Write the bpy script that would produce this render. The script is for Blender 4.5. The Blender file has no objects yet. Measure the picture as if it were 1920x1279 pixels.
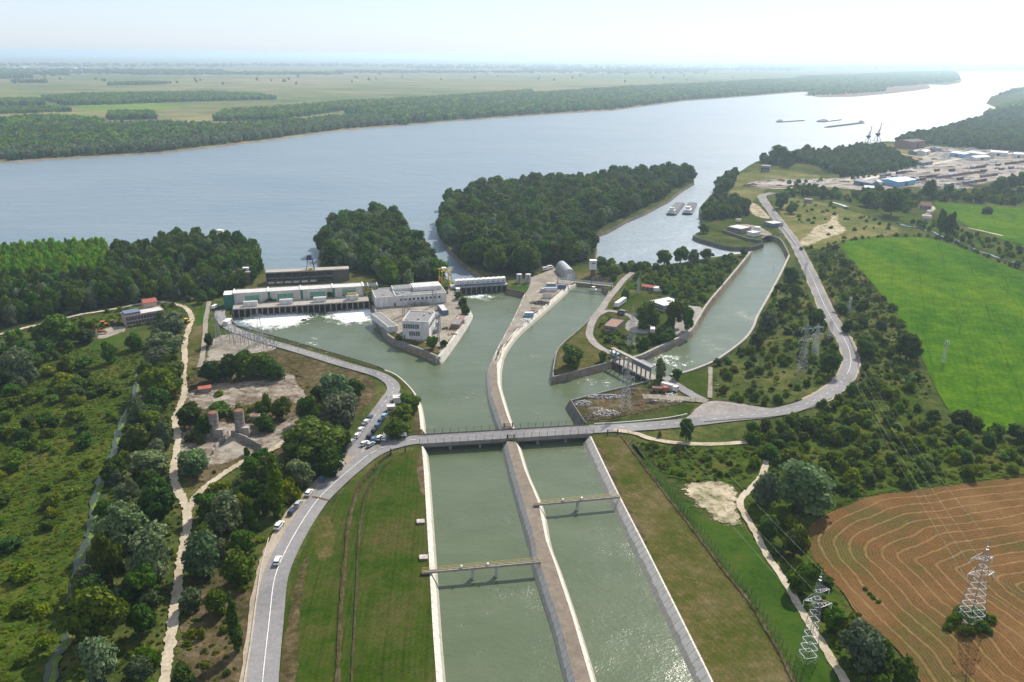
import bpy, bmesh, math, random
import numpy as np
from mathutils import Vector, Matrix
from mathutils.geometry import tessellate_polygon
SC = bpy.context.scene
COL = SC.collection
rad = math.radians
# ---------------------------------------------------------------- camera
F = 1494.0; CX = 960.0; CY = 639.5; CAMZ = 148.0
PITCH = math.atan(535.0 / F); ROLL = 0.0095
R0 = Vector((1, 0, 0)); U0 = Vector((0, math.sin(PITCH), math.cos(PITCH))); FW = Vector((0, math.cos(PITCH), -math.sin(PITCH)))
CR = R0 * math.cos(ROLL) + U0 * math.sin(ROLL)
CU = -R0 * math.sin(ROLL) + U0 * math.cos(ROLL)
cam = bpy.data.cameras.new('camera'); cam_o = bpy.data.objects.new('camera', cam); COL.objects.link(cam_o)
cam.sensor_width = 36.0; cam.lens = 36.0 * F / 1920.0; cam.clip_start = 1.0; cam.clip_end = 400000.0
cam_o.matrix_world = Matrix(((CR.x, CU.x, -FW.x, 0), (CR.y, CU.y, -FW.y, 0), (CR.z, CU.z, -FW.z, CAMZ), (0, 0, 0, 1)))
SC.camera = cam_o
# ---------------------------------------------------------------- light
SUN_AZ = rad(30.0); SUN_EL = rad(43.0)          # azimuth clockwise from +Y
wd = bpy.data.worlds.new('World'); SC.world = wd; wd.use_nodes = True
wn = wd.node_tree.nodes; wl = wd.node_tree.links
sky = wn.new('ShaderNodeTexSky'); sky.sky_type = 'NISHITA'; sky.sun_disc = False
sky.sun_elevation = SUN_EL; sky.sun_rotation = SUN_AZ; sky.altitude = 100; sky.air_density = 0.9; sky.dust_density = 0.8; sky.ozone_density = 3.0
bg = wn['Background']; bg.inputs[1].default_value = 0.076
tint = wn.new('ShaderNodeMix'); tint.data_type = 'RGBA'; tint.blend_type = 'MULTIPLY'; tint.inputs[0].default_value = 1.0; tint.inputs[7].default_value = (0.84, 0.97, 1.20, 1)
wl.new(sky.outputs[0], tint.inputs[6])
veil = wn.new('ShaderNodeMix'); veil.data_type = 'RGBA'; veil.inputs[0].default_value = 0.5; veil.inputs[7].default_value = (9.4, 10.0, 10.8, 1)   # thin high veil of summer haze
wl.new(tint.outputs[2], veil.inputs[6]); wl.new(veil.outputs[2], bg.inputs[0])
sun = bpy.data.lights.new('sun', 'SUN'); sun.energy = 5.0; sun.angle = rad(0.53); sun.color = (1.0, 0.93, 0.82)
sun_o = bpy.data.objects.new('sun', sun); COL.objects.link(sun_o)
sdir = Vector((math.sin(SUN_AZ) * math.cos(SUN_EL), math.cos(SUN_AZ) * math.cos(SUN_EL), math.sin(SUN_EL)))
sun_o.rotation_euler = sdir.to_track_quat('Z', 'Y').to_euler(); sun_o.location = (300, 500, 600)
SC.view_settings.view_transform = 'Standard'; SC.view_settings.look = 'None'
SC.view_settings.exposure = 0.6; SC.view_settings.gamma = 1.0
SC.cycles.max_bounces = 6; SC.cycles.diffuse_bounces = 2; SC.cycles.glossy_bounces = 2; SC.cycles.transparent_max_bounces = 6
SC.cycles.volume_bounces = 0; SC.cycles.transmission_bounces = 2
# ---------------------------------------------------------------- projection
L = 3.0
def ray(px, py):
    return FW + CR * ((px - CX) / F) - CU * ((py - CY) / F)
def gp(px, py, z=L):
    d = ray(px, py)
    t = (z - CAMZ) / min(d.z, -0.00045)
    return Vector((d.x * t, d.y * t, z))
def proj(p):
    v = Vector(p) - Vector((0, 0, CAMZ)); zz = v.dot(FW)
    if zz < 1: return None
    return (CX + F * v.dot(CR) / zz, CY - F * v.dot(CU) / zz)
def height_at(base, py):                       # height of a vertical thing standing at base whose top shows at row py
    lo, hi = 0.0, 140.0
    for _ in range(40):
        m = (lo + hi) / 2; q = proj(base + Vector((0, 0, m)))
        if q[1] > py: lo = m
        else: hi = m
    return lo
# ---------------------------------------------------------------- materials
MATS = {}
def newmat(name):
    m = bpy.data.materials.new(name); m.use_nodes = True
    nt = m.node_tree; b = nt.nodes['Principled BSDF']; b.inputs['Specular IOR Level'].default_value = 0.25
    MATS[name] = m
    return m, nt, b
def coords(nt, world):
    if world:
        g = nt.nodes.new('ShaderNodeNewGeometry'); return g.outputs['Position']
    t = nt.nodes.new('ShaderNodeTexCoord'); return t.outputs['Object']
def noise(nt, co, scale, detail=4, rough=0.6, stretch=None, rot=0.0):
    n = nt.nodes.new('ShaderNodeTexNoise'); n.inputs['Scale'].default_value = scale
    n.inputs['Detail'].default_value = detail; n.inputs['Roughness'].default_value = rough
    if stretch:
        mp = nt.nodes.new('ShaderNodeMapping'); mp.inputs['Scale'].default_value = stretch; mp.inputs['Rotation'].default_value = (0, 0, rot)
        nt.links.new(co, mp.inputs[0]); co = mp.outputs[0]
    nt.links.new(co, n.inputs['Vector']); return n.outputs['Fac']
def ramp(nt, fac, stops, const=False):
    r = nt.nodes.new('ShaderNodeValToRGB'); e = r.color_ramp.elements
    if const: r.color_ramp.interpolation = 'CONSTANT'
    while len(e) < len(stops): e.new(0.5)
    for i, (p, c) in enumerate(stops):
        e[i].position = p; e[i].color = (c[0], c[1], c[2], 1)
    nt.links.new(fac, r.inputs[0]); return r.outputs[0]
def mixc(nt, fac, a, b, mode='MIX'):
    m = nt.nodes.new('ShaderNodeMix'); m.data_type = 'RGBA'; m.blend_type = mode
    for s, v in ((m.inputs[0], fac), (m.inputs[6], a), (m.inputs[7], b)):
        if isinstance(v, (int, float)): s.default_value = v
        elif isinstance(v, tuple): s.default_value = (v[0], v[1], v[2], 1)
        else: nt.links.new(v, s)
    return m.outputs[2]
def mathn(nt, op, a, b=0.0, c=None):
    m = nt.nodes.new('ShaderNodeMath'); m.operation = op
    for i, v in enumerate((a, b, c)):
        if v is None: continue
        if isinstance(v, (int, float)): m.inputs[i].default_value = v
        else: nt.links.new(v, m.inputs[i])
    return m.outputs[0]
def bump(nt, b, h, strength, dist):
    n = nt.nodes.new('ShaderNodeBump'); n.inputs['Strength'].default_value = strength; n.inputs['Distance'].default_value = dist
    nt.links.new(h, n.inputs['Height']); nt.links.new(n.outputs[0], b.inputs['Normal']); return n
def ground_mat(name, stops, big=0.02, small=0.35, mix=0.45, rough=0.95, bumpd=0.3, fine=None, stretch=None, rot=0.0, stops2=None, rows=None):
    """two octaves of patchiness plus fine grain, in world metres"""
    m, nt, b = newmat(name); co = coords(nt, True)
    sq = lambda st: [(0.5 + (p - 0.5) * 0.44, c) for p, c in st]
    n1 = noise(nt, co, big, 6, 0.66, stretch, rot); c1 = ramp(nt, n1, sq(stops))
    n2 = noise(nt, co, small, 5, 0.75); c2 = ramp(nt, n2, sq(stops2 or stops))
    c = mixc(nt, mix, c1, c2)
    n3 = noise(nt, co, fine or small * 7, 2, 0.6)
    g = ramp(nt, n3, [(0.25, (0.62, 0.62, 0.62)), (0.75, (1.3, 1.3, 1.3))])
    c = mixc(nt, 0.8, c, g, 'MULTIPLY')
    for ang, sp, wd_, k in rows or []:            # drill rows and tramlines
        sx = nt.nodes.new('ShaderNodeSeparateXYZ'); nt.links.new(co, sx.inputs[0])
        u = mathn(nt, 'ADD', mathn(nt, 'MULTIPLY', sx.outputs[0], math.cos(ang)), mathn(nt, 'MULTIPLY', sx.outputs[1], math.sin(ang)))
        u = mathn(nt, 'ADD', u, mathn(nt, 'MULTIPLY', noise(nt, co, 0.03, 3, 0.6), sp * .5))
        fr = mathn(nt, 'ABSOLUTE', mathn(nt, 'SUBTRACT', mathn(nt, 'FRACT', mathn(nt, 'DIVIDE', u, sp)), 0.5))
        ln = mathn(nt, 'MULTIPLY', mathn(nt, 'LESS_THAN', fr, wd_ / sp / 2), mathn(nt, 'MULTIPLY_ADD', noise(nt, co, 0.06, 4, 0.7), 2.4, -0.6))
        c = mixc(nt, mathn(nt, 'MULTIPLY', ln, k), c, (0.6, 0.6, 0.6), 'MULTIPLY')
    nt.links.new(c, b.inputs['Base Color']); b.inputs['Roughness'].default_value = rough; b.inputs['Specular IOR Level'].default_value = 0.0
    if name not in ('wild_grass', 'asphalt', 'crop', 'far_crop', 'mud_shore'):      # ragged border where a zone carries a 'cut' attribute
        at = nt.nodes.new('ShaderNodeAttribute'); at.attribute_name = 'cut'
        e = mathn(nt, 'ADD', at.outputs['Fac'], mathn(nt, 'MULTIPLY_ADD', noise(nt, co, 0.28, 6, 0.75), 2.6, -1.3))
        nt.links.new(mathn(nt, 'LESS_THAN', e, 0.5), b.inputs['Alpha'])
    if bumpd: bump(nt, b, n2, 0.6, bumpd)
    return m
def solid(name, col, rough=0.7, var=0.25, scale=0.6, metal=0.0, world=False, streak=False):
    m, nt, b = newmat(name); co = coords(nt, world)
    n1 = noise(nt, co, scale, 5, 0.65, (1, 1, 0.25) if streak else None)
    lo = tuple(c * (1 - var) for c in col); hi = tuple(min(1, c * (1 + var)) for c in col)
    nt.links.new(ramp(nt, n1, [(0.3, lo), (0.7, hi)]), b.inputs['Base Color'])
    b.inputs['Roughness'].default_value = rough; b.inputs['Metallic'].default_value = metal
    return m
# natural ground
ground_mat('wild_grass', [(0.2, (0.020, 0.032, 0.009)), (0.42, (0.036, 0.054, 0.013)), (0.58, (0.063, 0.076, 0.018)), (0.75, (0.103, 0.095, 0.032))], 0.03, 0.22, 0.5, bumpd=1.0)
ground_mat('marsh', [(0.2, (0.016, 0.032, 0.004)), (0.42, (0.032, 0.059, 0.007)), (0.6, (0.056, 0.081, 0.011)), (0.8, (0.095, 0.072, 0.020))], 0.035, 0.3, 0.5, bumpd=1.2)
ground_mat('lawn', [(0.2, (0.018, 0.042, 0.003)), (0.42, (0.032, 0.056, 0.006)), (0.70, (0.061, 0.061, 0.018)), (0.9, (0.080, 0.059, 0.028))], 0.045, 0.25, 0.4, bumpd=0.1, rows=[(rad(4), 1.6, .7, .35), (rad(4), 5.5, .8, .5)])
ground_mat('dry_lawn', [(0.2, (0.033, 0.052, 0.006)), (0.42, (0.057, 0.063, 0.013)), (0.62, (0.091, 0.076, 0.029)), (0.82, (0.150, 0.115, 0.068))], 0.05, 0.3, 0.45, bumpd=0.1, rows=[(rad(28), 1.7, .7, .3)])
ground_mat('lush_grass', [(0.25, (0.019, 0.045, 0.006)), (0.5, (0.032, 0.069, 0.008)), (0.78, (0.061, 0.076, 0.015))], 0.06, 0.6, 0.4, bumpd=0.2)
ground_mat('crop', [(0.2, (0.019, 0.059, 0.003)), (0.42, (0.036, 0.093, 0.003)), (0.6, (0.056, 0.117, 0.004)), (0.8, (0.098, 0.149, 0.005))], 0.016, 0.10, 0.5, bumpd=0.25, stretch=(1.0, 0.35, 1), rot=rad(-28), rows=[(rad(-24), 18, 1.0, .8), (rad(-24), 2.7, 1.0, .3)])
ground_mat('far_crop', [(0.25, (0.072, 0.128, 0.017)), (0.5, (0.102, 0.162, 0.025)), (0.75, (0.136, 0.178, 0.043))], 0.008, 0.08, 0.35, bumpd=0)
ground_mat('meadow', [(0.25, (0.051, 0.072, 0.017)), (0.45, (0.085, 0.098, 0.025)), (0.6, (0.136, 0.123, 0.043)), (0.8, (0.212, 0.170, 0.085))], 0.03, 0.25, 0.45, bumpd=0.3)
ground_mat('dry_earth', [(0.2, (0.029, 0.031, 0.010)), (0.42, (0.056, 0.045, 0.020)), (0.6, (0.090, 0.069, 0.037)), (0.85, (0.151, 0.116, 0.072))], 0.05, 0.4, 0.5, bumpd=0.3)
ground_mat('sand', [(0.18, (0.05, 0.065, 0.018)), (0.36, (0.17, 0.15, 0.085)), (0.5, (0.34, 0.29, 0.20)), (0.8, (0.47, 0.41, 0.31))], 0.10, 0.35, 0.55, bumpd=0.3)
ground_mat('track', [(0.2, (0.22, 0.18, 0.12)), (0.5, (0.36, 0.31, 0.23)), (0.8, (0.48, 0.42, 0.33))], 0.1, 0.9, 0.5, bumpd=0.1)
ground_mat('yard', [(0.2, (0.128, 0.111, 0.085)), (0.5, (0.230, 0.204, 0.166)), (0.8, (0.323, 0.289, 0.246))], 0.06, 0.5, 0.5, bumpd=0.05)
ground_mat('industrial_yard', [(0.2, (0.09, 0.08, 0.075)), (0.45, (0.19, 0.17, 0.15)), (0.6, (0.33, 0.29, 0.25)), (0.8, (0.46, 0.42, 0.36))], 0.02, 0.12, 0.55, bumpd=0.0, stretch=(0.5, 2.2, 1), rot=rad(25))
ground_mat('broken_slab', [(0.2, (0.05, 0.045, 0.025)), (0.42, (0.125, 0.10, 0.075)), (0.6, (0.24, 0.205, 0.165)), (0.85, (0.37, 0.33, 0.28))], 0.09, 0.5, 0.5, bumpd=0.1, stretch=(1, 2, 1), rot=0.3)
ground_mat('asphalt', [(0.2, (0.155, 0.150, 0.150)), (0.5, (0.205, 0.198, 0.198)), (0.8, (0.255, 0.245, 0.240))], 0.05, 0.6, 0.4, bumpd=0.0, rough=0.85)
ground_mat('old_asphalt', [(0.2, (0.16, 0.145, 0.135)), (0.5, (0.25, 0.225, 0.21)), (0.8, (0.33, 0.30, 0.27))], 0.08, 0.7, 0.5, bumpd=0.0, rough=0.9)
ground_mat('gravel_shoulder', [(0.2, (0.20, 0.165, 0.12)), (0.5, (0.30, 0.25, 0.19)), (0.8, (0.36, 0.31, 0.25))], 0.1, 0.9, 0.5, bumpd=0.05)
ground_mat('mud_shore', [(0.2, (0.10, 0.08, 0.055)), (0.5, (0.19, 0.15, 0.11)), (0.8, (0.28, 0.23, 0.18))], 0.03, 0.3, 0.5, bumpd=0.1)
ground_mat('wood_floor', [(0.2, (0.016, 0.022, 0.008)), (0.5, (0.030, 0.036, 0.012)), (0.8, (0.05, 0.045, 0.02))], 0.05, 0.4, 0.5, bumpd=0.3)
# concrete
def concrete(name, col, var=0.3, joint=None, scale=0.4, world=True):
    m, nt, b = newmat(name); co = coords(nt, world)
    n1 = noise(nt, co, scale, 6, 0.7); lo = tuple(c * (1 - var) for c in col); hi = tuple(c * (1 + var * 0.7) for c in col)
    c = ramp(nt, n1, [(0.3, lo), (0.55, col), (0.75, hi)])
    n2 = noise(nt, co, scale * 0.15, 3, 0.6); c = mixc(nt, 0.5, c, ramp(nt, n2, [(0.3, (0.75, 0.72, 0.68)), (0.7, (1.15, 1.15, 1.15))]), 'MULTIPLY')
    nt.links.new(c, b.inputs['Base Color']); b.inputs['Roughness'].default_value = 0.85
    return m
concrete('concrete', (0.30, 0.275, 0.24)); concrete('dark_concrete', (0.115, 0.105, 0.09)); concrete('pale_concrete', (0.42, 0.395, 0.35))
concrete('dike_top', (0.165, 0.135, 0.105), 0.35, scale=0.5)
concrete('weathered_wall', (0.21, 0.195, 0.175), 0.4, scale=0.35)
# slabs with joints: uses the 'run' attribute (metres along the bank)
def slab_mat():
    m, nt, b = newmat('revetment_slabs')
    a = nt.nodes.new('ShaderNodeAttribute'); a.attribute_name = 'run'
    s = nt.nodes.new('ShaderNodeSeparateXYZ'); nt.links.new(a.outputs['Vector'], s.inputs[0])
    fr = mathn(nt, 'FRACT', mathn(nt, 'MULTIPLY', s.outputs[0], 1 / 3.0)); j1 = mathn(nt, 'LESS_THAN', fr, 0.06)
    co = coords(nt, True); n1 = noise(nt, co, 0.5, 6, 0.75)
    c = ramp(nt, n1, [(0.25, (0.36, 0.33, 0.28)), (0.5, (0.50, 0.465, 0.405)), (0.75, (0.58, 0.545, 0.48))])
    c = mixc(nt, mathn(nt, 'MULTIPLY', j1, 0.75), c, (0.12, 0.11, 0.09))
    wet = mathn(nt, 'LESS_THAN', mathn(nt, 'ADD', s.outputs[1], mathn(nt, 'MULTIPLY', n1, 0.5)), 0.65)
    c = mixc(nt, mathn(nt, 'MULTIPLY', wet, 0.6), c, (0.16, 0.15, 0.11))
    nt.links.new(c, b.inputs['Base Color']); b.inputs['Roughness'].default_value = 0.85
slab_mat()
# rows of old crop / stubble: contour lines from the 'run' attribute (distance from the field's edge)
def stubble_mat():
    m, nt, b = newmat('stubble')
    a = nt.nodes.new('ShaderNodeAttribute'); a.attribute_name = 'run'
    s = nt.nodes.new('ShaderNodeSeparateXYZ'); nt.links.new(a.outputs['Vector'], s.inputs[0])
    co = coords(nt, True); wob = mathn(nt, 'MULTIPLY', noise(nt, co, 0.05, 4, 0.55), 5.0); wob2 = mathn(nt, 'MULTIPLY', noise(nt, co, 0.8, 3, 0.6), 0.7)
    d = mathn(nt, 'ADD', mathn(nt, 'ADD', s.outputs[0], wob), wob2)
    fr = mathn(nt, 'ABSOLUTE', mathn(nt, 'SUBTRACT', mathn(nt, 'FRACT', mathn(nt, 'DIVIDE', d, 4.5)), 0.5))
    row = ramp(nt, fr, [(0.0, (1, 1, 1)), (0.03, (0.8, 0.8, 0.8)), (0.075, (0, 0, 0))])
    row = mathn(nt, 'MULTIPLY', row, mathn(nt, 'MULTIPLY_ADD', noise(nt, co, 0.35, 3, 0.7), 1.4, 0.05))
    fine = mathn(nt, 'FRACT', mathn(nt, 'DIVIDE', d, 0.9)); fine = mathn(nt, 'ABSOLUTE', mathn(nt, 'SUBTRACT', fine, 0.5))
    base = ramp(nt, noise(nt, co, 0.04, 5, 0.65), [(0.25, (0.085, 0.085, 0.022)), (0.40, (0.080, 0.062, 0.022)), (0.52, (0.115, 0.064, 0.026)), (0.7, (0.150, 0.092, 0.040))])
    base = mixc(nt, 0.5, base, ramp(nt, fine, [(0.0, (0.5, 0.5, 0.5)), (0.5, (1.4, 1.33, 1.25))]), 'MULTIPLY')
    base = mixc(nt, 0.8, base, ramp(nt, noise(nt, co, 1.6, 3, 0.7), [(0.25, (0.65, 0.65, 0.65)), (0.75, (1.3, 1.3, 1.3))]), 'MULTIPLY')
    c = mixc(nt, row, base, (0.205, 0.135, 0.06))
    nt.links.new(c, b.inputs['Base Color']); b.inputs['Roughness'].default_value = 0.95; b.inputs['Specular IOR Level'].default_value = 0
stubble_mat()
# plains north of the river: patchwork of fields
def plain_mat():
    m, nt, b = newmat('plain'); co = coords(nt, True)
    mp = nt.nodes.new('ShaderNodeMapping'); mp.inputs['Scale'].default_value = (0.0007, 0.0014, 1); mp.inputs['Rotation'].default_value = (0, 0, 0.3)
    nt.links.new(co, mp.inputs[0])
    v = nt.nodes.new('ShaderNodeTexVoronoi'); v.inputs['Scale'].default_value = 1.0; v.distance = 'CHEBYCHEV'; nt.links.new(mp.outputs[0], v.inputs['Vector'])
    s = nt.nodes.new('ShaderNodeSeparateColor'); nt.links.new(v.outputs['Color'], s.inputs[0])
    c1 = ramp(nt, s.outputs[0], [(0.0, (0.10, 0.13, 0.045)), (0.3, (0.16, 0.16, 0.07)), (0.5, (0.085, 0.125, 0.04)), (0.7, (0.22, 0.18, 0.10)), (0.9, (0.13, 0.165, 0.05))], True)
    n1 = noise(nt, co, 0.0011, 6, 0.7, (1, 2.5, 1)); c2 = ramp(nt, n1, [(0.38, (0.06, 0.095, 0.035)), (0.5, (0.14, 0.14, 0.06)), (0.62, (0.24, 0.165, 0.105))])
    c = mixc(nt, 0.55, c1, c2)
    n2 = noise(nt, co, 0.005, 6, 0.78, (1, 2, 1)); c = mixc(nt, 0.9, c, ramp(nt, n2, [(0.38, (0.42, 0.55, 0.5)), (0.5, (0.9, 0.9, 0.85)), (0.62, (1.3, 1.18, 1.05))]), 'MULTIPLY')
    nt.links.new(c, b.inputs['Base Color']); b.inputs['Roughness'].default_value = 0.95; b.inputs['Specular IOR Level'].default_value = 0
plain_mat()
# ---------------------------------------------------------------- water
def water_mat(name, col, col2, waves, base_rough, cs=0.01):
    m, nt, b = newmat(name); co = coords(nt, True)
    n = noise(nt, co, cs, 4, 0.6, (1, 2.0, 1), rad(-20)); nt.links.new(ramp(nt, n, [(0.3, col), (0.7, col2)]), b.inputs['Base Color'])
    b.inputs['Roughness'].default_value = base_rough; b.inputs['IOR'].default_value = 1.333; b.inputs['Specular IOR Level'].default_value = 0.5
    h = None
    for sc, amp in waves:
        if sc > 1.3: amp = mathn(nt, 'MULTIPLY', mathn(nt, 'POWER', noise(nt, co, 0.02, 4, 0.7), 4.0), amp * 14)
        k = mathn(nt, 'MULTIPLY', noise(nt, co, sc, 3, 0.6, (1, 1.7, 1), rad(-15)), amp); h = k if h is None else mathn(nt, 'ADD', h, k)
    bump(nt, b, h, 1.0, 1.0)
    return m
water_mat('river_water', (0.108, 0.160, 0.200), (0.148, 0.188, 0.215), [(0.03, 1.6), (0.25, 0.5), (1.2, 0.12)], 0.42, 0.004)
water_mat('canal_water', (0.064, 0.086, 0.044), (0.086, 0.108, 0.060), [(0.10, 0.22), (0.5, 0.10), (1.5, 0.07)], 0.21, 0.03)
water_mat('ditch_water', (0.025, 0.038, 0.022), (0.04, 0.055, 0.03), [(0.5, 0.02)], 0.08)
ground_mat('duckweed', [(0.3, (0.06, 0.10, 0.02)), (0.7, (0.14, 0.19, 0.04))], 0.1, 0.8, 0.5, bumpd=0)
def foam_shimmer_mat():
    m, nt, b = newmat('foam'); co = coords(nt, True)  # white for real foam and for painted shimmer on the water
    a = nt.nodes.new('ShaderNodeAttribute'); a.attribute_name = 'run'
    s = nt.nodes.new('ShaderNodeSeparateXYZ'); nt.links.new(a.outputs['Vector'], s.inputs[0])
    n = noise(nt, co, 0.16, 8, 0.72); n2 = noise(nt, co, 0.9, 4, 0.7)
    v = mathn(nt, 'ADD', mathn(nt, 'MULTIPLY_ADD', n, 2.0, -1.0), mathn(nt, 'MULTIPLY_ADD', n2, 1.3, -0.65))
    f = mathn(nt, 'ADD', v, mathn(nt, 'MULTIPLY_ADD', s.outputs[0], 1.15, -0.52))
    al = ramp(nt, mathn(nt, 'ADD', f, 0.06), [(0.0, (0, 0, 0)), (0.12, (.35, .35, .35)), (0.45, (.92, .92, .92))])
    b.inputs['Base Color'].default_value = (0.80, 0.82, 0.80, 1); b.inputs['Roughness'].default_value = 0.7
    nt.links.new(al, b.inputs['Alpha'])
foam_shimmer_mat()
# foliage
def leaf_mat(name, dark, mid, light, trans=0.22):
    m, nt, b = newmat(name)
    oi = nt.nodes.new('ShaderNodeObjectInfo'); co = coords(nt, False)
    n = noise(nt, co, 0.55, 3, 0.6); n2 = noise(nt, co, 3.2, 2, 0.6)
    f = mathn(nt, 'ADD', mathn(nt, 'MULTIPLY', n, 0.55), mathn(nt, 'MULTIPLY', n2, 0.45))
    c = ramp(nt, f, [(0.34, dark), (0.5, mid), (0.66, light)])
    hs = nt.nodes.new('ShaderNodeHueSaturation')
    nt.links.new(mathn(nt, 'MULTIPLY_ADD', oi.outputs['Random'], 0.066, 0.464), hs.inputs['Hue'])
    r2 = mathn(nt, 'FRACT', mathn(nt, 'MULTIPLY', oi.outputs['Random'], 17.3))
    nt.links.new(mathn(nt, 'MULTIPLY_ADD', r2, 0.95, 0.60), hs.inputs['Value'])
    nt.links.new(mathn(nt, 'MULTIPLY_ADD', mathn(nt, 'FRACT', mathn(nt, 'MULTIPLY', oi.outputs['Random'], 7.7)), 0.35, 1.0), hs.inputs['Saturation'])
    nt.links.new(c, hs.inputs['Color']); nt.links.new(hs.outputs[0], b.inputs['Base Color'])
    b.inputs['Roughness'].default_value = 0.65; b.inputs['Specular IOR Level'].default_value = 0.12
    tr = nt.nodes.new('ShaderNodeBsdfTranslucent'); nt.links.new(hs.outputs[0], tr.inputs[0])
    mx = nt.nodes.new('ShaderNodeMixShader'); mx.inputs[0].default_value = trans
    nt.links.new(b.outputs[0], mx.inputs[1]); nt.links.new(tr.outputs[0], mx.inputs[2])
    nt.links.new(mx.outputs[0], nt.nodes['Material Output'].inputs['Surface'])
leaf_mat('leaf_green', (0.022, 0.052, 0.006), (0.052, 0.098, 0.010), (0.115, 0.165, 0.020), .34)
leaf_mat('leaf_silver', (0.045, 0.075, 0.032), (0.100, 0.138, 0.066), (0.21, 0.24, 0.13), 0.3)
leaf_mat('leaf_poplar', (0.070, 0.160, 0.008), (0.115, 0.235, 0.012), (0.18, 0.33, 0.022), .45)
leaf_mat('leaf_shrub', (0.046, 0.082, 0.005), (0.095, 0.142, 0.009), (0.175, 0.210, 0.020), .42)
leaf_mat('leaf_reed', (0.040, 0.078, 0.005), (0.082, 0.122, 0.009), (0.17, 0.165, 0.026), .5)
leaf_mat('leaf_red', (0.09, 0.02, 0.012), (0.16, 0.035, 0.02), (0.24, 0.06, 0.035))
leaf_mat('leaf_far', (0.034, 0.080, 0.018), (0.062, 0.125, 0.026), (0.11, 0.18, 0.045), .3)
leaf_mat('leaf_far_light', (0.075, 0.14, 0.022), (0.11, 0.19, 0.03), (0.17, 0.25, 0.05), .35)
solid('bark', (0.11, 0.085, 0.06), 0.9, 0.3, 2.0)
# ---------------------------------------------------------------- object helpers
def tag(o, label=None, cat=None, group=None, kind=None):
    if label: o['label'] = label
    if cat: o['category'] = cat
    if group: o['group'] = group
    if kind: o['kind'] = kind
    return o
def thing(name, label, cat, loc=(0, 0, 0), rz=0.0, group=None, scale=None):
    o = bpy.data.objects.new(name, None); COL.objects.link(o); o.location = loc; o.rotation_euler = (0, 0, rz)
    o.empty_display_size = 0.5
    if scale: o.scale = scale
    return tag(o, label, cat, group)
def dup(root, loc, rz=None, label=None, group=None, scale=None):
    r = root.copy(); COL.objects.link(r); r.location = loc
    if rz is not None: r.rotation_euler = (0, 0, rz)
    if scale: r.scale = scale
    if label: r['label'] = label
    if group: r['group'] = group
    for ch in list(root.children):
        c = ch.copy(); COL.objects.link(c); c.parent = r
        for g in ch.children:
            d = g.copy(); COL.objects.link(d); d.parent = c
    return r
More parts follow.
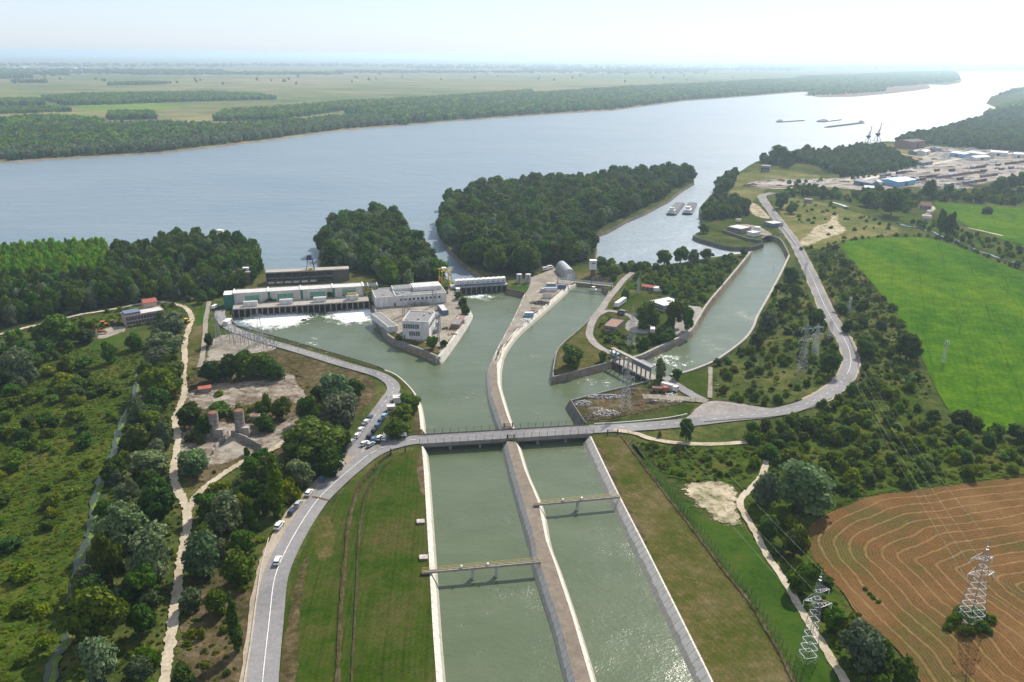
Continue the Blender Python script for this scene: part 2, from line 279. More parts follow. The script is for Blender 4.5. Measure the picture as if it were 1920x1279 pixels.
class MB:
    def __init__(s): s.v = []; s.f = []; s.sm = False
    def add(s, vs, fs):
        n = len(s.v); s.v += [tuple(v) for v in vs]; s.f += [tuple(i + n for i in f) for f in fs]; return s
    def box(s, x0, x1, y0, y1, z0, z1):
        return s.add([(x0, y0, z0), (x1, y0, z0), (x1, y1, z0), (x0, y1, z0), (x0, y0, z1), (x1, y0, z1), (x1, y1, z1), (x0, y1, z1)],
                     [(3, 2, 1, 0), (4, 5, 6, 7), (0, 1, 5, 4), (1, 2, 6, 5), (2, 3, 7, 6), (3, 0, 4, 7)])
    def cbox(s, c, w, d, h, rz=0):
        ca, sa = math.cos(rz), math.sin(rz); vs = []
        for z in (0, h):
            for x, y in ((-w/2, -d/2), (w/2, -d/2), (w/2, d/2), (-w/2, d/2)):
                vs.append((c[0] + x * ca - y * sa, c[1] + x * sa + y * ca, c[2] + z))
        return s.add(vs, [(3, 2, 1, 0), (4, 5, 6, 7), (0, 1, 5, 4), (1, 2, 6, 5), (2, 3, 7, 6), (3, 0, 4, 7)])
    def bar(s, a, b, w, h=None):
        a = Vector(a); b = Vector(b); d = b - a
        if d.length < 1e-6: return s
        d.normalize(); up = Vector((0, 0, 1)) if abs(d.z) < 0.95 else Vector((1, 0, 0))
        x = d.cross(up).normalized() * (w / 2); y = x.cross(d).normalized() * ((h or w) / 2)
        vs = [a - x - y, a + x - y, a + x + y, a - x + y, b - x - y, b + x - y, b + x + y, b - x + y]
        return s.add(vs, [(0, 1, 2, 3), (7, 6, 5, 4), (0, 4, 5, 1), (1, 5, 6, 2), (2, 6, 7, 3), (3, 7, 4, 0)])
    def cyl(s, c, r, h, n=16, r2=None, cap=True):
        r2 = r if r2 is None else r2; vs = []
        for k in range(n):
            a = 2 * math.pi * k / n; vs.append((c[0] + r * math.cos(a), c[1] + r * math.sin(a), c[2]))
        for k in range(n):
            a = 2 * math.pi * k / n; vs.append((c[0] + r2 * math.cos(a), c[1] + r2 * math.sin(a), c[2] + h))
        fs = [(k, (k + 1) % n, n + (k + 1) % n, n + k) for k in range(n)]
        if cap: fs += [tuple(range(n - 1, -1, -1)), tuple(range(n, 2 * n))]
        return s.add(vs, fs)
    def prism(s, poly, z0, z1):
        n = len(poly); vs = [(p[0], p[1], z0) for p in poly] + [(p[0], p[1], z1) for p in poly]
        area = sum(poly[i][0] * poly[(i+1) % n][1] - poly[(i+1) % n][0] * poly[i][1] for i in range(n))
        if area < 0: vs = [(p[0], p[1], z0) for p in poly[::-1]] + [(p[0], p[1], z1) for p in poly[::-1]]
        tris = tessellate_polygon([[Vector((v[0], v[1], 0)) for v in vs[:n]]])
        fs = [(k, (k + 1) % n, n + (k + 1) % n, n + k) for k in range(n)]
        for t in tris:
            a, b, c = [Vector(vs[i]) for i in t]
            if (b - a).cross(c - a).z < 0: t = (t[0], t[2], t[1])
            fs.append((t[0] + n, t[1] + n, t[2] + n)); fs.append((t[2], t[1], t[0]))
        return s.add(vs, fs)
    def rock(s, c, r, rng, flat=0.6):
        ph = [(1, 0, 0), (-1, 0, 0), (0, 1, 0), (0, -1, 0), (0, 0, 1), (0, 0, -0.5)]
        vs = [(c[0] + x * r * rng.uniform(.6, 1.3), c[1] + y * r * rng.uniform(.6, 1.3), c[2] + z * r * flat * rng.uniform(.6, 1.3)) for x, y, z in ph]
        return s.add(vs, [(0, 2, 4), (2, 1, 4), (1, 3, 4), (3, 0, 4), (2, 0, 5), (1, 2, 5), (3, 1, 5), (0, 3, 5)])
    def mesh(s, name, mat):
        me = bpy.data.meshes.new(name); me.from_pydata(s.v, [], s.f); me.materials.append(MATS[mat])
        if s.sm:
            for p in me.polygons: p.use_smooth = True
        me.update(); return me
    def build(s, name, mat, parent=None, label=None, cat=None, group=None, kind=None, loc=None):
        o = bpy.data.objects.new(name, s.mesh(name, mat)); COL.objects.link(o)
        if parent: o.parent = parent
        if loc: o.location = loc
        return tag(o, label, cat, group, kind)
# ---------------------------------------------------------------- ground zones
JR = random.Random(5)
EXCL = []
ZED = [L + 0.03]
def nz():
    ZED[0] += 0.006; return ZED[0]
def roughen(pts, step, amp, rng=JR):
    out = []
    n = len(pts)
    for i in range(n):
        a, b = pts[i], pts[(i + 1) % n]; d = (b - a).length; k = min(60, max(1, int(d / step)))
        nrm = Vector((-(b - a).y, (b - a).x, 0)); nrm = nrm.normalized() if nrm.length > 1e-6 else nrm
        for j in range(k):
            o = rng.uniform(-amp, amp) if amp else 0.0
            out.append(a.lerp(b, j / k) + nrm * o)
    return out
def smooth_closed(pts, it=1):
    for _ in range(it):
        q = []
        n = len(pts)
        for i in range(n):
            a, b = pts[i], pts[(i + 1) % n]; q += [a.lerp(b, .25), a.lerp(b, .75)]
        pts = q
    return pts
def catmull(pts, sub=6):
    out = []
    for i in range(len(pts) - 1):
        p0 = pts[max(0, i - 1)]; p1 = pts[i]; p2 = pts[i + 1]; p3 = pts[min(len(pts) - 1, i + 2)]
        for j in range(sub):
            t = j / sub
            out.append(0.5 * ((2 * p1) + (p2 - p0) * t + (2 * p0 - 5 * p1 + 4 * p2 - p3) * t * t + (3 * p1 - p0 - 3 * p2 + p3) * t ** 3))
    out.append(pts[-1].copy()); return out
def flat_mesh(name, pts, z, mat):
    vs = [(p.x, p.y, z) for p in pts]
    tris = tessellate_polygon([[Vector((p.x, p.y, 0)) for p in pts]])
    fs = []
    for t in tris:
        a, b, c = [Vector(vs[i]) for i in t]; n = (b - a).cross(c - a).z
        if abs(n) < 1e-9: continue
        fs.append(t if n > 0 else (t[0], t[2], t[1]))
    me = bpy.data.meshes.new(name); me.from_pydata(vs, [], fs); me.materials.append(MATS[mat]); me.update()
    o = bpy.data.objects.new(name, me); COL.objects.link(o); return o
def zone(name, px, mat, jit=1.0, smooth=1, z=None, excl=False, zb=L, step=None):
    pts = [gp(x, y, zb) for x, y in px]
    if smooth: pts = smooth_closed(pts, smooth)
    if excl: EXCL.append([(p.x, p.y) for p in pts])
    if mat in SOFTM and jit >= .3: return soft_zone(name, pts, z if z is not None else nz(), mat, min(9.0, 1.2 + jit * 3.5))
    if jit: pts = roughen(pts, step or max(2.0, jit * 2.2), jit)
    return tag(flat_mesh(name, pts, z if z is not None else nz(), mat), kind='structure')
SOFTM = {'sand', 'dry_earth', 'broken_slab', 'meadow', 'marsh', 'dry_lawn', 'lush_grass', 'wood_floor', 'yard', 'industrial_yard', 'lawn', 'gravel_shoulder', 'old_asphalt', 'track'}
def soft_zone(name, pts, z, mat, w):
    """zone whose outer ring carries the 'cut' attribute, so that its border breaks up raggedly"""
    k = len(pts); ar = abs(sum(pts[i].x * pts[(i+1) % k].y - pts[(i+1) % k].x * pts[i].y for i in range(k))) / 2; pe = sum((pts[i] - pts[i-1]).length for i in range(k)); w = min(w, 1.0 * ar / pe)
    pts = roughen(pts, max(3.0, w), w * .12); n = len(pts)
    if sum(pts[i].x * pts[(i+1) % n].y - pts[(i+1) % n].x * pts[i].y for i in range(n)) < 0: pts = pts[::-1]
    inn, out = [], []
    for i in range(n):
        d = pts[(i + 1) % n] - pts[i - 1]; nn = Vector((d.y, -d.x, 0)); nn = nn.normalized() if nn.length > 1e-6 else nn
        inn.append(pts[i] - nn * w * .5); out.append(pts[i] + nn * w * .5)
    vs = [(p.x, p.y, z) for p in inn] + [(p.x, p.y, z) for p in out]; fs = []
    for t in tessellate_polygon([[Vector((p.x, p.y, 0)) for p in inn]]):
        a, b, c = [Vector(vs[i]) for i in t]; k = (b - a).cross(c - a).z
        if abs(k) > 1e-9: fs.append(tuple(t) if k > 0 else (t[0], t[2], t[1]))
    for i in range(n): j = (i + 1) % n; fs.append((i, n + i, n + j, j))
    me = bpy.data.meshes.new(name); me.from_pydata(vs, [], fs); me.materials.append(MATS[mat])
    at = me.attributes.new('cut', 'FLOAT', 'POINT'); at.data.foreach_set('value', np.array([0.0] * n + [1.0] * n, 'f')); me.update()
    o = bpy.data.objects.new(name, me); COL.objects.link(o); return tag(o, kind='structure')
def strip_pts(c, w, jit=0.0):
    Lf, Rt = [], []
    for i, p in enumerate(c):
        d = (c[min(i + 1, len(c) - 1)] - c[max(i - 1, 0)]); d.z = 0; d.normalize(); n = Vector((-d.y, d.x, 0))
        ww = w[i] if isinstance(w, list) else w
        Lf.append(p + n * (ww / 2 + JR.uniform(-jit, jit))); Rt.append(p - n * (ww / 2 + JR.uniform(-jit, jit)))
    return Lf, Rt
def strip_mesh(name, c, w, z, mat, jit=0.0, off=0.0):
    if off:
        l, r = strip_pts(c, 2 * off); c = l
    Lf, Rt = strip_pts(c, w, jit); vs = []; fs = []
    for a, b in zip(Lf, Rt): vs += [(a.x, a.y, z), (b.x, b.y, z)]
    for i in range(len(c) - 1): fs.append((2*i, 2*i+1, 2*i+3, 2*i+2))
    me = bpy.data.meshes.new(name); me.from_pydata(vs, [], fs); me.materials.append(MATS[mat]); me.update()
    o = bpy.data.objects.new(name, me); COL.objects.link(o); return o
def road(name, px, w, mat, jit=0.0, sub=6, excl=True, z=None):
    c = catmull([gp(x, y) for x, y in px], sub)
    if excl:
        l, r = strip_pts(c, w + 1.5); EXCL.append([(p.x, p.y) for p in l] + [(p.x, p.y) for p in r[::-1]])
    o = strip_mesh(name, c, w, z if z is not None else nz(), mat, jit); tag(o, kind='structure'); return c
def inpoly(x, y, P):
    c = False; j = len(P) - 1
    for i in range(len(P)):
        xi, yi = P[i]; xj, yj = P[j]
        if (yi > y) != (yj > y) and x < (xj - xi) * (y - yi) / (yj - yi) + xi: c = not c
        j = i
    return c
def land(name, px, z, mat, skirt, depth=-2.0, world_extra=None, sk_mat='mud_shore', raw=None):
    pts = raw or [gp(x, y, z) for x, y in px]
    if world_extra: pts = pts + [Vector((a, b, z)) for a, b in world_extra]
    n = len(pts); area = sum(pts[i].x * pts[(i+1) % n].y - pts[(i+1) % n].x * pts[i].y for i in range(n))
    if area < 0: pts = pts[::-1]
    o = flat_mesh(name, pts, z, mat); me = o.data
    vs = [v.co.copy() for v in me.vertices]; fs = [tuple(p.vertices) for p in me.polygons]; nf = len(fs)
    for i in range(n):
        a = pts[i - 1]; b = pts[i]; c = pts[(i + 1) % n]
        d1 = (b - a).normalized(); d2 = (c - b).normalized(); nn = Vector((d1.y + d2.y, -(d1.x + d2.x), 0))
        if nn.length < 1e-4: nn = Vector((d1.y, -d1.x, 0))
        nn.normalize(); vs.append(b + nn * skirt + Vector((0, 0, depth - z)))
    for i in range(n):
        j = (i + 1) % n; fs.append((i, n + i, n + j, j))
    me2 = bpy.data.meshes.new(name); me2.from_pydata(vs, [], fs); me2.materials.append(MATS[mat]); me2.materials.append(MATS[sk_mat])
    for p in me2.polygons:
        if p.index >= nf: p.material_index = 1
    me2.update(); o.data = me2; bpy.data.meshes.remove(me)
    return tag(o, kind='structure')
def bank(name, px, w, ztop, zbot, side, mat='revetment_slabs', label=None, cat=None, thick=0.5, sub=4, lip=0.0, group=None, raw=None):
    """a sloped or upright concrete bank along a line of top-edge points; side=+1: slopes to the left of travel"""
    c = catmull([gp(x, y, L) for x, y in px], sub) if raw is None else raw
    tot = 0; vs = []; fs = []; run = []
    for i, p in enumerate(c):
        if i: tot += (p - c[i-1]).length
        d = c[min(i+1, len(c)-1)] - c[max(i-1, 0)]; d.z = 0; d.normalize(); n = Vector((-d.y, d.x, 0)) * side
        for (o, z, k) in ((-thick - 0.2, zbot, 0), (-thick, ztop + lip, 1), (0.0, ztop + lip, 1), (w, zbot, 0)):
            q = p + n * o; vs.append((q.x, q.y, z)); run.append((tot, (z - 0) / max(0.1, ztop), 0))
    for i in range(len(c) - 1):
        a = 4 * i; b = a + 4
        for k in range(3):
            f = (a + k, a + k + 1, b + k + 1, b + k); fs.append(f if side > 0 else f[::-1])
    fs.append((0, 1, 2, 3)); m = len(vs) - 4; fs.append((m + 3, m + 2, m + 1, m))
    me = bpy.data.meshes.new(name); me.from_pydata(vs, [], fs); me.materials.append(MATS[mat])
    at = me.attributes.new('run', 'FLOAT_VECTOR', 'POINT'); at.data.foreach_set('vector', np.array(run, 'f').ravel())
    me.update(); o = bpy.data.objects.new(name, me); COL.objects.link(o)
    return tag(o, label, cat, group)
# ---------------------------------------------------------------- SETTING: water and land
def sheet(name, x0, x1, y0, y1, z, mat):
    m = MB(); m.add([(x0, y0, z), (x1, y0, z), (x1, y1, z), (x0, y1, z)], [(0, 1, 2, 3)])
    return m.build(name, mat, kind='structure')
FAR = 95000
sheet('river', -FAR, FAR, -3000, FAR, 0.0, 'river_water')
# canal water below the dams, one sheet over the river's
CANAL_PX = [(425, 575), (700, 556), (855, 546), (952, 542), (1060, 520), (1160, 530), (1240, 650), (1400, 470), (1412, 463), (1440, 440), (1480, 470), (1440, 640), (1340, 720), (1300, 850), (1500, 1500), (700, 1500), (640, 760)]
o = flat_mesh('canal', [gp(x, y, 0) for x, y in CANAL_PX], 0.05, 'canal_water'); tag(o, kind='structure')

WEST = [(822, 1279), (815, 1180), (808, 1060), (802, 960), (797, 880), (793, 838), (791, 806), (787, 770), (780, 742), (765, 722), (743, 703), (710, 688), (680, 678), (640, 666), (600, 655), (560, 643), (520, 632), (490, 624), (465, 617), (445, 610), (436, 603), (433, 592), (436, 582),
        (560, 574), (692, 564), (700, 575), (707, 597), (716, 614), (724, 627), (740, 638), (765, 648), (790, 657), (812, 667), (822, 672), (830, 664), (848, 640), (868, 611), (880, 591), (882, 583), (876, 570), (868, 556), (856, 544),
        (851, 530), (832, 521), (820, 508), (806, 486), (786, 461), (768, 438), (754, 420), (740, 410), (700, 406), (640, 413), (612, 432), (602, 455), (598, 480), (600, 500), (622, 511), (500, 524), (496, 505), (486, 480), (455, 460), (400, 452), (300, 458), (225, 470), (205, 476), (100, 481), (0, 486), (-250, 493), (-700, 505), (-900, 700), (-1500, 1600), (830, 1600)]
land('west_bank', WEST, L, 'wild_grass', 1.6)
MID = [(1092, 1330), (1078, 1279), (1047, 1161), (1011, 1055), (1001, 1008), (972, 910), (963, 880), (950, 828), (943, 805), (925, 751), (920, 732), (918, 705), (919, 690), (924, 676), (935, 650), (957, 609), (974, 575), (985, 549),
       (950, 543), (953, 527), (925, 523), (903, 517), (886, 506), (862, 487), (844, 468), (830, 448), (821, 430), (822, 408), (838, 388), (880, 368), (950, 355), (1100, 341), (1220, 328), (1280, 323), (1300, 330), (1301, 342), (1280, 354), (1253, 375), (1237, 383), (1207, 399), (1173, 413), (1137, 433), (1105, 443), (1118, 462), (1116, 483), (1129, 491), (1174, 497), (1215, 499), (1280, 492), (1330, 483), (1385, 476), (1408, 474),
       (1390, 497), (1360, 533), (1329, 570), (1310, 600), (1296, 622), (1275, 635), (1236, 653), (1199, 670), (1170, 675), (1148, 677), (1143, 681), (1090, 695), (1037, 709), (1036, 700), (1038, 685), (1043, 661), (1054, 645), (1091, 613), (1110, 593), (1127, 571), (1136, 558), (1142, 546), (1120, 531), (1080, 528), (1065, 534), (1052, 547), (1028, 568), (992, 599), (964, 624), (941, 656), (934, 680), (932, 700), (933, 720), (941, 749), (950, 778), (960, 803), (968, 830), (983, 880), (1009, 942), (1023, 1012), (1041, 1061), (1072, 1154), (1108, 1279), (1120, 1330)]
land('middle_land', MID, L, 'wild_grass', 1.6)
EAST = [(1360, 1340), (1333, 1279), (1292, 1195), (1250, 1110), (1205, 1020), (1160, 932), (1130, 870), (1106, 819), (1097, 797), (1083, 775), (1069, 753), (1130, 737), (1193, 722), (1221, 713), (1255, 704), (1280, 700), (1310, 690), (1338, 678), (1355, 667), (1372, 655), (1395, 636), (1410, 615), (1418, 594), (1440, 555), (1463, 512), (1478, 480), (1470, 463), (1463, 452), (1452, 446), (1438, 444), (1429, 449), (1431, 457), (1410, 463), (1385, 464), (1363, 462), (1333, 454), (1312, 448), (1300, 442), (1306, 437), (1322, 430), (1318, 418), (1312, 400), (1313, 388), (1325, 374), (1336, 362), (1350, 346), (1366, 334), (1392, 319), (1402, 312), (1418, 303), (1450, 297), (1500, 291), (1560, 284), (1610, 274), (1640, 267), (1655, 265), (1678, 265), (1682, 260), (1700, 254), (1768, 243), (1798, 232), (1838, 221), (1857, 211), (1873, 202), (1850, 193), (1858, 181), (1885, 173), (1920, 168), (2000, 157), (2200, 147)]
land('east_bank', EAST, L, 'wild_grass', 1.6, world_extra=[(30000, 14000), (30000, -2500), (400, -2500), (110, 60)])
NORTH = [(-900, 352), (-500, 330), (-200, 314), (0, 303), (100, 297), (200, 291), (300, 285), (400, 274), (500, 262), (600, 248), (640, 243), (740, 235), (850, 226), (950, 219), (1050, 212), (1150, 206), (1280, 189), (1400, 180), (1500, 172), (1600, 167), (1650, 163), (1700, 160), (1740, 158), (1775, 159), (1798, 155), (1803, 150), (1799, 143), (1788, 135), (1820, 133), (1860, 132.5), (1920, 132.5), (2200, 133)]
land('north_plain', NORTH, 2.0, 'plain', 8, world_extra=[(FAR - 10, 60000), (FAR - 10, FAR - 10), (-FAR + 10, FAR - 10), (-FAR + 10, 1500)])
land('sandbar', [(1507, 178), (1530, 170), (1590, 166), (1660, 160), (1700, 160), (1740, 158), (1745, 165), (1720, 169), (1660, 176), (1600, 181), (1540, 182)], 1.2, 'mud_shore', 8)
# haze: pale air round the whole scene
hz = MB(); hz.box(-FAR - 500, FAR + 500, -3500, FAR + 500, -1.0, 165.0)
mh = bpy.data.materials.new('air'); mh.use_nodes = True; MATS['air'] = mh; hn = mh.node_tree.nodes; hn.remove(hn['Principled BSDF'])
pv = hn.new('ShaderNodeVolumePrincipled'); pv.inputs['Color'].default_value = (0.66, 0.85, 1.0, 1); pv.inputs['Density'].default_value = 0.0001; pv.inputs['Anisotropy'].default_value = 0.42
mh.node_tree.links.new(pv.outputs[0], hn['Material Output'].inputs['Volume'])
hz.build('haze', 'air', kind='stuff')
# ---------------------------------------------------------------- ground cover zones (each a few mm above the last)
def Z(name, px, mat, **k): return zone(name, px, mat, **k)
# north plain
zb = dict(zb=2.0)
Z('field', [(133, 199), (200, 194), (283, 192), (357, 201), (290, 207), (200, 210), (150, 207)], 'far_crop', jit=0, z=2.1, **zb)
Z('field', [(0, 216), (150, 212), (210, 219), (100, 223), (0, 226)], 'far_crop', jit=0, z=2.15, **zb)
Z('field', [(380, 205), (480, 196), (620, 193), (560, 200), (420, 206)], 'meadow', jit=0, z=2.15, **zb)
# west bank
Z('marsh', [(-400, 640), (0, 690), (120, 650), (200, 660), (262, 655), (262, 700), (250, 760), (222, 830), (200, 880), (172, 980), (150, 1060), (130, 1180), (90, 1300), (-900, 1400)], 'marsh', jit=2)
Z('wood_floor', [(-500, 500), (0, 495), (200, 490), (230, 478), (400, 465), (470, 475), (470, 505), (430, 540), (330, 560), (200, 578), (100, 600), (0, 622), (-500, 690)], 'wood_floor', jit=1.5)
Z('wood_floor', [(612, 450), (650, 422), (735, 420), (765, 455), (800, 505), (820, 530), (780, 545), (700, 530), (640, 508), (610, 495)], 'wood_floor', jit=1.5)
Z('grass_slope', [(0, 632), (60, 620), (140, 600), (250, 580), (330, 570), (350, 590), (330, 600), (240, 612), (150, 640), (60, 650), (0, 655)], 'marsh', jit=1)
Z('lawn', [(163, 650), (195, 636), (232, 628), (235, 645), (200, 652), (165, 662)], 'lush_grass', jit=.5)
Z('yard', [(180, 633), (196, 614), (238, 612), (236, 620), (222, 626), (188, 637)], 'yard', jit=.3, excl=True)
Z('dry_ground', [(335, 700), (372, 640), (385, 665), (400, 680), (470, 664), (530, 655), (600, 680), (680, 700), (708, 722), (700, 752), (640, 800), (560, 860), (500, 860), (440, 880), (400, 905), (345, 920), (330, 850), (330, 760)], 'dry_earth', jit=1)
Z('grass_bank', [(366, 590), (384, 573), (386, 600), (380, 650), (370, 690), (350, 720), (345, 700), (352, 650), (360, 612)], 'dry_lawn', jit=.6)
Z('grass_bank', [(363, 612), (372, 580), (384, 570), (386, 590), (378, 612)], 'lush_grass', jit=.4)
Z('gravel_yard', [(392, 640), (425, 625), (470, 632), (500, 645), (527, 655), (480, 662), (440, 668), (398, 680), (388, 678)], 'yard', jit=.5, excl=True)
Z('concrete_yard', [(345, 737), (400, 720), (450, 718), (500, 712), (530, 700), (546, 700), (560, 722), (545, 745), (500, 758), (440, 758), (400, 768), (370, 766), (348, 755)], 'broken_slab', jit=.8, excl=True)
Z('concrete_apron', [(528, 706), (536, 704), (556, 718), (576, 742), (572, 756), (552, 758), (532, 735)], 'broken_slab', jit=.3, excl=True)
Z('concrete_yard', [(338, 830), (352, 800), (420, 790), (520, 800), (555, 778), (562, 798), (540, 825), (500, 848), (450, 858), (410, 872), (370, 880), (340, 868)], 'broken_slab', jit=.8, excl=True)
Z('concrete_apron', [(404, 857), (430, 815), (468, 848), (440, 860), (418, 864)], 'yard', jit=.3)
Z('roadside_grass', [(523, 1330), (524, 1270), (531, 1180), (543, 1110), (560, 1045), (583, 1000), (620, 950), (665, 905), (715, 868), (760, 846), (790, 843), (795, 880), (800, 960), (806, 1060), (813, 1180), (821, 1330)], 'lawn', jit=.15, smooth=1)
Z('bare_shoulder', [(526, 1330), (528, 1250), (537, 1170), (552, 1100), (566, 1060), (580, 1040), (570, 1090), (562, 1160), (556, 1250), (558, 1330)], 'dry_earth', jit=.6)
Z('bare_patch', [(590, 985), (612, 965), (625, 985), (628, 1030), (605, 1060), (588, 1030)], 'dry_lawn', jit=1.2)
Z('lush_strip', [(650, 1330), (655, 1200), (662, 1060), (668, 980), (684, 922), (712, 872), (735, 852), (737, 856), (712, 885), (690, 925), (676, 985), (670, 1080), (664, 1200), (660, 1330)], 'lush_grass', jit=.3)
Z('bare_verge', [(782, 850), (793, 848), (797, 900), (799, 930), (790, 925), (783, 900)], 'dry_earth', jit=.4)
Z('gate_yard', [(735, 790), (733, 775), (748, 770), (742, 800), (728, 838), (712, 840), (716, 815)], 'gravel_shoulder', jit=.4)
Z('river_verge', [(780, 800), (772, 770), (782, 745), (789, 790), (789, 815), (768, 815)], 'dry_earth', jit=.3)
Z('quay_verge', [(700, 686), (745, 706), (768, 728), (757, 735), (748, 712), (715, 696), (660, 680), (640, 672), (600, 659), (660, 674)], 'lawn', jit=.2)
Z('dry_slope', [(330, 1300), (345, 1180), (345, 1110), (400, 1040), (450, 1100), (485, 1100), (480, 1200), (465, 1300)], 'dry_earth', jit=1.5)
Z('weir_forebay', [(432, 560), (438, 545), (490, 528), (500, 527), (622, 513), (660, 512), (700, 520), (705, 527), (600, 540), (440, 556)], 'dry_lawn', jit=.5)
# powerhouse peninsula paving
Z('station_yard', [(690, 556), (845, 540), (862, 556), (874, 580), (876, 592), (860, 618), (840, 640), (826, 662), (800, 655), (745, 630), (722, 608), (706, 580)], 'yard', jit=.2, smooth=0, excl=True)
Z('lawn', [(732, 624), (742, 622), (756, 634), (790, 642), (822, 648), (826, 664), (800, 657), (750, 640)], 'dry_lawn', jit=.3)
# middle land
Z('crane_yard', [(995, 522), (1047, 499), (1070, 505), (1082, 515), (1066, 532), (1051, 545), (1027, 567), (991, 598), (963, 623), (940, 655), (930, 684), (922, 684), (926, 674), (937, 648), (959, 607), (976, 573), (987, 548), (993, 534)], 'yard', jit=.3, smooth=0, excl=True)
Z('lawn', [(956, 537), (993, 536), (989, 546), (980, 550), (960, 544)], 'lush_grass', jit=.2, smooth=0)
Z('lawn', [(1081, 505), (1108, 504), (1108, 526), (1080, 525), (1078, 515)], 'dry_lawn', jit=.3)
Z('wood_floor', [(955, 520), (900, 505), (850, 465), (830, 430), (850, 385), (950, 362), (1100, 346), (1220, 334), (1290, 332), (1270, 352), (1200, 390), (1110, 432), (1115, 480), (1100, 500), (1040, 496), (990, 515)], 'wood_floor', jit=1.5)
Z('bank_grass', [(1040, 700), (1046, 665), (1060, 645), (1094, 617), (1130, 574), (1146, 550), (1160, 556), (1140, 580), (1110, 620), (1110, 640), (1140, 665), (1140, 676), (1050, 704)], 'dry_lawn', jit=.4)
Z('green_yard', [(1118, 640), (1112, 618), (1140, 590), (1165, 555), (1215, 540), (1260, 560), (1285, 600), (1260, 640), (1200, 665), (1150, 660)], 'lawn', jit=.8)
Z('scrub_ground', [(1165, 540), (1210, 505), (1300, 495), (1380, 482), (1380, 500), (1330, 560), (1280, 575), (1220, 545)], 'lush_grass', jit=.8)
Z('car_park', [(1172, 612), (1180, 598), (1222, 606), (1225, 620), (1215, 628), (1176, 622)], 'old_asphalt', jit=.3)
Z('forecourt', [(1281, 573), (1325, 577), (1300, 612), (1285, 628), (1262, 632), (1262, 600)], 'old_asphalt', jit=.5, excl=True)
# east bank
Z('apron', [(1262, 792), (1290, 783), (1308, 764), (1330, 751), (1380, 756), (1440, 767), (1480, 768), (1440, 782), (1350, 790), (1290, 797)], 'old_asphalt', jit=.2, excl=True)
Z('rubble_yard', [(1074, 757), (1130, 741), (1194, 726), (1215, 730), (1250, 730), (1300, 750), (1274, 758), (1180, 778), (1098, 795)], 'dry_earth', jit=.4, excl=True)
Z('roadside_grass', [(1110, 797), (1180, 782), (1280, 760), (1306, 760), (1285, 778), (1240, 791), (1150, 799)], 'lawn', jit=.3)
Z('lawn', [(1250, 708), (1335, 690), (1327, 750), (1300, 742)], 'lawn', jit=.2)
Z('canal_lawn', [(1108, 822), (1162, 818), (1214, 884), (1258, 942), (1304, 1001), (1356, 1071), (1400, 1125), (1465, 1240), (1510, 1330), (1360, 1330), (1335, 1279), (1252, 1110), (1162, 932), (1130, 870)], 'dry_lawn', jit=.15, smooth=0)
Z('canal_verge', [(1110, 826), (1122, 830), (1150, 880), (1165, 930), (1200, 985), (1215, 1020), (1208, 1022), (1162, 934), (1132, 872)], 'dry_earth', jit=.5)
Z('meadow_strip', [(1176, 822), (1230, 880), (1300, 960), (1345, 985), (1400, 990), (1440, 1050), (1470, 1095), (1500, 1150), (1560, 1250), (1590, 1330), (1520, 1330), (1470, 1240), (1405, 1125), (1358, 1069), (1260, 940), (1200, 862)], 'lush_grass', jit=.5)
Z('sand_pit', [(1276, 911), (1314, 905), (1358, 903), (1380, 922), (1381, 960), (1388, 984), (1366, 987), (1332, 967), (1304, 946)], 'sand', jit=1.0, excl=True)
Z('scrub_bank', [(1190, 830), (1260, 838), (1400, 838), (1500, 800), (1560, 770), (1640, 700), (1700, 720), (1745, 790), (1800, 812), (1920, 835), (2100, 850), (2100, 890), (1920, 893), (1780, 908), (1640, 924), (1540, 965), (1512, 1000), (1560, 1100), (1720, 1280), (1760, 1400), (1640, 1400), (1560, 1230), (1480, 1090), (1400, 960), (1380, 900), (1270, 905), (1220, 862)], 'marsh', jit=1.5)
Z('scrub_bank', [(1345, 675), (1400, 650), (1430, 590), (1470, 515), (1500, 505), (1550, 600), (1580, 670), (1560, 720), (1500, 755), (1430, 765), (1335, 748)], 'wild_grass', jit=.6)
Z('meadow', [(1460, 400), (1445, 372), (1500, 372), (1560, 385), (1640, 410), (1700, 435), (1660, 444), (1590, 450), (1540, 470), (1500, 462), (1480, 432)], 'meadow', jit=1.5)
Z('sand_pit', [(1496, 453), (1519, 441), (1526, 425), (1555, 418), (1561, 404), (1571, 402), (1569, 418), (1592, 434), (1550, 446), (1516, 462), (1502, 461)], 'sand', jit=1.0)
Z('meadow', [(1340, 372), (1365, 340), (1400, 322), (1450, 318), (1560, 332), (1500, 345), (1440, 352), (1420, 372), (1405, 385)], 'meadow', jit=1.5)
Z('scrap_yard', [(1395, 345), (1444, 336), (1538, 336), (1590, 334), (1660, 325), (1660, 345), (1640, 362), (1590, 354), (1490, 348), (1444, 354), (1398, 352)], 'industrial_yard', jit=1.5)
Z('industrial_yard', [(1640, 326), (1700, 312), (1740, 300), (1700, 285), (1740, 274), (1780, 277), (1849, 280), (1905, 285), (2050, 300), (2050, 320), (1940, 322), (1866, 340), (1796, 355), (1757, 354), (1718, 350), (1687, 352), (1630, 360), (1600, 345)], 'industrial_yard', jit=2)
Z('harbour_ground', [(1640, 270), (1680, 268), (1745, 275), (1700, 284), (1735, 298), (1690, 300), (1660, 285)], 'meadow', jit=1)
Z('bright_field', [(1566, 456), (1620, 447), (1700, 445), (1745, 447), (1790, 462), (1850, 485), (1920, 512), (2150, 575), (2150, 900), (1920, 812), (1860, 816), (1790, 790), (1752, 725), (1722, 655), (1692, 602), (1652, 552), (1612, 505)], 'crop', jit=.3, step=4)
Z('far_field', [(1742, 378), (1800, 384), (1930, 392), (2100, 396), (2100, 480), (1920, 462), (1850, 440), (1800, 418), (1775, 396)], 'crop', jit=.4, step=6)
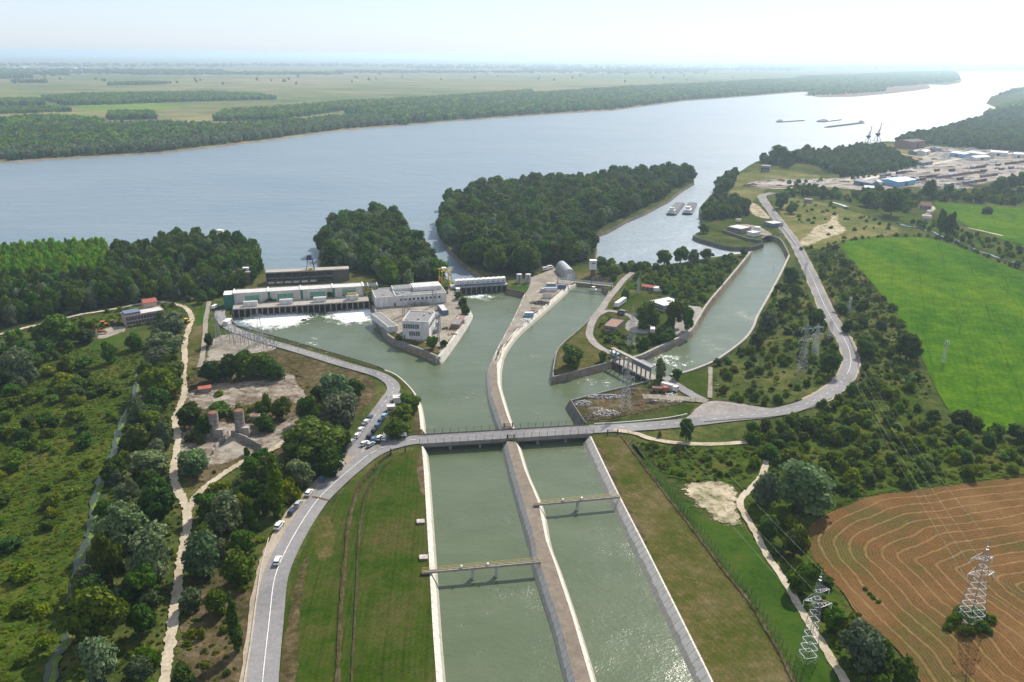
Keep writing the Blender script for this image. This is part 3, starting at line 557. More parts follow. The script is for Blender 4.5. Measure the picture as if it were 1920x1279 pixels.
Z('far_field', [(1610, 365), (1650, 362), (1700, 372), (1760, 380), (1735, 384), (1660, 378)], 'lush_grass', jit=1)
Z('far_field', [(1830, 355), (1920, 345), (2050, 340), (2050, 375), (1900, 372)], 'meadow', jit=1)
Z('reed_bed', [(1480, 360), (1560, 372), (1640, 395), (1700, 420), (1760, 440), (1850, 472), (1920, 500), (2050, 540), (2050, 500), (1920, 465), (1850, 446), (1780, 425), (1700, 400), (1620, 375), (1560, 362)], 'marsh', jit=2)
Z('sand_strip', [(1404, 385), (1416, 380), (1440, 404), (1446, 412), (1420, 408), (1408, 400)], 'sand', jit=.4)
Z('facility_yard', [(1340, 412), (1400, 405), (1440, 415), (1460, 440), (1440, 442), (1400, 436), (1350, 436), (1325, 425)], 'lawn', jit=.4)
Z('facility_paving', [(1364, 428), (1390, 420), (1420, 424), (1450, 440), (1440, 443), (1400, 438)], 'yard', jit=.3)
# stubble field with contour rows
def stubble():
    edge = [(1900, 1400), (1760, 1318), (1719, 1270), (1685, 1223), (1638, 1179), (1607, 1151), (1582, 1117), (1551, 1080), (1529, 1055), (1516, 1028), (1515, 1004), (1523, 986), (1551, 966), (1595, 947), (1645, 930), (1701, 923), (1779, 913), (1857, 902), (1920, 897), (2060, 888), (2300, 878)]
    e = catmull([gp(x, y) for x, y in edge], 3)
    E = np.array([(p.x, p.y) for p in e])
    far = [gp(2700, 1400)]
    pts = roughen(e + far, 3.0, 0.25)
    o = flat_mesh('stubble_field', pts, nz(), 'stubble'); bm = bmesh.new(); bm.from_mesh(o.data)
    # cut into a fine grid so the rows' distance can be carried on the vertices
    xs = [v.co.x for v in bm.verts]; ys = [v.co.y for v in bm.verts]
    for ax, lo, hi in ((0, min(xs), max(xs)), (1, min(ys), max(ys))):
        k = lo + 2.5
        while k < min(hi, lo + 420):
            co = (k, 0, 0) if ax == 0 else (0, k, 0); no = (1, 0, 0) if ax == 0 else (0, 1, 0)
            bmesh.ops.bisect_plane(bm, geom=bm.verts[:] + bm.edges[:] + bm.faces[:], plane_co=co, plane_no=no, dist=1e-5)
            k += 2.5
    bm.to_mesh(o.data); bm.free(); me = o.data
    co = np.empty(len(me.vertices) * 3, 'f'); me.vertices.foreach_get('co', co); P = co.reshape(-1, 3)[:, :2]
    A = E[:-1]; B = E[1:]; D = B - A; ll = (D ** 2).sum(1); best = np.full(len(P), 1e9)
    for i in range(len(A)):
        t = np.clip(((P - A[i]) @ D[i]) / ll[i], 0, 1); q = A[i] + t[:, None] * D[i]; best = np.minimum(best, np.hypot(*(P - q).T))
    run = np.zeros((len(P), 3), 'f'); run[:, 0] = best
    at = me.attributes.new('run', 'FLOAT_VECTOR', 'POINT'); at.data.foreach_set('vector', run.ravel()); tag(o, kind='structure')
    EXCL.append([(p.x, p.y) for p in e] + [(far[0].x, far[0].y)])
stubble()
EXCL.append([(gp(x, y).x, gp(x, y).y) for x, y in [(1570, 460), (1620, 452), (1740, 452), (1920, 518), (2150, 580), (2150, 890), (1920, 808), (1860, 808), (1795, 785), (1757, 725), (1727, 655), (1697, 602), (1657, 552)]])
# roads
MAIN = [(494, 1340), (493, 1279), (505, 1167), (514, 1093), (529, 1050), (550, 1009), (573, 971), (597, 938), (622, 913), (645, 892), (668, 873), (690, 856), (714, 843), (740, 834), (765, 828), (789, 825)]
road('gravel_shoulder', [(480, 1340), (480, 1279), (492, 1167), (500, 1100), (512, 1050), (530, 1010), (553, 970), (578, 938), (606, 908), (632, 885), (655, 862), (672, 838)], 7.5, 'gravel_shoulder', jit=.3)
MAINC = road('main_road', MAIN, 7.6, 'asphalt')
EASTR = [(1108, 806), (1142, 804), (1217, 800), (1274, 795), (1311, 791), (1350, 786), (1400, 781), (1440, 777), (1480, 769), (1520, 756), (1548, 741), (1572, 723), (1588, 703), (1595, 682), (1592, 658), (1581, 634), (1566, 610), (1547, 577), (1530, 538), (1513, 500), (1500, 474), (1486, 450), (1465, 422), (1444, 394), (1430, 374), (1430, 367), (1449, 362)]
road('road_verge', EASTR[9:], 9.2, 'gravel_shoulder', jit=.5)
EASTC = road('main_road', EASTR, 7.6, 'asphalt')
GATER = [(660, 856), (668, 838), (680, 820), (697, 791), (713, 768), (726, 750), (737, 735), (736, 722), (724, 711), (706, 702), (679, 694), (640, 683), (582, 665), (535, 651), (499, 641), (464, 629), (436, 618), (420, 606), (412, 592), (414, 582)]
GATEC = road('station_road', GATER, 6.0, 'asphalt')
TRACK = [(310, 1340), (311, 1260), (320, 1202), (327, 1144), (334, 1097), (341, 1038), (349, 1000), (352, 963), (341, 934), (328, 906), (326, 876), (332, 841), (333, 813), (329, 787), (338, 763), (346, 738), (344, 710), (346, 683), (347, 645), (353, 620), (360, 598), (352, 582), (338, 574), (300, 567), (250, 573), (200, 583), (140, 593), (100, 604), (50, 615), (0, 628), (-200, 670)]
road('dirt_track', TRACK, 2.7, 'track', jit=.4, sub=12)
road('dirt_track', [(351, 965), (366, 935), (382, 918), (406, 899), (441, 876), (476, 857), (518, 840), (556, 808), (580, 780)], 2.6, 'track', jit=.4, sub=12)
road('paved_path', [(392, 566), (390, 580), (386, 600), (384, 633), (379, 672), (374, 690)], 2.6, 'yard', jit=.15)
road('paved_path', [(366, 512), (350, 530), (337, 548), (330, 560)], 4.0, 'track', jit=.4)
road('paved_path', [(1186, 512), (1170, 525), (1158, 540), (1147, 553), (1137, 566), (1126, 584), (1113, 600), (1106, 618), (1106, 632), (1118, 648), (1140, 661), (1160, 668)], 4.2, 'old_asphalt', jit=.15)
road('paved_path', [(1124, 590), (1140, 584), (1160, 587), (1182, 594), (1190, 604)], 3.6, 'old_asphalt', jit=.15)
road('paved_path', [(1218, 714), (1246, 708), (1274, 727), (1302, 744), (1322, 754)][1:], 5.0, 'asphalt', jit=.1)
road('paved_path', [(1205, 745), (1240, 746), (1290, 750), (1325, 753)], 5.0, 'yard', jit=.4)
road('dirt_track', [(1150, 808), (1190, 814), (1220, 824), (1260, 831), (1300, 834), (1350, 834), (1400, 831)], 2.8, 'track', jit=.2)
road('dirt_track', [(1436, 865), (1432, 885), (1420, 905), (1399, 925), (1387, 945), (1397, 968), (1417, 1002), (1438, 1043), (1466, 1083), (1492, 1129), (1520, 1176), (1551, 1226), (1578, 1270), (1600, 1310)], 2.3, 'track', jit=.2)
road('ditch_path', [(1332, 690), (1331, 748)], 2.0, 'yard', jit=.1)
road('dirt_track', [(1810, 440), (1790, 428), (1815, 428), (1850, 436), (1880, 443)][2:], 3.5, 'track', jit=.3)
road('dirt_track', [(1738, 402), (1750, 392), (1742, 385)], 4, 'track', jit=.3)
road('harbour_road', [(1612, 339), (1670, 326), (1730, 313), (1790, 300), (1850, 293), (1905, 287)], 7, 'pale_concrete', jit=.3)
road('harbour_road', [(1660, 285), (1700, 291), (1730, 297), (1760, 304), (1790, 310)], 6, 'track', jit=.5)
road('harbour_road', [(1730, 297), (1745, 290), (1775, 284)], 6, 'track', jit=.5)
road('dirt_track', [(1445, 355), (1500, 352), (1560, 348), (1620, 340)], 5, 'track', jit=.8)
road('fence_furrow', [(633, 1330), (634, 1270), (639, 1167), (647, 1048), (656, 974), (671, 924), (690, 893), (712, 868), (734, 851)], 1.1, 'dry_earth', jit=.3, sub=10, excl=False)
road('fence_furrow', [(659, 1330), (660, 1270), (665, 1170), (671, 1048), (677, 974), (689, 924), (702, 900), (716, 882), (735, 862)], .7, 'dry_earth', jit=.2, sub=10, excl=False)
road('fence_furrow', [(1164, 817), (1214, 884), (1258, 942), (1304, 1001), (1356, 1071), (1400, 1125), (1440, 1190), (1468, 1240), (1500, 1310)], .8, 'dry_earth', jit=.2, sub=10, excl=False)
# ditch with duckweed, stream on the right
DITCH = [(262, 690), (253, 747), (236, 780), (225, 806), (216, 841), (202, 874), (183, 923), (174, 981), (166, 1015), (152, 1045), (138, 1111), (131, 1190), (105, 1237), (90, 1300)]
road('ditch_water', DITCH, 2.6, 'ditch_water', jit=.6)
dc = catmull([gp(x, y) for x, y in DITCH], 6)
for a, b in ((2, 24), (27, 50), (53, 78)):
    seg = dc[a:min(b, len(dc))]
    if len(seg) > 2: tag(strip_mesh('duckweed', seg, [max(.3, 1.3 + 1.1 * math.sin(i * 1.7) + JR.uniform(-.5, .5)) * math.sin(math.pi * (i + .6) / (len(seg) + .2)) ** .4 for i in range(len(seg))], nz(), 'duckweed', jit=.3, off=.5), kind='structure')
road('stream', [(1680, 418), (1699, 425), (1718, 427), (1736, 434), (1750, 436), (1761, 442), (1780, 449), (1796, 453), (1808, 461), (1820, 465), (1838, 474), (1855, 477), (1872, 485), (1894, 491), (1960, 515)], 2.6, 'ditch_water', jit=.8)
road('stream', [(1560, 380), (1575, 384), (1588, 389)], 4.0, 'river_water', jit=.6)
# road markings
def dashes(c, dash, gap, w, mat='marking', start=0, end=1e9, off=0.0):
    m = MB(); tot = 0; z = nz(); prev = None
    for i in range(1, len(c)):
        a, b = c[i-1], c[i]; seg = (b - a).length; d = (b - a).normalized(); n = Vector((-d.y, d.x, 0)); s = 0
        while s < seg:
            ph = (tot + s) % (dash + gap) if gap else 0
            if ph < dash:
                e = min(seg, s + (dash - ph if gap else seg)); 
                if start < tot + s < end:
                    p = a + d * s + n * off; q = a + d * e + n * off
                    m.add([p - n*w/2, q - n*w/2, q + n*w/2, p + n*w/2], [(0, 1, 2, 3)])
                s = e + 0.001
            else: s += dash + gap - ph
        tot += seg
    m.v = [(v[0], v[1], z) for v in m.v]; return m
solid('marking', (0.62, 0.61, 0.58), 0.8, 0.3, 1.5, world=True)
for c, a in ((MAINC, (0, 175)),):
    dashes(c, 1, 0, 0.22, start=0, end=130).build('road_marking', 'marking', kind='structure')
    dashes(c, 3, 3, 0.2, start=130).build('road_marking', 'marking', kind='structure')
dashes(EASTC, 1, 0, 0.2, start=150, end=330).build('road_marking', 'marking', kind='structure')
dashes(EASTC, 3, 3, 0.22, start=330, end=600).build('road_marking', 'marking', kind='structure')
dashes(EASTC, 2, 4, 0.18, start=10, end=150).build('road_marking', 'marking', kind='structure')
dashes(GATEC, 2, 3, 0.15, start=30, end=400).build('road_marking', 'marking', kind='structure')
# joint repaired across the road
solid('joint', (0.30, 0.20, 0.09), 0.9, 0.2, 1.0, world=True)
a = gp(586, 933); b = gp(617, 940); m = MB(); m.bar(a, b, 0.6, 0.01); m.v = [(v[0], v[1], ZED[0] + 0.02 + (0.004 if i % 8 > 3 else 0)) for i, v in enumerate(m.v)]; m.build('road_joint', 'joint', kind='structure')
# ---------------------------------------------------------------- concrete banks
bank('concrete_bank', [(822, 1330), (822, 1279), (815, 1180), (808, 1060), (802, 960), (797, 880), (793, 838)], 2.3, L + .25, -0.6, -1, label='pale sloped concrete bank along the left side of the left canal below the bridge', cat='bank')
bank('concrete_bank', [(791, 806), (787, 770), (780, 742), (765, 722), (743, 703), (722, 694)], 2.3, L + .25, -0.6, -1, label='pale concrete bank curving round the basin just above the road bridge, by the gatehouse trees', cat='bank')
bank('river_wall', [(722, 694), (710, 688), (680, 678), (640, 666), (600, 655), (560, 643), (520, 632), (490, 624), (465, 617), (445, 610), (436, 603)], 0.6, L + .5, -0.6, -1, 'dark_concrete', label='dark concrete quay wall along the road beside the foaming tailrace', cat='wall')
bank('concrete_bank', [(1092, 1330), (1078, 1279), (1047, 1161), (1011, 1055), (1001, 1008), (972, 910), (963, 880), (950, 830)], 2.4, L + .1, -0.6, 1, label='jointed concrete slope on the left side of the dividing dike below the bridge', cat='bank')
bank('concrete_bank', [(1108, 1330), (1108, 1279), (1072, 1154), (1041, 1061), (1023, 1012), (1009, 942), (983, 880), (968, 830)], 2.6, L + .1, -0.6, -1, label='brightly lit jointed concrete slope on the right side of the dividing dike', cat='bank')
bank('concrete_bank', [(943, 803), (925, 751), (920, 732), (918, 705), (919, 690), (924, 676), (935, 650), (957, 609), (974, 575), (985, 549)], 2.4, L + .1, -0.6, 1, label='grey concrete slope on the left side of the dike between bridge and storage yard', cat='bank')
bank('concrete_bank', [(960, 803), (950, 778), (941, 749), (933, 720), (932, 700), (934, 680), (941, 656), (964, 624), (992, 599), (1028, 568), (1052, 547), (1065, 534), (1078, 528)], 2.8, L + .1, -0.6, -1, label='long pale concrete slope curving along the storage yard down to the bridge', cat='bank')
bank('concrete_bank', [(1340, 1300), (1333, 1279), (1292, 1195), (1250, 1110), (1205, 1020), (1160, 932), (1130, 870), (1106, 819)], 3.4, L + .3, -0.6, 1, label='shaded slabbed concrete slope along the right side of the right canal', cat='bank')
bank('river_wall', [(1097, 796), (1083, 775), (1069, 753)], 2.6, L + .9, -0.6, 1, 'dark_concrete', label='dark triangular end wall of the rubble yard just above the bridge', cat='wall')
bank('river_wall', [(1069, 753), (1130, 737), (1193, 722), (1221, 713)], .3, L + .8, -0.6, 1, 'weathered_wall', label='low concrete wall between the rubble yard and the side channel', cat='wall')
bank('river_wall', [(1170, 675), (1148, 677), (1143, 681), (1090, 695), (1037, 709)], .3, L + .7, -0.6, 1, 'weathered_wall', label='concrete wall along the side channel below the grassy point', cat='wall')
bank('river_wall', [(1037, 709), (1036, 700), (1038, 685), (1043, 661), (1054, 645), (1091, 613), (1110, 593), (1127, 571), (1136, 558), (1142, 546)], 1.2, L + .5, -0.6, 1, 'weathered_wall', label='curved concrete wall of the grassy point along the middle channel', cat='wall')
bank('river_wall', [(1408, 474), (1390, 497), (1360, 533), (1329, 570), (1310, 600), (1296, 622), (1275, 635), (1236, 653), (1199, 670), (1170, 675)], .3, L + .9, -0.6, 1, 'concrete', label='long left wall of the right intake canal, curving towards the gate bridge', cat='wall', thick=1.2)
bank('river_wall', [(1255, 704), (1280, 700), (1310, 690), (1338, 678), (1355, 667), (1372, 655), (1395, 636), (1410, 615), (1418, 594), (1440, 555), (1463, 512), (1478, 480)], .3, L + .9, -0.6, 1, 'concrete', label='long right wall of the right intake canal with a pale parapet', cat='wall', thick=1.3)
bank('river_wall', [(1478, 480), (1470, 463), (1463, 452), (1452, 446), (1438, 444), (1429, 449)], .3, L + 1.1, -0.6, 1, 'dark_concrete', label='dark wall closing the upper end of the right intake canal', cat='wall', thick=1.2)
bank('river_wall', [(1431, 457), (1410, 463), (1385, 464), (1363, 462), (1333, 454), (1312, 448), (1300, 442)], 1.5, L + .5, -0.6, -1, 'dark_concrete', label='dark stone quay of the small spit by the settling basin', cat='wall')
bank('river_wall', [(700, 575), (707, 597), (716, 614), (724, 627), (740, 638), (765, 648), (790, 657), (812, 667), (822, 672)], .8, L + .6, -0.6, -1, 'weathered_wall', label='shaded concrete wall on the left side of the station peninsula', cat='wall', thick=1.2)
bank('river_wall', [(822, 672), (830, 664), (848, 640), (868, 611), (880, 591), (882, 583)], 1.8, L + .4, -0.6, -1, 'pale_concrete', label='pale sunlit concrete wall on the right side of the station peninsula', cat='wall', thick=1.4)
bank('river_wall', [(985, 549), (950, 543)], .3, L + .6, -0.6, 1, 'dark_concrete', label='dark mossy wall under the small lawn beside the gated weir', cat='wall')
# dike roadway
zone('dike_roadway', [(1092, 1330), (1078, 1279), (1047, 1161), (1011, 1055), (1001, 1008), (972, 910), (963, 880), (950, 828), (968, 830), (983, 880), (1009, 942), (1023, 1012), (1041, 1061), (1072, 1154), (1108, 1279), (1115, 1330)], 'dike_top', jit=0, smooth=0, z=L + .2)
zone('dike_roadway', [(943, 805), (925, 751), (920, 732), (918, 705), (919, 690), (924, 676), (932, 690), (933, 720), (941, 749), (950, 778), (960, 803)], 'dike_top', jit=0, smooth=0, z=L + .2)
# foam below the dams, and white shimmer of open water painted with it
def foam(px, ctr, radpx, amp=1.0):
    pts = [gp(x, y, 0) for x, y in px]; c = gp(ctr[0], ctr[1], 0); R = (gp(ctr[0] + radpx, ctr[1], 0) - c).length
    bm = bmesh.new(); xs = [p.x for p in pts]; ys = [p.y for p in pts]; P = [(p.x, p.y) for p in pts]; vs = {}; m = MB(); run = []; st = 1.5
    i0, i1, j0, j1 = int(min(xs) / st), int(max(xs) / st) + 1, int(min(ys) / st), int(max(ys) / st) + 1
    for i in range(i0, i1):
        for j in range(j0, j1):
            if inpoly((i + .5) * st, (j + .5) * st, P):
                q = []
                for a, b in ((i, j), (i + 1, j), (i + 1, j + 1), (i, j + 1)):
                    if (a, b) not in vs:
                        vs[(a, b)] = len(m.v); x, y = a * st, b * st; m.v.append((x, y, 0.12))
                        d = Vector((x - c.x, (y - c.y) * 1.0, 0)).length / R; run.append((amp * max(0, 1 - d) ** .8, 0, 0))
                    q.append(vs[(a, b)])
                m.f.append(tuple(q))
    bm.free(); o = m.build('foam_and_shimmer', 'foam', kind='structure'); at = o.data.attributes.new('run', 'FLOAT_VECTOR', 'POINT'); at.data.foreach_set('vector', np.array(run, 'f').ravel())
foam([(438, 592), (560, 578), (600, 590), (600, 645), (545, 636), (470, 612), (440, 604)], (520, 596), 95, 1.15)
foam([(560, 584), (690, 571), (706, 612), (724, 640), (700, 690), (610, 660), (570, 620)], (668, 590), 80, 1.1)
foam([(540, 600), (690, 590), (720, 650), (700, 700), (600, 650), (560, 640)], (600, 640), 90, .42)
foam([(868, 556), (950, 549), (950, 565), (900, 580), (880, 575)], (900, 554), 52, .62)
foam([(1180, 690), (1240, 662), (1300, 640), (1340, 670), (1270, 700), (1220, 720)], (1250, 678), 75, .5)  # no foam here: soft white patches paint the water's shimmer
foam([(1070, 700), (1150, 690), (1180, 720), (1080, 745), (1050, 735)], (1110, 715), 60, .38)  # painted shimmer of the side channel, fainter still
foam([(1330, 470), (1405, 464), (1415, 474), (1380, 480), (1330, 484)], (1385, 470), 40, .6)
# ---------------------------------------------------------------- vegetation
def lobes_crown(seed, kind):
    r = np.random.RandomState(seed); Ls = []
    if kind == 'poplar':
        n = 16
        for k in range(n):
            t = k / (n - 1); R = 0.16 + 0.17 * math.sin(math.pi * min(1, t * 1.05) ** 0.8) ; a = r.uniform(0, 6.28); o = r.uniform(0, .09)
            Ls.append((o * math.cos(a), o * math.sin(a), 0.28 + 2.15 * t, max(.1, R * (1 - .35 * t)), 1.5))
        H = 2.7
    elif kind == 'shrub':
        for k in range(9):
            a = r.uniform(0, 6.28); d = r.uniform(0, .62); Ls.append((d * math.cos(a), d * math.sin(a), r.uniform(.28, .75) * (1.1 - d * .5), r.uniform(.28, .48), .9))
        H = 1.3
    else:
        n = 26
        for k in range(n):
            a = k * 2.4 + r.uniform(-.5, .5); u = r.uniform(-1, 1); d = (1 - abs(u) ** 2.2 * (.7 if u > 0 else .35)) * r.uniform(.35, .78); R = r.uniform(.2, .37)
            Ls.append((d * math.cos(a), d * math.sin(a), 1.04 + u * .78, R, .85))
        Ls.append((0, 0, 1.05, .62, 1.1)); H = 2.1
    return Ls
ICO = None
def ico():
    global ICO
    if ICO is None:
        bm = bmesh.new(); bmesh.ops.create_icosphere(bm, subdivisions=1, radius=1); ICO = ([v.co.copy() for v in bm.verts], [tuple(v.index for v in f.verts) for f in bm.faces]); bm.free()
    return ICO
def crown_mesh(name, seed, kind, nleaf, leaf, mat, core=.72):
    """unit crown (radius about 1 m, scaled by its tree): leaf sprays spread over lobes, with gaps between"""
    r = np.random.RandomState(seed); Ls = np.array(lobes_crown(seed, kind))
    w = Ls[:, 3] ** 2; idx = r.choice(len(Ls), nleaf, p=w / w.sum())
    d = r.normal(size=(nleaf, 3)); d[:, 2] += .35; d /= np.linalg.norm(d, axis=1)[:, None]
    rr = Ls[idx, 3] * (1.06 - .38 * r.rand(nleaf) ** 2) * (1 + .12 * np.sin(d[:, 0] * 7 + idx) * np.cos(d[:, 1] * 6))
    st = np.where(r.rand(nleaf) < .06, 1.22, 1.0); rr = rr * st
    P = Ls[idx, :3] + d * rr[:, None] * np.stack([np.ones(nleaf), np.ones(nleaf), Ls[idx, 4]], 1)
    nrm = d + r.normal(size=(nleaf, 3)) * .55; nrm /= np.linalg.norm(nrm, axis=1)[:, None]
    a = np.cross(nrm, r.normal(size=(nleaf, 3))); a /= np.linalg.norm(a, axis=1)[:, None]; b = np.cross(nrm, a)
    s = leaf * r.uniform(.6, 1.35, nleaf)[:, None]
    q = np.stack([P - a * s - b * s * .45, P + a * s * .3 - b * s * .8, P + a * s + b * s * .45, P - a * s * .3 + b * s * .8], 1)
    V = q.reshape(-1, 3); nv = len(V); Fa = np.arange(nv).reshape(-1, 4).tolist(); V = V.tolist()
    iv, fi = ico()
    for k, l in enumerate(Ls):
        n0 = len(V); R = l[3] * core
        for v in iv:
            j = 1 + .25 * math.sin(v.x * 5 + k) * math.cos(v.y * 4 + k * 2)
            V.append((l[0] + v.x * R * j, l[1] + v.y * R * j, l[2] + v.z * R * l[4] * j))
        Fa += [[i + n0 for i in f] for f in fi]
    me = bpy.data.meshes.new(name); me.from_pydata(V, [], Fa); me.materials.append(MATS[mat]); me.update(); return me
def trunk_mesh(name, seed, kind):
    r = random.Random(seed); m = MB(); m.cyl((0, 0, -.1), .085, .75, 7, .06, False)
    if kind == 'poplar': m.cyl((0, 0, .6), .06, 1.6, 6, .015)
    elif kind == 'shrub':
        m = MB()
        for k in range(4):
            a = k * 1.6; m.bar((0, 0, -.05), (.3 * math.cos(a), .3 * math.sin(a), .5), .05)
    else:
        for k in range(5):
            a = k * 1.256 + r.uniform(-.3, .3); m.bar((0, 0, .55), (.5 * math.cos(a), .5 * math.sin(a), 1.25 + r.uniform(-.1, .2)), .05)
    return m.mesh(name, 'bark')
KINDS = {}
def proto(key, name, kind, mat, n, nleaf, leaf, seeds):
    KINDS[key] = (name, [(crown_mesh('crown', s, kind, nleaf, leaf, mat), trunk_mesh('trunk', s, kind)) for s in seeds])
proto('green', 'broadleaf_tree', 'tree', 'leaf_green', 5, 2600, .085, [1, 2, 3, 4, 5])
proto('silver', 'willow_tree', 'tree', 'leaf_silver', 4, 2900, .075, [11, 12, 13, 14])
proto('poplar', 'poplar_tree', 'poplar', 'leaf_green', 3, 1500, .060, [21, 22, 23])
proto('row', 'poplar_tree', 'tree', 'leaf_poplar', 3, 1700, .085, [51, 52, 53])
proto('shrub', 'shrub', 'shrub', 'leaf_shrub', 4, 700, .12, [31, 32, 33, 34])
proto('red', 'copper_tree', 'tree', 'leaf_red', 1, 1500, .085, [41])
VR = random.Random(77)
NAT = {'row': 2.1, 'green': 2.1, 'silver': 2.1, 'poplar': 2.62, 'shrub': 1.25, 'red': 2.1}    # height of the unit crown
CAT = {'row': 'tree', 'green': 'tree', 'silver': 'tree', 'poplar': 'tree', 'shrub': 'shrub', 'red': 'tree'}
COUNT = {}
def make_tree(key, pos, R, H, label, group=None, rz=None):
    name, vs = KINDS[key]; cm, tm = vs[VR.randrange(len(vs))]
    COUNT[key] = COUNT.get(key, 0) + 1
    av = VR.uniform(.84, 1.18); t = thing(name, label, CAT[key], pos, VR.uniform(0, 6.28) if rz is None else rz, group, (R * av, R / av, H / NAT[key]))
    for n, me in (('crown', cm), ('trunk', tm)):
        o = bpy.data.objects.new(n, me); COL.objects.link(o); o.parent = t
    return t
def T(key, x, w, ytop, ybot, label, group=None):
    """a tree whose crown spans rows ytop..ybot, w pixels wide, centred on column x"""
    g = gp(x, ybot); d = Vector((g.x, g.y, 0)).normalized(); depth = (g - Vector((0, 0, CAMZ))).dot(FW)
    R = w / 2 * depth / F / 1.02; base = g + d * R * .55; H = height_at(base, ytop); H = max(1.0, H)
    mn = {'green': .9, 'silver': .9, 'poplar': 2.5, 'shrub': .6, 'red': .9}[key]; H = max(H, R * mn)
    if key == 'poplar': R = R / .36
    base.z = L - .05
    return make_tree(key, base, R, H * 1.0, label, group)
PLACED = []
exec_trees = []
def near_tree(x, y, R):
    for a, b, r in PLACED:
        if (a - x) ** 2 + (b - y) ** 2 < (r * .8 + R * .6) ** 2: return True
    return False
LANDS = {}
def scatter(px, spacing, kinds, hr, label, group, jit=.45, excl=True, wr=.5, z=L, seed=0, keep=1.0, lean=None, grid=0.0):
    """candidates on a jittered grid inside a ground polygon; kinds = [(key, weight)], hr = height range"""
    P = [(gp(x, y, z).x, gp(x, y, z).y) for x, y in px]; rng = random.Random(seed or len(px) * 13 + int(px[0][0]))
    xs = [p[0] for p in P]; ys = [p[1] for p in P]; out = []
    ca, sa = math.cos(grid), math.sin(grid)
    cx, cy = sum(xs) / len(xs), sum(ys) / len(ys); rr = max(max(xs) - min(xs), max(ys) - min(ys)) * .75
    n = int(rr / spacing) + 1; boxes = [(min(p[0] for p in E), max(p[0] for p in E), min(p[1] for p in E), max(p[1] for p in E), E) for E in EXCL] if excl else []
    for i in range(-n, n):
        for j in range(-n, n):
            if rng.random() > keep: continue
            a = (i + rng.uniform(-jit, jit)) * spacing; b = (j + rng.uniform(-jit, jit)) * spacing
            x = cx + a * ca - b * sa; y = cy + a * sa + b * ca
            if not inpoly(x, y, P): continue
            h = rng.uniform(*hr)
            if any(bx[0] - 2 < x < bx[1] + 2 and bx[2] - 2 < y < bx[3] + 2 and (inpoly(x, y, bx[4]) or inpoly(x + 1.5, y, bx[4]) or inpoly(x - 1.5, y, bx[4]) or inpoly(x, y - 2.5, bx[4])) for bx in boxes): continue
            u = rng.random() * sum(k[1] for k in kinds)
            for key, wgt in kinds:
                u -= wgt
                if u <= 0: break
            hh = h * (.8 if key == 'silver' else 1.0)
            out.append((key, x, y, z, hh, hh * wr * rng.uniform(.85, 1.2) * (.45 if key == 'poplar' else 1), label, group))
    exec_trees.extend(out)
def tree_line(pts, spacing, kinds, hr, label, group, wr=.5, seed=3, keep=1.0, jit=1.0):
    c = catmull([gp(x, y) for x, y in pts], 6); rng = random.Random(seed); s = 0
    for i in range(1, len(c)):
        seg = (c[i] - c[i-1]).length
        while s < seg:
            p = c[i-1].lerp(c[i], s / seg)
            if rng.random() < keep:
                key = kinds[rng.randrange(len(kinds))]; h = rng.uniform(*hr); exec_trees.append((key, p.x + rng.uniform(-jit, jit), p.y + rng.uniform(-jit, jit), L, h, h * wr * rng.uniform(.85, 1.2), label, group))
            s += spacing * rng.uniform(.7, 1.3)
        s -= seg
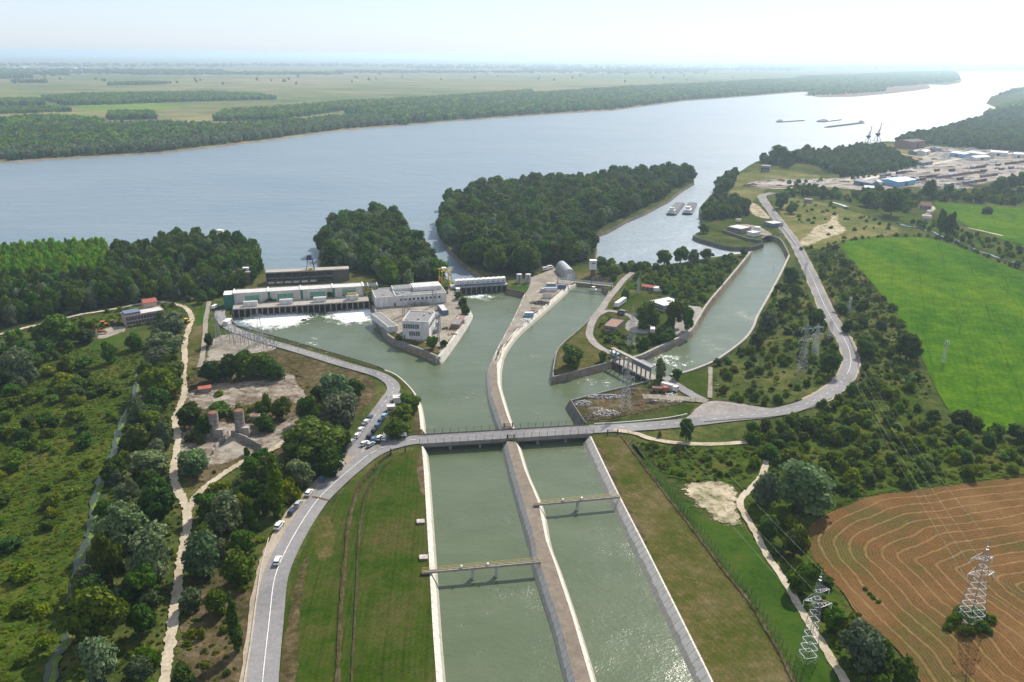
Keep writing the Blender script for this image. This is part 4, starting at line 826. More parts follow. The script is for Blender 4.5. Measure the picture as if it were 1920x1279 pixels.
# --- trees one can single out
G, S, P_, B = 'green', 'silver', 'poplar', 'shrub'
SINGLE = [
 (S, 268, 58, 752, 806, 'silvery willow between the green ditch and the dirt track, level with the ruined yard'),
 (G, 263, 62, 793, 862, 'dark green tree beside the duckweed ditch, below the silvery willow'),
 (S, 311, 42, 790, 850, 'silvery round tree hanging over the dirt track beside the ruined silos'),
 (S, 281, 76, 845, 898, 'olive grey willow left of the dirt track above the track fork'),
 (G, 283, 42, 880, 915, 'small bright green tree just above the track fork'),
 (S, 250, 32, 893, 948, 'narrow olive tree at the ditch, left of the big tree at the track fork'),
 (G, 300, 90, 900, 992, 'big dark tree left of the fork of the two dirt tracks'),
 (S, 243, 100, 942, 1040, 'big olive silver willow below left of the track fork'),
 (S, 292, 96, 985, 1095, 'bright silvery poplar leaning over the dirt track in the lower left'),
 (G, 212, 56, 1000, 1104, 'tall dark tree by the ditch left of the bright silvery poplar'),
 (G, 190, 122, 1100, 1222, 'very big dark green tree near the lower left beside the ditch'),
 (S, 195, 92, 1198, 1300, 'silvery willow at the lower left edge below the very big dark tree'),
 (G, 272, 62, 1130, 1200, 'dark green tree left of the track beside the very big one'),
 (S, 385, 86, 998, 1088, 'silvery round tree right of the dirt track below the fork'),
 (S, 362, 52, 1103, 1152, 'small silvery tree touching the right edge of the dirt track'),
 (B, 277, 62, 1205, 1255, 'bright green bush left of the track near the lower edge'),
 (G, 347, 52, 1248, 1300, 'bright green tree cut by the lower edge right of the dirt track'),
 (P_, 446, 30, 1108, 1228, 'tall dark columnar poplar left of the main road with a long shadow'),
 (S, 428, 88, 922, 1004, 'big silvery tree between the fork and the main road'),
 (P_, 499, 24, 908, 968, 'slim poplar beside the main road left of the tall dark pair'),
 (P_, 520, 40, 852, 972, 'tallest dark poplar beside the main road bend'),
 (P_, 474, 24, 938, 1002, 'slim poplar in front of the big silvery tree'),
 (G, 452, 70, 1036, 1104, 'bushy green tree at the guard rail of the main road'),
 (G, 410, 52, 1105, 1158, 'dark bushy tree left of the columnar poplar'),
 (B, 378, 22, 1176, 1202, 'yellow green bush on the brown slope'),
 (B, 416, 22, 1130, 1156, 'yellow flowering bush left of the tall columnar poplar'),
 (G, 400, 50, 676, 722, 'dark tree at the left end of the row behind the substation'),
 (G, 432, 52, 664, 716, 'second dark tree of the row behind the substation'),
 (G, 462, 56, 658, 714, 'third dark tree of the row behind the substation'),
 (G, 492, 56, 660, 712, 'fourth dark tree of the row behind the substation'),
 (G, 514, 44, 672, 716, 'dark tree at the right end of the row behind the substation'),
 (S, 631, 80, 695, 772, 'large grey green tree above the others by the station road'),
 (S, 642, 96, 736, 818, 'widest grey green tree left of the line of parked cars'),
 (G, 580, 50, 736, 800, 'dark round tree at the edge of the broken concrete yard'),
 (G, 596, 112, 782, 880, 'broad bright green tree between the ruin and the parked cars'),
 (G, 556, 62, 806, 858, 'green tree left of the broad bright one'),
 (G, 640, 46, 795, 858, 'dark tree leaning over the parked cars'),
 (G, 622, 62, 838, 898, 'low dark tree beside the white parked cars'),
 (G, 508, 70, 848, 926, 'dark tree above the poplars by the main road'),
 (S, 565, 68, 862, 922, 'olive coloured tree beside the main road bend'),
 (G, 530, 46, 744, 790, 'light green tree on the broken concrete yard'),
 (B, 502, 28, 733, 772, 'light green bush growing from the slabs of the upper yard'),
 (G, 498, 42, 774, 812, 'yellowish green tree right of the ruined silos'),
 (G, 358, 54, 755, 808, 'dark tree between the track and the ruined silos'),
 (G, 388, 40, 778, 822, 'green tree touching the left ruined silo'),
 (G, 412, 52, 756, 782, 'green tree behind the two ruined silos'),
 (S, 368, 78, 842, 898, 'silvery green bush mass right of the track above the fork'),
 (B, 416, 56, 900, 930, 'green bush below the curve of the side track'),
 (G, 393, 22, 624, 652, 'small dark tree beside the substation fence'),
 (B, 412, 24, 731, 745, 'small bush beside the red roofed hut'),
 (B, 464, 18, 838, 856, 'small lone bush at the end of the ruin wall'),
 (G, 768, 46, 736, 778, 'round green tree behind the gatehouse'),
 (G, 756, 54, 758, 802, 'green tree right beside the gatehouse'),
 (G, 746, 54, 782, 826, 'dark tree shading the cars beside the bridge end'),
 (S, 40, 72, 652, 725, 'pale silvery willow at the left edge above the marsh'),
 (G, 207, 30, 636, 684, 'lone grey green tree on the lawn below the red roofed house'),
 (G, 115, 82, 586, 655, 'large dark tree left of the red roofed house'),
 (G, 160, 40, 612, 646, 'dark tree shading the red roofed house'),
 (B, 125, 34, 663, 698, 'round green bush in the marsh below the dark tree'),
 (S, 325, 60, 582, 628, 'silvery tree right of the long pink office building'),
 (S, 312, 66, 622, 662, 'pale willow in the row along the track, second from the office building'),
 (S, 303, 66, 650, 694, 'grey willow in the row along the track, third from the office building'),
 (G, 302, 82, 686, 756, 'dense green tree at the lower end of the row by the ditch'),
 (G, 255, 36, 620, 660, 'green tree at the corner of the yard lawn'),
 (G, 450, 26, 545, 573, 'thin tree in front of the green end of the turbine hall'),
 (G, 508, 34, 552, 573, 'round tree in front of the second bay of the turbine hall'),
 (B, 555, 18, 556, 569, 'small bush on the turbine deck between two white sheds'),
 (G, 619, 30, 541, 566, 'dark tree in front of the fourth bay of the turbine hall'),
 (G, 647, 24, 543, 563, 'tree beside the yellow framed shed on the turbine deck'),
 (G, 859, 20, 546, 563, 'topmost of three trees along the path on the station peninsula'),
 (G, 868, 20, 558, 577, 'middle one of three trees along the path on the station peninsula'),
 (G, 872, 22, 570, 592, 'lowest of three trees along the path on the station peninsula'),
 (G, 810, 28, 628, 658, 'round tree at the tip of the station peninsula'),
 (G, 832, 16, 637, 652, 'small tree right of the round one at the peninsula tip'),
 (B, 747, 18, 626, 640, 'dark bush left of the white control building'),
 (S, 836, 16, 536, 552, 'grey conifer at the right end of the office roof'),
 (G, 1072, 46, 642, 692, 'spreading tree standing alone on the grassy point'),
 (G, 1130, 20, 658, 680, 'dark round tree at the left end of the gate bridge'),
 (G, 1212, 54, 560, 618, 'large tree left of the white roofed building'),
 (G, 1172, 19, 538, 564, 'small round tree above the white lorry trailer'),
 (B, 1194, 13, 626, 640, 'round bush near the grey pylon on the point'),
 (G, 1262, 38, 558, 618, 'tall dark tree right of the white roofed building'),
 (G, 1288, 28, 572, 624, 'narrow dark tree beside the intake canal wall'),
 (G, 1393, 18, 462, 481, 'small round tree at the top corner of the intake canal wall'),
 (G, 1245, 36, 466, 502, 'leftmost dark tree on the bay shore'), (G, 1275, 32, 461, 496, 'second dark tree on the bay shore'),
 (S, 1300, 28, 467, 494, 'grey tree on the bay shore'), (G, 1324, 30, 465, 490, 'green tree at the right end of the bay shore row'),
 (G, 1369, 24, 475, 494, 'dark tree near the intake canal wall below the bay'),
 (G, 1319, 20, 418, 438, 'lone tree at the tip of the quay spit'),
 (G, 1481, 32, 497, 538, 'dark tree between the intake canal and the east road'), (G, 1489, 30, 530, 562, 'green tree below it beside the east road'),
 (S, 1438, 40, 579, 624, 'wide grey willow against the right wall of the intake canal'),
 (G, 1468, 22, 554, 582, 'upright tree on the scrub above the grey willow'), (G, 1527, 32, 578, 620, 'dark tree behind the twin pylons'),
 (G, 1418, 28, 624, 655, 'round tree beside the bend of the right canal wall'),
 (G, 1268, 22, 690, 714, 'round tree at the right end of the gate bridge road'),
 (S, 1236, 28, 672, 716, 'feathery grey tree at the right end of the gate bridge'),
 (G, 1286, 32, 781, 832, 'dark green tree standing alone below the east road'),
 (B, 1236, 13, 806, 821, 'small round bush beside the lone tree below the east road'),
 (G, 1410, 32, 788, 824, 'dark tree beside the east road right of the lone tree'), (G, 1464, 27, 787, 818, 'dark tree below the east road, second right of the lone tree'),
 (G, 1510, 42, 778, 814, 'wide dark tree below the bend of the east road'),
 (S, 1497, 110, 865, 972, 'huge silvery willow between the sandy patch and the stubble field'),
 (S, 1432, 52, 884, 954, 'silvery willow joined to the left of the huge one'), (G, 1441, 38, 968, 1014, 'green tree beside the track below the huge willow'),
 (G, 1488, 52, 988, 1052, 'dark tree left of the stubble field corner'), (G, 1498, 52, 1056, 1120, 'green tree by the stubble field edge above the middle pylon'),
 (G, 1560, 46, 1140, 1190, 'dark bush tree between the track and the stubble field'), (S, 1605, 90, 1170, 1262, 'large silvery tree on the field edge at lower right'),
 (G, 1690, 62, 1230, 1300, 'dark tree cut by the lower edge left of the right pylon'), (G, 1648, 50, 1190, 1250, 'dark tree right of the large silvery one on the field edge'),
 (G, 1697, 58, 622, 680, 'large round dark tree on the edge of the bright field'), (G, 1623, 38, 634, 674, 'dark tree left of the large round one'),
 (G, 1616, 30, 562, 588, 'dark tree on the scrub strip beside the bright field'), (G, 1578, 32, 566, 588, 'dark tree just right of the east road'),
 (G, 1587, 26, 600, 626, 'round tree right of the east road pylon'), (G, 1617, 26, 588, 614, 'tree in the scrub strip below the dark one'),
 (G, 1552, 44, 656, 708, 'tree inside the bend of the east road'),
 (G, 1669, 42, 352, 406, 'largest dark tree left of the hut with the brown roof'), (G, 1630, 32, 356, 388, 'dark tree at the left end of the wood below the scrapyard'),
 (G, 1740, 32, 335, 373, 'tall dark tree in front of the goods yard'), (G, 1778, 24, 343, 368, 'dark tree right of the tall one in front of the goods yard'),
 (G, 1872, 34, 330, 362, 'dark tree below the goods yard near the right edge'), (G, 1895, 26, 323, 352, 'second dark tree below the goods yard near the right edge'),
 (G, 1914, 26, 322, 352, 'rightmost dark tree below the goods yard'), (G, 1850, 22, 386, 402, 'lone round tree in the far green field'),
 (G, 1761, 20, 390, 442, 'left one of two tall trees by the stream'), (G, 1778, 24, 393, 444, 'right one of two tall trees by the stream'),
 (G, 1463, 32, 360, 393, 'tree right of the top bend of the east road'), (G, 1484, 27, 379, 402, 'rounded tree below the top bend of the east road'),
 (G, 1547, 20, 356, 372, 'tree beside the grey hut near the scrapyard'), (G, 1627, 32, 358, 388, 'tree in the far hedge beside the white shed'),
 (G, 1460, 42, 271, 308, 'biggest dark tree on the river point'), (G, 1487, 24, 278, 306, 'dark tree right of the biggest on the river point'),
 (G, 1510, 24, 270, 294, 'round dark tree standing out over the river'), (G, 1430, 22, 286, 305, 'tree beside the ruined block on the river point'),
 (G, 1473, 24, 290, 315, 'lighter tree in front of the big one on the river point'),
 ('red', 762, 24, 510, 530, 'copper red tree at the foot of the wood behind the office block'),
]
for key, x, w, yt, yb, lab in SINGLE:
    t = T(key, x, w, yt, yb, lab); PLACED.append((t.location.x, t.location.y, t.scale.x if key != P_ else t.scale.x * .35))
# green clumps left standing in the stubble field
for k, (x, y, w, h_) in enumerate([(1786, 1168, 40, 18), (1812, 1185, 44, 18), (1840, 1180, 40, 18), (1800, 1150, 36, 16), (1830, 1155, 40, 18), (1858, 1166, 34, 14), (1775, 1180, 26, 12), (1818, 1168, 40, 16)]): T(B, x, w, y - h_, y + h_ * .55, 'green bush of the clump round the foot of the tall pylon', 'bushes round the pylon foot')
for x, y in ((1622, 1106), (1630, 1114), (1637, 1121), (1645, 1129)): T(B, x, 15, y - 5, y + 5, 'low weed bush of the thin green strip in the stubble field', 'weeds in the stubble field')
# --- woods and scrub
MX = [(G, 3), (S, 1)]
scatter([(830, 455), (824, 425), (828, 402), (845, 384), (900, 366), (1000, 352), (1100, 345), (1220, 333), (1285, 328), (1294, 338), (1270, 354), (1230, 378), (1190, 398), (1140, 420), (1100, 437), (1112, 462), (1112, 484), (1085, 494), (1040, 492), (1000, 508), (985, 514), (930, 514), (905, 512), (880, 497), (850, 472)], 9.0, [(G, 5), (S, 1)], (9, 21), 'tree of the dense dark wood on the big wooded island', 'trees of the big wooded island', excl=False, wr=.42, seed=5)
scatter([(604, 495), (604, 465), (618, 436), (645, 418), (700, 411), (738, 414), (760, 440), (783, 470), (812, 508), (824, 524), (780, 540), (735, 540), (700, 522), (650, 505)], 8.8, [(G, 2), (S, 2)], (12, 19), 'tree of the dense grove on the tongue of land behind the powerhouse', 'trees of the grove behind the powerhouse', excl=False, wr=.43, seed=6)
scatter([(-260, 505), (0, 490), (100, 484), (200, 480), (205, 510), (190, 535), (0, 545), (-260, 560)], 5.0, [('row', 1)], (14, 17), 'light green poplar in the planted rows on the left bank', 'poplars planted in rows on the left bank', jit=.16, wr=.21, seed=7, grid=.35)
scatter([(-260, 565), (0, 548), (190, 538), (215, 480), (300, 464), (400, 458), (455, 465), (488, 490), (490, 514), (470, 540), (420, 556), (400, 556), (375, 545), (350, 568), (300, 562), (200, 575), (100, 595), (0, 615), (-260, 660)], 7.5, [(G, 3), (S, 1)], (10, 17), 'tree of the mixed wood on the left river bank', 'trees of the wood on the left bank', wr=.36, seed=8)
scatter([(100, 625), (170, 615), (180, 640), (150, 650), (90, 690), (40, 740), (0, 700), (0, 640)], 8, [(G, 3), (B, 1)], (5, 9), 'tree on the slope beside the marsh at the left', 'trees beside the marsh', wr=.48, seed=9)
scatter([(-300, 660), (0, 700), (120, 690), (230, 690), (250, 700), (205, 860), (150, 1050), (90, 1280), (-700, 1300)], 10.5, [(B, 3), (G, 1)], (2.5, 6.5), 'dark bush in the marsh left of the green ditch', 'bushes in the marsh', wr=.75, keep=.6, seed=10)
scatter([(262, 700), (345, 690), (340, 740), (325, 800), (325, 880), (340, 940), (340, 1000), (320, 1140), (300, 1279), (90, 1300), (130, 1190), (165, 1050), (190, 950), (225, 850), (250, 770)], 7.0, [(G, 2), (S, 2)], (5, 12), 'tree of the belt between ditch and dirt track', 'trees between ditch and dirt track', wr=.48, seed=11, keep=1)
scatter([(130, 1180), (165, 1040), (210, 880), (250, 780), (330, 760), (340, 1000), (310, 1270), (100, 1300)], 4.5, [(B, 1)], (1.5, 3.2), 'low green bush under the trees beside the dirt track', 'bushes beside the dirt track', wr=.7, seed=12, keep=.6)
scatter([(360, 1010), (380, 950), (440, 900), (520, 850), (620, 790), (660, 800), (620, 880), (560, 930), (510, 975), (480, 1050), (470, 1100), (430, 1110), (380, 1090)], 7, [(G, 3), (S, 1), (B, 1)], (4.5, 11), 'tree of the thicket left of the main road', 'trees of the thicket left of the main road', wr=.45, seed=13, keep=.85)
scatter([(350, 1300), (360, 1150), (400, 1090), (480, 1060), (480, 1120), (462, 1290)], 6, [(B, 1)], (1.2, 2.8), 'low bush on the dry slope left of the guard rail', 'bushes on the dry slope', wr=.7, seed=14, keep=.5)
scatter([(365, 905), (420, 870), (540, 800), (600, 760), (560, 735), (540, 800), (480, 850), (430, 880)], 5, [(B, 1)], (1.5, 4), 'small bush on the edge of the ruined yard', 'bushes round the ruined yard', wr=.6, seed=15, keep=.75)
scatter([(345, 800), (420, 760), (520, 760), (500, 800), (420, 800), (380, 840), (345, 830)], 5, [(B, 2), (G, 1)], (2, 5), 'small bush growing between the ruined silos', 'bushes between the ruined silos', wr=.65, seed=16, keep=.85, excl=False)
scatter([(570, 760), (660, 720), (695, 745), (660, 790), (640, 850), (560, 900), (540, 870), (560, 810)], 8, [(G, 3), (S, 1)], (7, 11), 'tree of the clump beside the parked cars', 'trees beside the parked cars', wr=.46, seed=17)
scatter([(1165, 535), (1210, 508), (1290, 496), (1385, 480), (1385, 492), (1350, 535), (1320, 570), (1285, 572), (1240, 548), (1200, 528)], 5.2, [(B, 3), (G, 1)], (2.5, 5.5), 'bright green bush on the overgrown point between bay and canal', 'bushes on the overgrown point', wr=.6, seed=18, keep=.85)
scatter([(1120, 494), (1170, 500), (1210, 502), (1240, 504), (1170, 522), (1140, 528), (1118, 512)], 6, [(G, 2), (B, 1)], (4, 8), 'green tree on the bay shore right of the hangar', 'trees right of the hangar', wr=.55, seed=19)
scatter([(1112, 612), (1150, 600), (1175, 630), (1200, 650), (1180, 662), (1150, 658), (1120, 640)], 4.2, [(B, 3), (G, 1)], (1.8, 3.6), 'bright bush inside the bend of the point road', 'bushes inside the bend of the point road', wr=.7, seed=20, keep=.7)
scatter([(1200, 650), (1240, 620), (1290, 625), (1250, 645), (1210, 662)], 6, [(G, 1)], (4, 8), 'dark tree along the curved canal wall below the white roof', 'trees along the curved canal wall', wr=.5, seed=21)
scatter([(1345, 680), (1400, 652), (1430, 590), (1468, 515), (1500, 508), (1545, 600), (1575, 670), (1550, 725), (1490, 755), (1430, 765), (1340, 748)], 6.0, [(B, 3), (G, 1)], (1.8, 5), 'green bush in the scrub between the intake canal and the east road', 'bushes between intake canal and east road', wr=.6, seed=22, keep=.75)
scatter([(1500, 470), (1560, 462), (1610, 510), (1650, 555), (1690, 605), (1720, 660), (1745, 730), (1700, 740), (1640, 760), (1600, 740), (1610, 690), (1590, 640), (1560, 570)], 6.4, [(B, 3), (G, 2)], (1.2, 6), 'bush of the scrub strip between the east road and the bright field', 'bushes between east road and bright field', wr=.62, seed=23, keep=.68)
scatter([(1200, 835), (1260, 840), (1400, 840), (1440, 860), (1400, 900), (1270, 900), (1220, 862)], 4.6, [(B, 1)], (1.2, 3.0), 'low bush of the thicket right of the canal fence', 'bushes right of the canal fence', wr=.7, seed=24, keep=.8)
scatter([(1400, 800), (1480, 785), (1560, 755), (1640, 720), (1740, 780), (1800, 812), (1920, 835), (2080, 850), (2080, 885), (1920, 888), (1780, 903), (1640, 920), (1545, 960), (1450, 900), (1400, 870)], 6.4, [(G, 2), (B, 3)], (2.5, 6.5), 'dense green bush of the thicket above the stubble field', 'bushes above the stubble field', wr=.6, seed=25, keep=.95)
scatter([(1410, 960), (1500, 985), (1515, 1060), (1600, 1160), (1700, 1265), (1740, 1330), (1640, 1330), (1560, 1220), (1490, 1100), (1430, 1010)], 6.0, [(B, 2), (G, 2)], (2.5, 6.5), 'bush of the hedge between track and stubble field', 'bushes between track and stubble field', wr=.58, seed=26, keep=.8)
scatter([(1750, 700), (1920, 815), (2080, 850), (1960, 845), (1800, 812)], 6, [(G, 1)], (4, 8), 'dark tree at the lower edge of the bright field', 'trees at the lower edge of the bright field', wr=.55, seed=27)
scatter([(1322, 414), (1318, 398), (1338, 382), (1380, 378), (1402, 388), (1402, 404), (1370, 412)], 7, [(S, 2), (G, 3)], (9, 13), 'tree of the dense copse beside the quay buildings', 'trees of the copse beside the quay', wr=.42, seed=28, excl=False)
scatter([(1338, 372), (1345, 355), (1362, 338), (1378, 332), (1372, 350), (1358, 368)], 8, [(S, 1), (G, 1)], (10, 15), 'tree of the line on the left shore of the bay mouth', 'trees on the bay mouth shore', wr=.42, seed=29)
scatter([(1425, 306), (1450, 299), (1500, 293), (1560, 286), (1610, 278), (1655, 277), (1690, 300), (1720, 316), (1650, 326), (1580, 334), (1560, 325), (1530, 313), (1500, 305), (1480, 312), (1440, 309)], 9, [(G, 4), (S, 1)], (8, 13), 'tree of the wood beside the harbour cranes', 'trees beside the harbour cranes', wr=.45, seed=30)
scatter([(1682, 268), (1700, 258), (1770, 245), (1800, 235), (1840, 224), (1870, 212), (1920, 202), (2050, 188), (2050, 300), (1920, 287), (1850, 281), (1780, 274), (1740, 271), (1700, 270)], 11, [(G, 3), (S, 1)], (10, 15), 'tree of the large wood behind the goods yard', 'trees behind the goods yard', wr=.5, seed=31)
scatter([(1450, 372), (1500, 352), (1560, 362), (1640, 360), (1720, 362), (1800, 366), (1860, 358), (1930, 362), (2050, 372), (2050, 392), (1920, 388), (1800, 380), (1740, 376), (1700, 400), (1640, 395), (1580, 376), (1500, 370)], 9, [(G, 3), (B, 2)], (5, 10), 'tree of the belt below the goods yard', 'trees below the goods yard', wr=.5, seed=32, keep=.8)
scatter([(1700, 415), (1780, 425), (1850, 448), (1920, 468), (2050, 500), (2050, 545), (1920, 508), (1850, 482), (1745, 443)], 8, [(B, 3), (G, 1)], (2.5, 6), 'bush along the stream above the bright field', 'bushes along the stream', wr=.55, seed=33, keep=.8)
tree_line([(1500, 470), (1560, 458), (1640, 446), (1740, 444), (1800, 462), (1860, 486), (1920, 508)], 7, [B], (2, 4), 'bush along the upper edge of the bright field', 'bushes at the upper edge of the bright field', .6, 34, .8)
tree_line([(60, 620), (140, 598), (250, 580), (330, 575)], 6, [B], (1.5, 3.5), 'bush along the bank path on the left', 'bushes along the bank path', .7, 35, .7)
tree_line([(1480, 345), (1540, 340), (1600, 336), (1650, 330)], 12, [B], (3, 6), 'bush beside the scrapyard', 'bushes beside the scrapyard', .6, 36, .7)
scatter([(1480, 380), (1560, 380), (1680, 425), (1640, 440), (1560, 450), (1490, 430)], 13, [(B, 1)], (2, 4), 'bush on the dry meadow beside the sand tracks', 'bushes on the dry meadow', wr=.7, seed=37, keep=.5)
scatter([(345, 548), (356, 525), (415, 525), (425, 545), (412, 560), (395, 566), (370, 572), (352, 566)], 6.5, [(G, 3), (S, 2)], (5, 9), 'tree of the copse left of the green hall end', 'trees left of the turbine hall', wr=.5, seed=41)
scatter([(-60, 660), (60, 655), (75, 700), (60, 740), (0, 745), (-60, 740)], 9, [(S, 3), (G, 1)], (7, 12), 'tree of the willow group at the left edge of the marsh', 'willows at the left edge', wr=.5, seed=42)
scatter([(20, 740), (170, 705), (180, 740), (110, 830), (60, 880), (0, 900), (-60, 880)], 8, [(B, 3), (G, 1)], (3, 6), 'bush of the dark thicket in the middle of the marsh', 'dark thicket in the marsh', wr=.75, seed=43, keep=.8)
scatter([(300, 600), (345, 600), (352, 640), (340, 700), (285, 700), (290, 650)], 7, [(S, 3), (G, 1)], (7, 10), 'tree of the willow row along the dirt track', 'willow row along the track', wr=.5, seed=44)
scatter([(0, 650), (140, 612), (240, 592), (330, 578), (335, 590), (236, 606), (150, 632), (60, 652)], 5, [(B, 1)], (1.2, 2.5), 'low bush on the green slope below the bank path', 'bushes on the slope below the bank path', wr=.8, seed=45, keep=.6)
# far north bank woods
FARW = []
def farwood(px, spacing, hr, seed, z=2.0, wr=.42, keys=(0, 0, 0, 2)):
    P = [(gp(x, y, z).x, gp(x, y, z).y) for x, y in px]; rng = random.Random(seed); xs = [p[0] for p in P]; ys = [p[1] for p in P]
    nx = int((max(xs) - min(xs)) / spacing) + 1; ny = int((max(ys) - min(ys)) / spacing) + 1
    for i in range(nx):
        for j in range(ny):
            x = min(xs) + (i + rng.uniform(-.4, .4)) * spacing; y = min(ys) + (j + rng.uniform(-.4, .4)) * spacing
            q = proj((x, y, z))
            if q is None or q[0] < -250 or q[0] > 2100: continue
            if inpoly(x, y, P): h = rng.uniform(*hr); FARW.append((x, y, z, h, h * wr * rng.uniform(.85, 1.2), keys[rng.randrange(len(keys))]))
farwood([(-200, 313), (0, 302), (100, 296), (300, 284), (500, 261), (640, 242), (740, 234), (740, 225), (600, 238), (400, 262), (200, 280), (0, 288), (-200, 298)], 9, (10, 14), 1, keys=(1,))
farwood([(-200, 297), (0, 287), (200, 279), (400, 261), (600, 237), (740, 224), (900, 213), (900, 205), (700, 218), (560, 232), (420, 240), (300, 236), (200, 240), (100, 232), (0, 240), (-200, 250)], 11, (11, 16), 2, keys=(0, 0, 1, 2, 2))
farwood([(740, 235), (850, 225), (950, 218), (1050, 211), (1150, 205), (1280, 188), (1400, 179), (1500, 171), (1600, 166), (1700, 160), (1790, 152), (1790, 146), (1700, 146), (1600, 148), (1500, 150), (1400, 154), (1300, 161), (1200, 165), (1100, 172), (1000, 180), (900, 190), (800, 198), (700, 208), (640, 215), (700, 220), (740, 226)], 17, (14, 20), 3, wr=.5, keys=(0, 2, 2))
farwood([(400, 228), (420, 214), (560, 203), (640, 196), (760, 190), (900, 180), (1000, 172), (1000, 178), (900, 187), (780, 198), (640, 208), (520, 226)], 13, (13, 17), 4)
farwood([(75, 186), (120, 198), (190, 197), (350, 191), (520, 187), (490, 181), (400, 176), (300, 178), (150, 180)], 13, (12, 16), 5)
farwood([(-200, 200), (85, 198), (80, 190), (-200, 192)], 12, (12, 16), 6); farwood([(-200, 216), (0, 214), (137, 210), (120, 204), (-200, 205)], 12, (9, 12), 7)
farwood([(203, 225), (292, 224), (290, 215), (205, 215)], 10, (12, 16), 8); farwood([(200, 161), (265, 160), (325, 157), (265, 155.5), (205, 157)], 20, (12, 16), 9)
farwood([(20, 241), (60, 236), (200, 238), (180, 230), (60, 224), (0, 232)], 11, (14, 18), 10); farwood([(1510, 179), (1560, 178), (1660, 172), (1660, 164), (1590, 168), (1530, 172)], 24, (10, 16), 11)
farwood([(1500, 172), (1600, 167), (1700, 161), (1780, 154), (1798, 150), (1795, 140), (1786, 135), (1700, 137), (1600, 142), (1500, 146), (1450, 160)], 34, (14, 22), 12, wr=.7)
farwood([(1858, 184), (1920, 170), (2050, 158), (2050, 150), (1900, 170)], 26, (12, 18), 13); farwood([(1840, 218), (1872, 204), (1920, 192), (2050, 176), (2050, 190), (1920, 203)], 15, (11, 16), 14)
# belts of trees and villages far out on the plain
for k, (x0, x1, y, n, hy) in enumerate([(0, 130, 137, 420, 5), (130, 420, 135.5, 500, 3), (240, 640, 139, 350, 1.6), (620, 980, 136, 300, 1.2), (980, 1330, 134, 500, 4), (1150, 1500, 131, 300, 2), (0, 700, 123, 320, 2.5), (700, 1500, 124, 320, 2.5), (20, 90, 155, 60, 1), (0, 60, 146, 80, 2), (760, 1230, 128, 260, 1.5), (1380, 1780, 127, 360, 2), (0, 700, 152, 22, 8), (640, 1400, 147, 26, 8)]):
    rng = random.Random(900 + k)
    for i in range(n):
        p = gp(rng.uniform(x0, x1), y + rng.gauss(0, hy / 2), 2.0); h = rng.uniform(9, 15) * (1 + p.length / 14000); FARW.append((p.x, p.y, 2.0, h, h * (.95 if y < 140 else .45), rng.randrange(3)))
# ---- split into single trees (nearest in view) and one object for the rest
CAP = {'row': 270, 'green': 285, 'silver': 280, 'poplar': 285, 'shrub': 290}
bykey = {}
for t in exec_trees:
    key, x, y, z, h, R, lab, grp = t
    if key != B and near_tree(x, y, R): continue
    if key == B and near_tree(x, y, 0): continue
    q = proj((x, y, z + h * .5)); inv = q is not None and -15 < q[0] < 1935 and -20 < q[1] < 1310
    d = (Vector((x, y, z)) - Vector((0, 0, CAMZ))).length
    bykey.setdefault(key, []).append((0 if inv else 1, d / max(.5, R if key == B else 1), t))
REST = {}
KW = {'green': 'dark green tree', 'silver': 'grey green tree', 'poplar': 'slim poplar', 'row': 'light green poplar', 'shrub': 'green bush'}
stats = {}
for lst in bykey.values():
    for inv, d, t in lst:
        if inv == 0: stats.setdefault(t[7], []).append((proj(t[1:4]), t[4]))
stats = {g: (sorted(q[0][0] for q in v), sorted(q[0][1] for q in v), sorted(q[1] for q in v)) for g, v in stats.items()}
def spot_label(t):
    key, x, y, z, h, R, lab, grp = t; q = proj((x, y, z)); xs, ys, hs_ = stats[grp]; n = len(xs)
    side = 'left' if q[0] < xs[n // 3] else ('right' if q[0] > xs[2 * n // 3] else 'middle'); fr = 'front' if q[1] > ys[n // 2] else 'back'
    size = 'taller' if h > hs_[n // 2] else 'lower'; cut = min([lab.find(s) for s in (' of the ', ' in the ', ' on the ', ' beside the ', ' behind the ', ' below the ', ' along the ', ' between ', ' left of', ' inside the ', ' under the ', ' right of', ' growing ', ' at the ', ' near the ') if lab.find(s) > 0])
    s = f"{size} {KW[key]}, {fr} {side}{lab[cut:]}"; w = s.split(); return s if len(w) <= 16 else f"{size} {KW[key].split()[-1]}, {fr} {side}{lab[cut:]}"
for key, lst in bykey.items():
    lst.sort(key=lambda a: (a[0], a[1])); cap = CAP[key] - COUNT.get(key, 0)
    for k, (inv, d, t) in enumerate(lst):
        _, x, y, z, h, R, lab, grp = t
        if k < cap and inv == 0:
            make_tree(key, (x, y, z - .05), R / (.36 if key == P_ else 1), h, spot_label(t), grp)
        else: REST.setdefault(key, []).append((x, y, z, h, R, VR.randrange(3)))
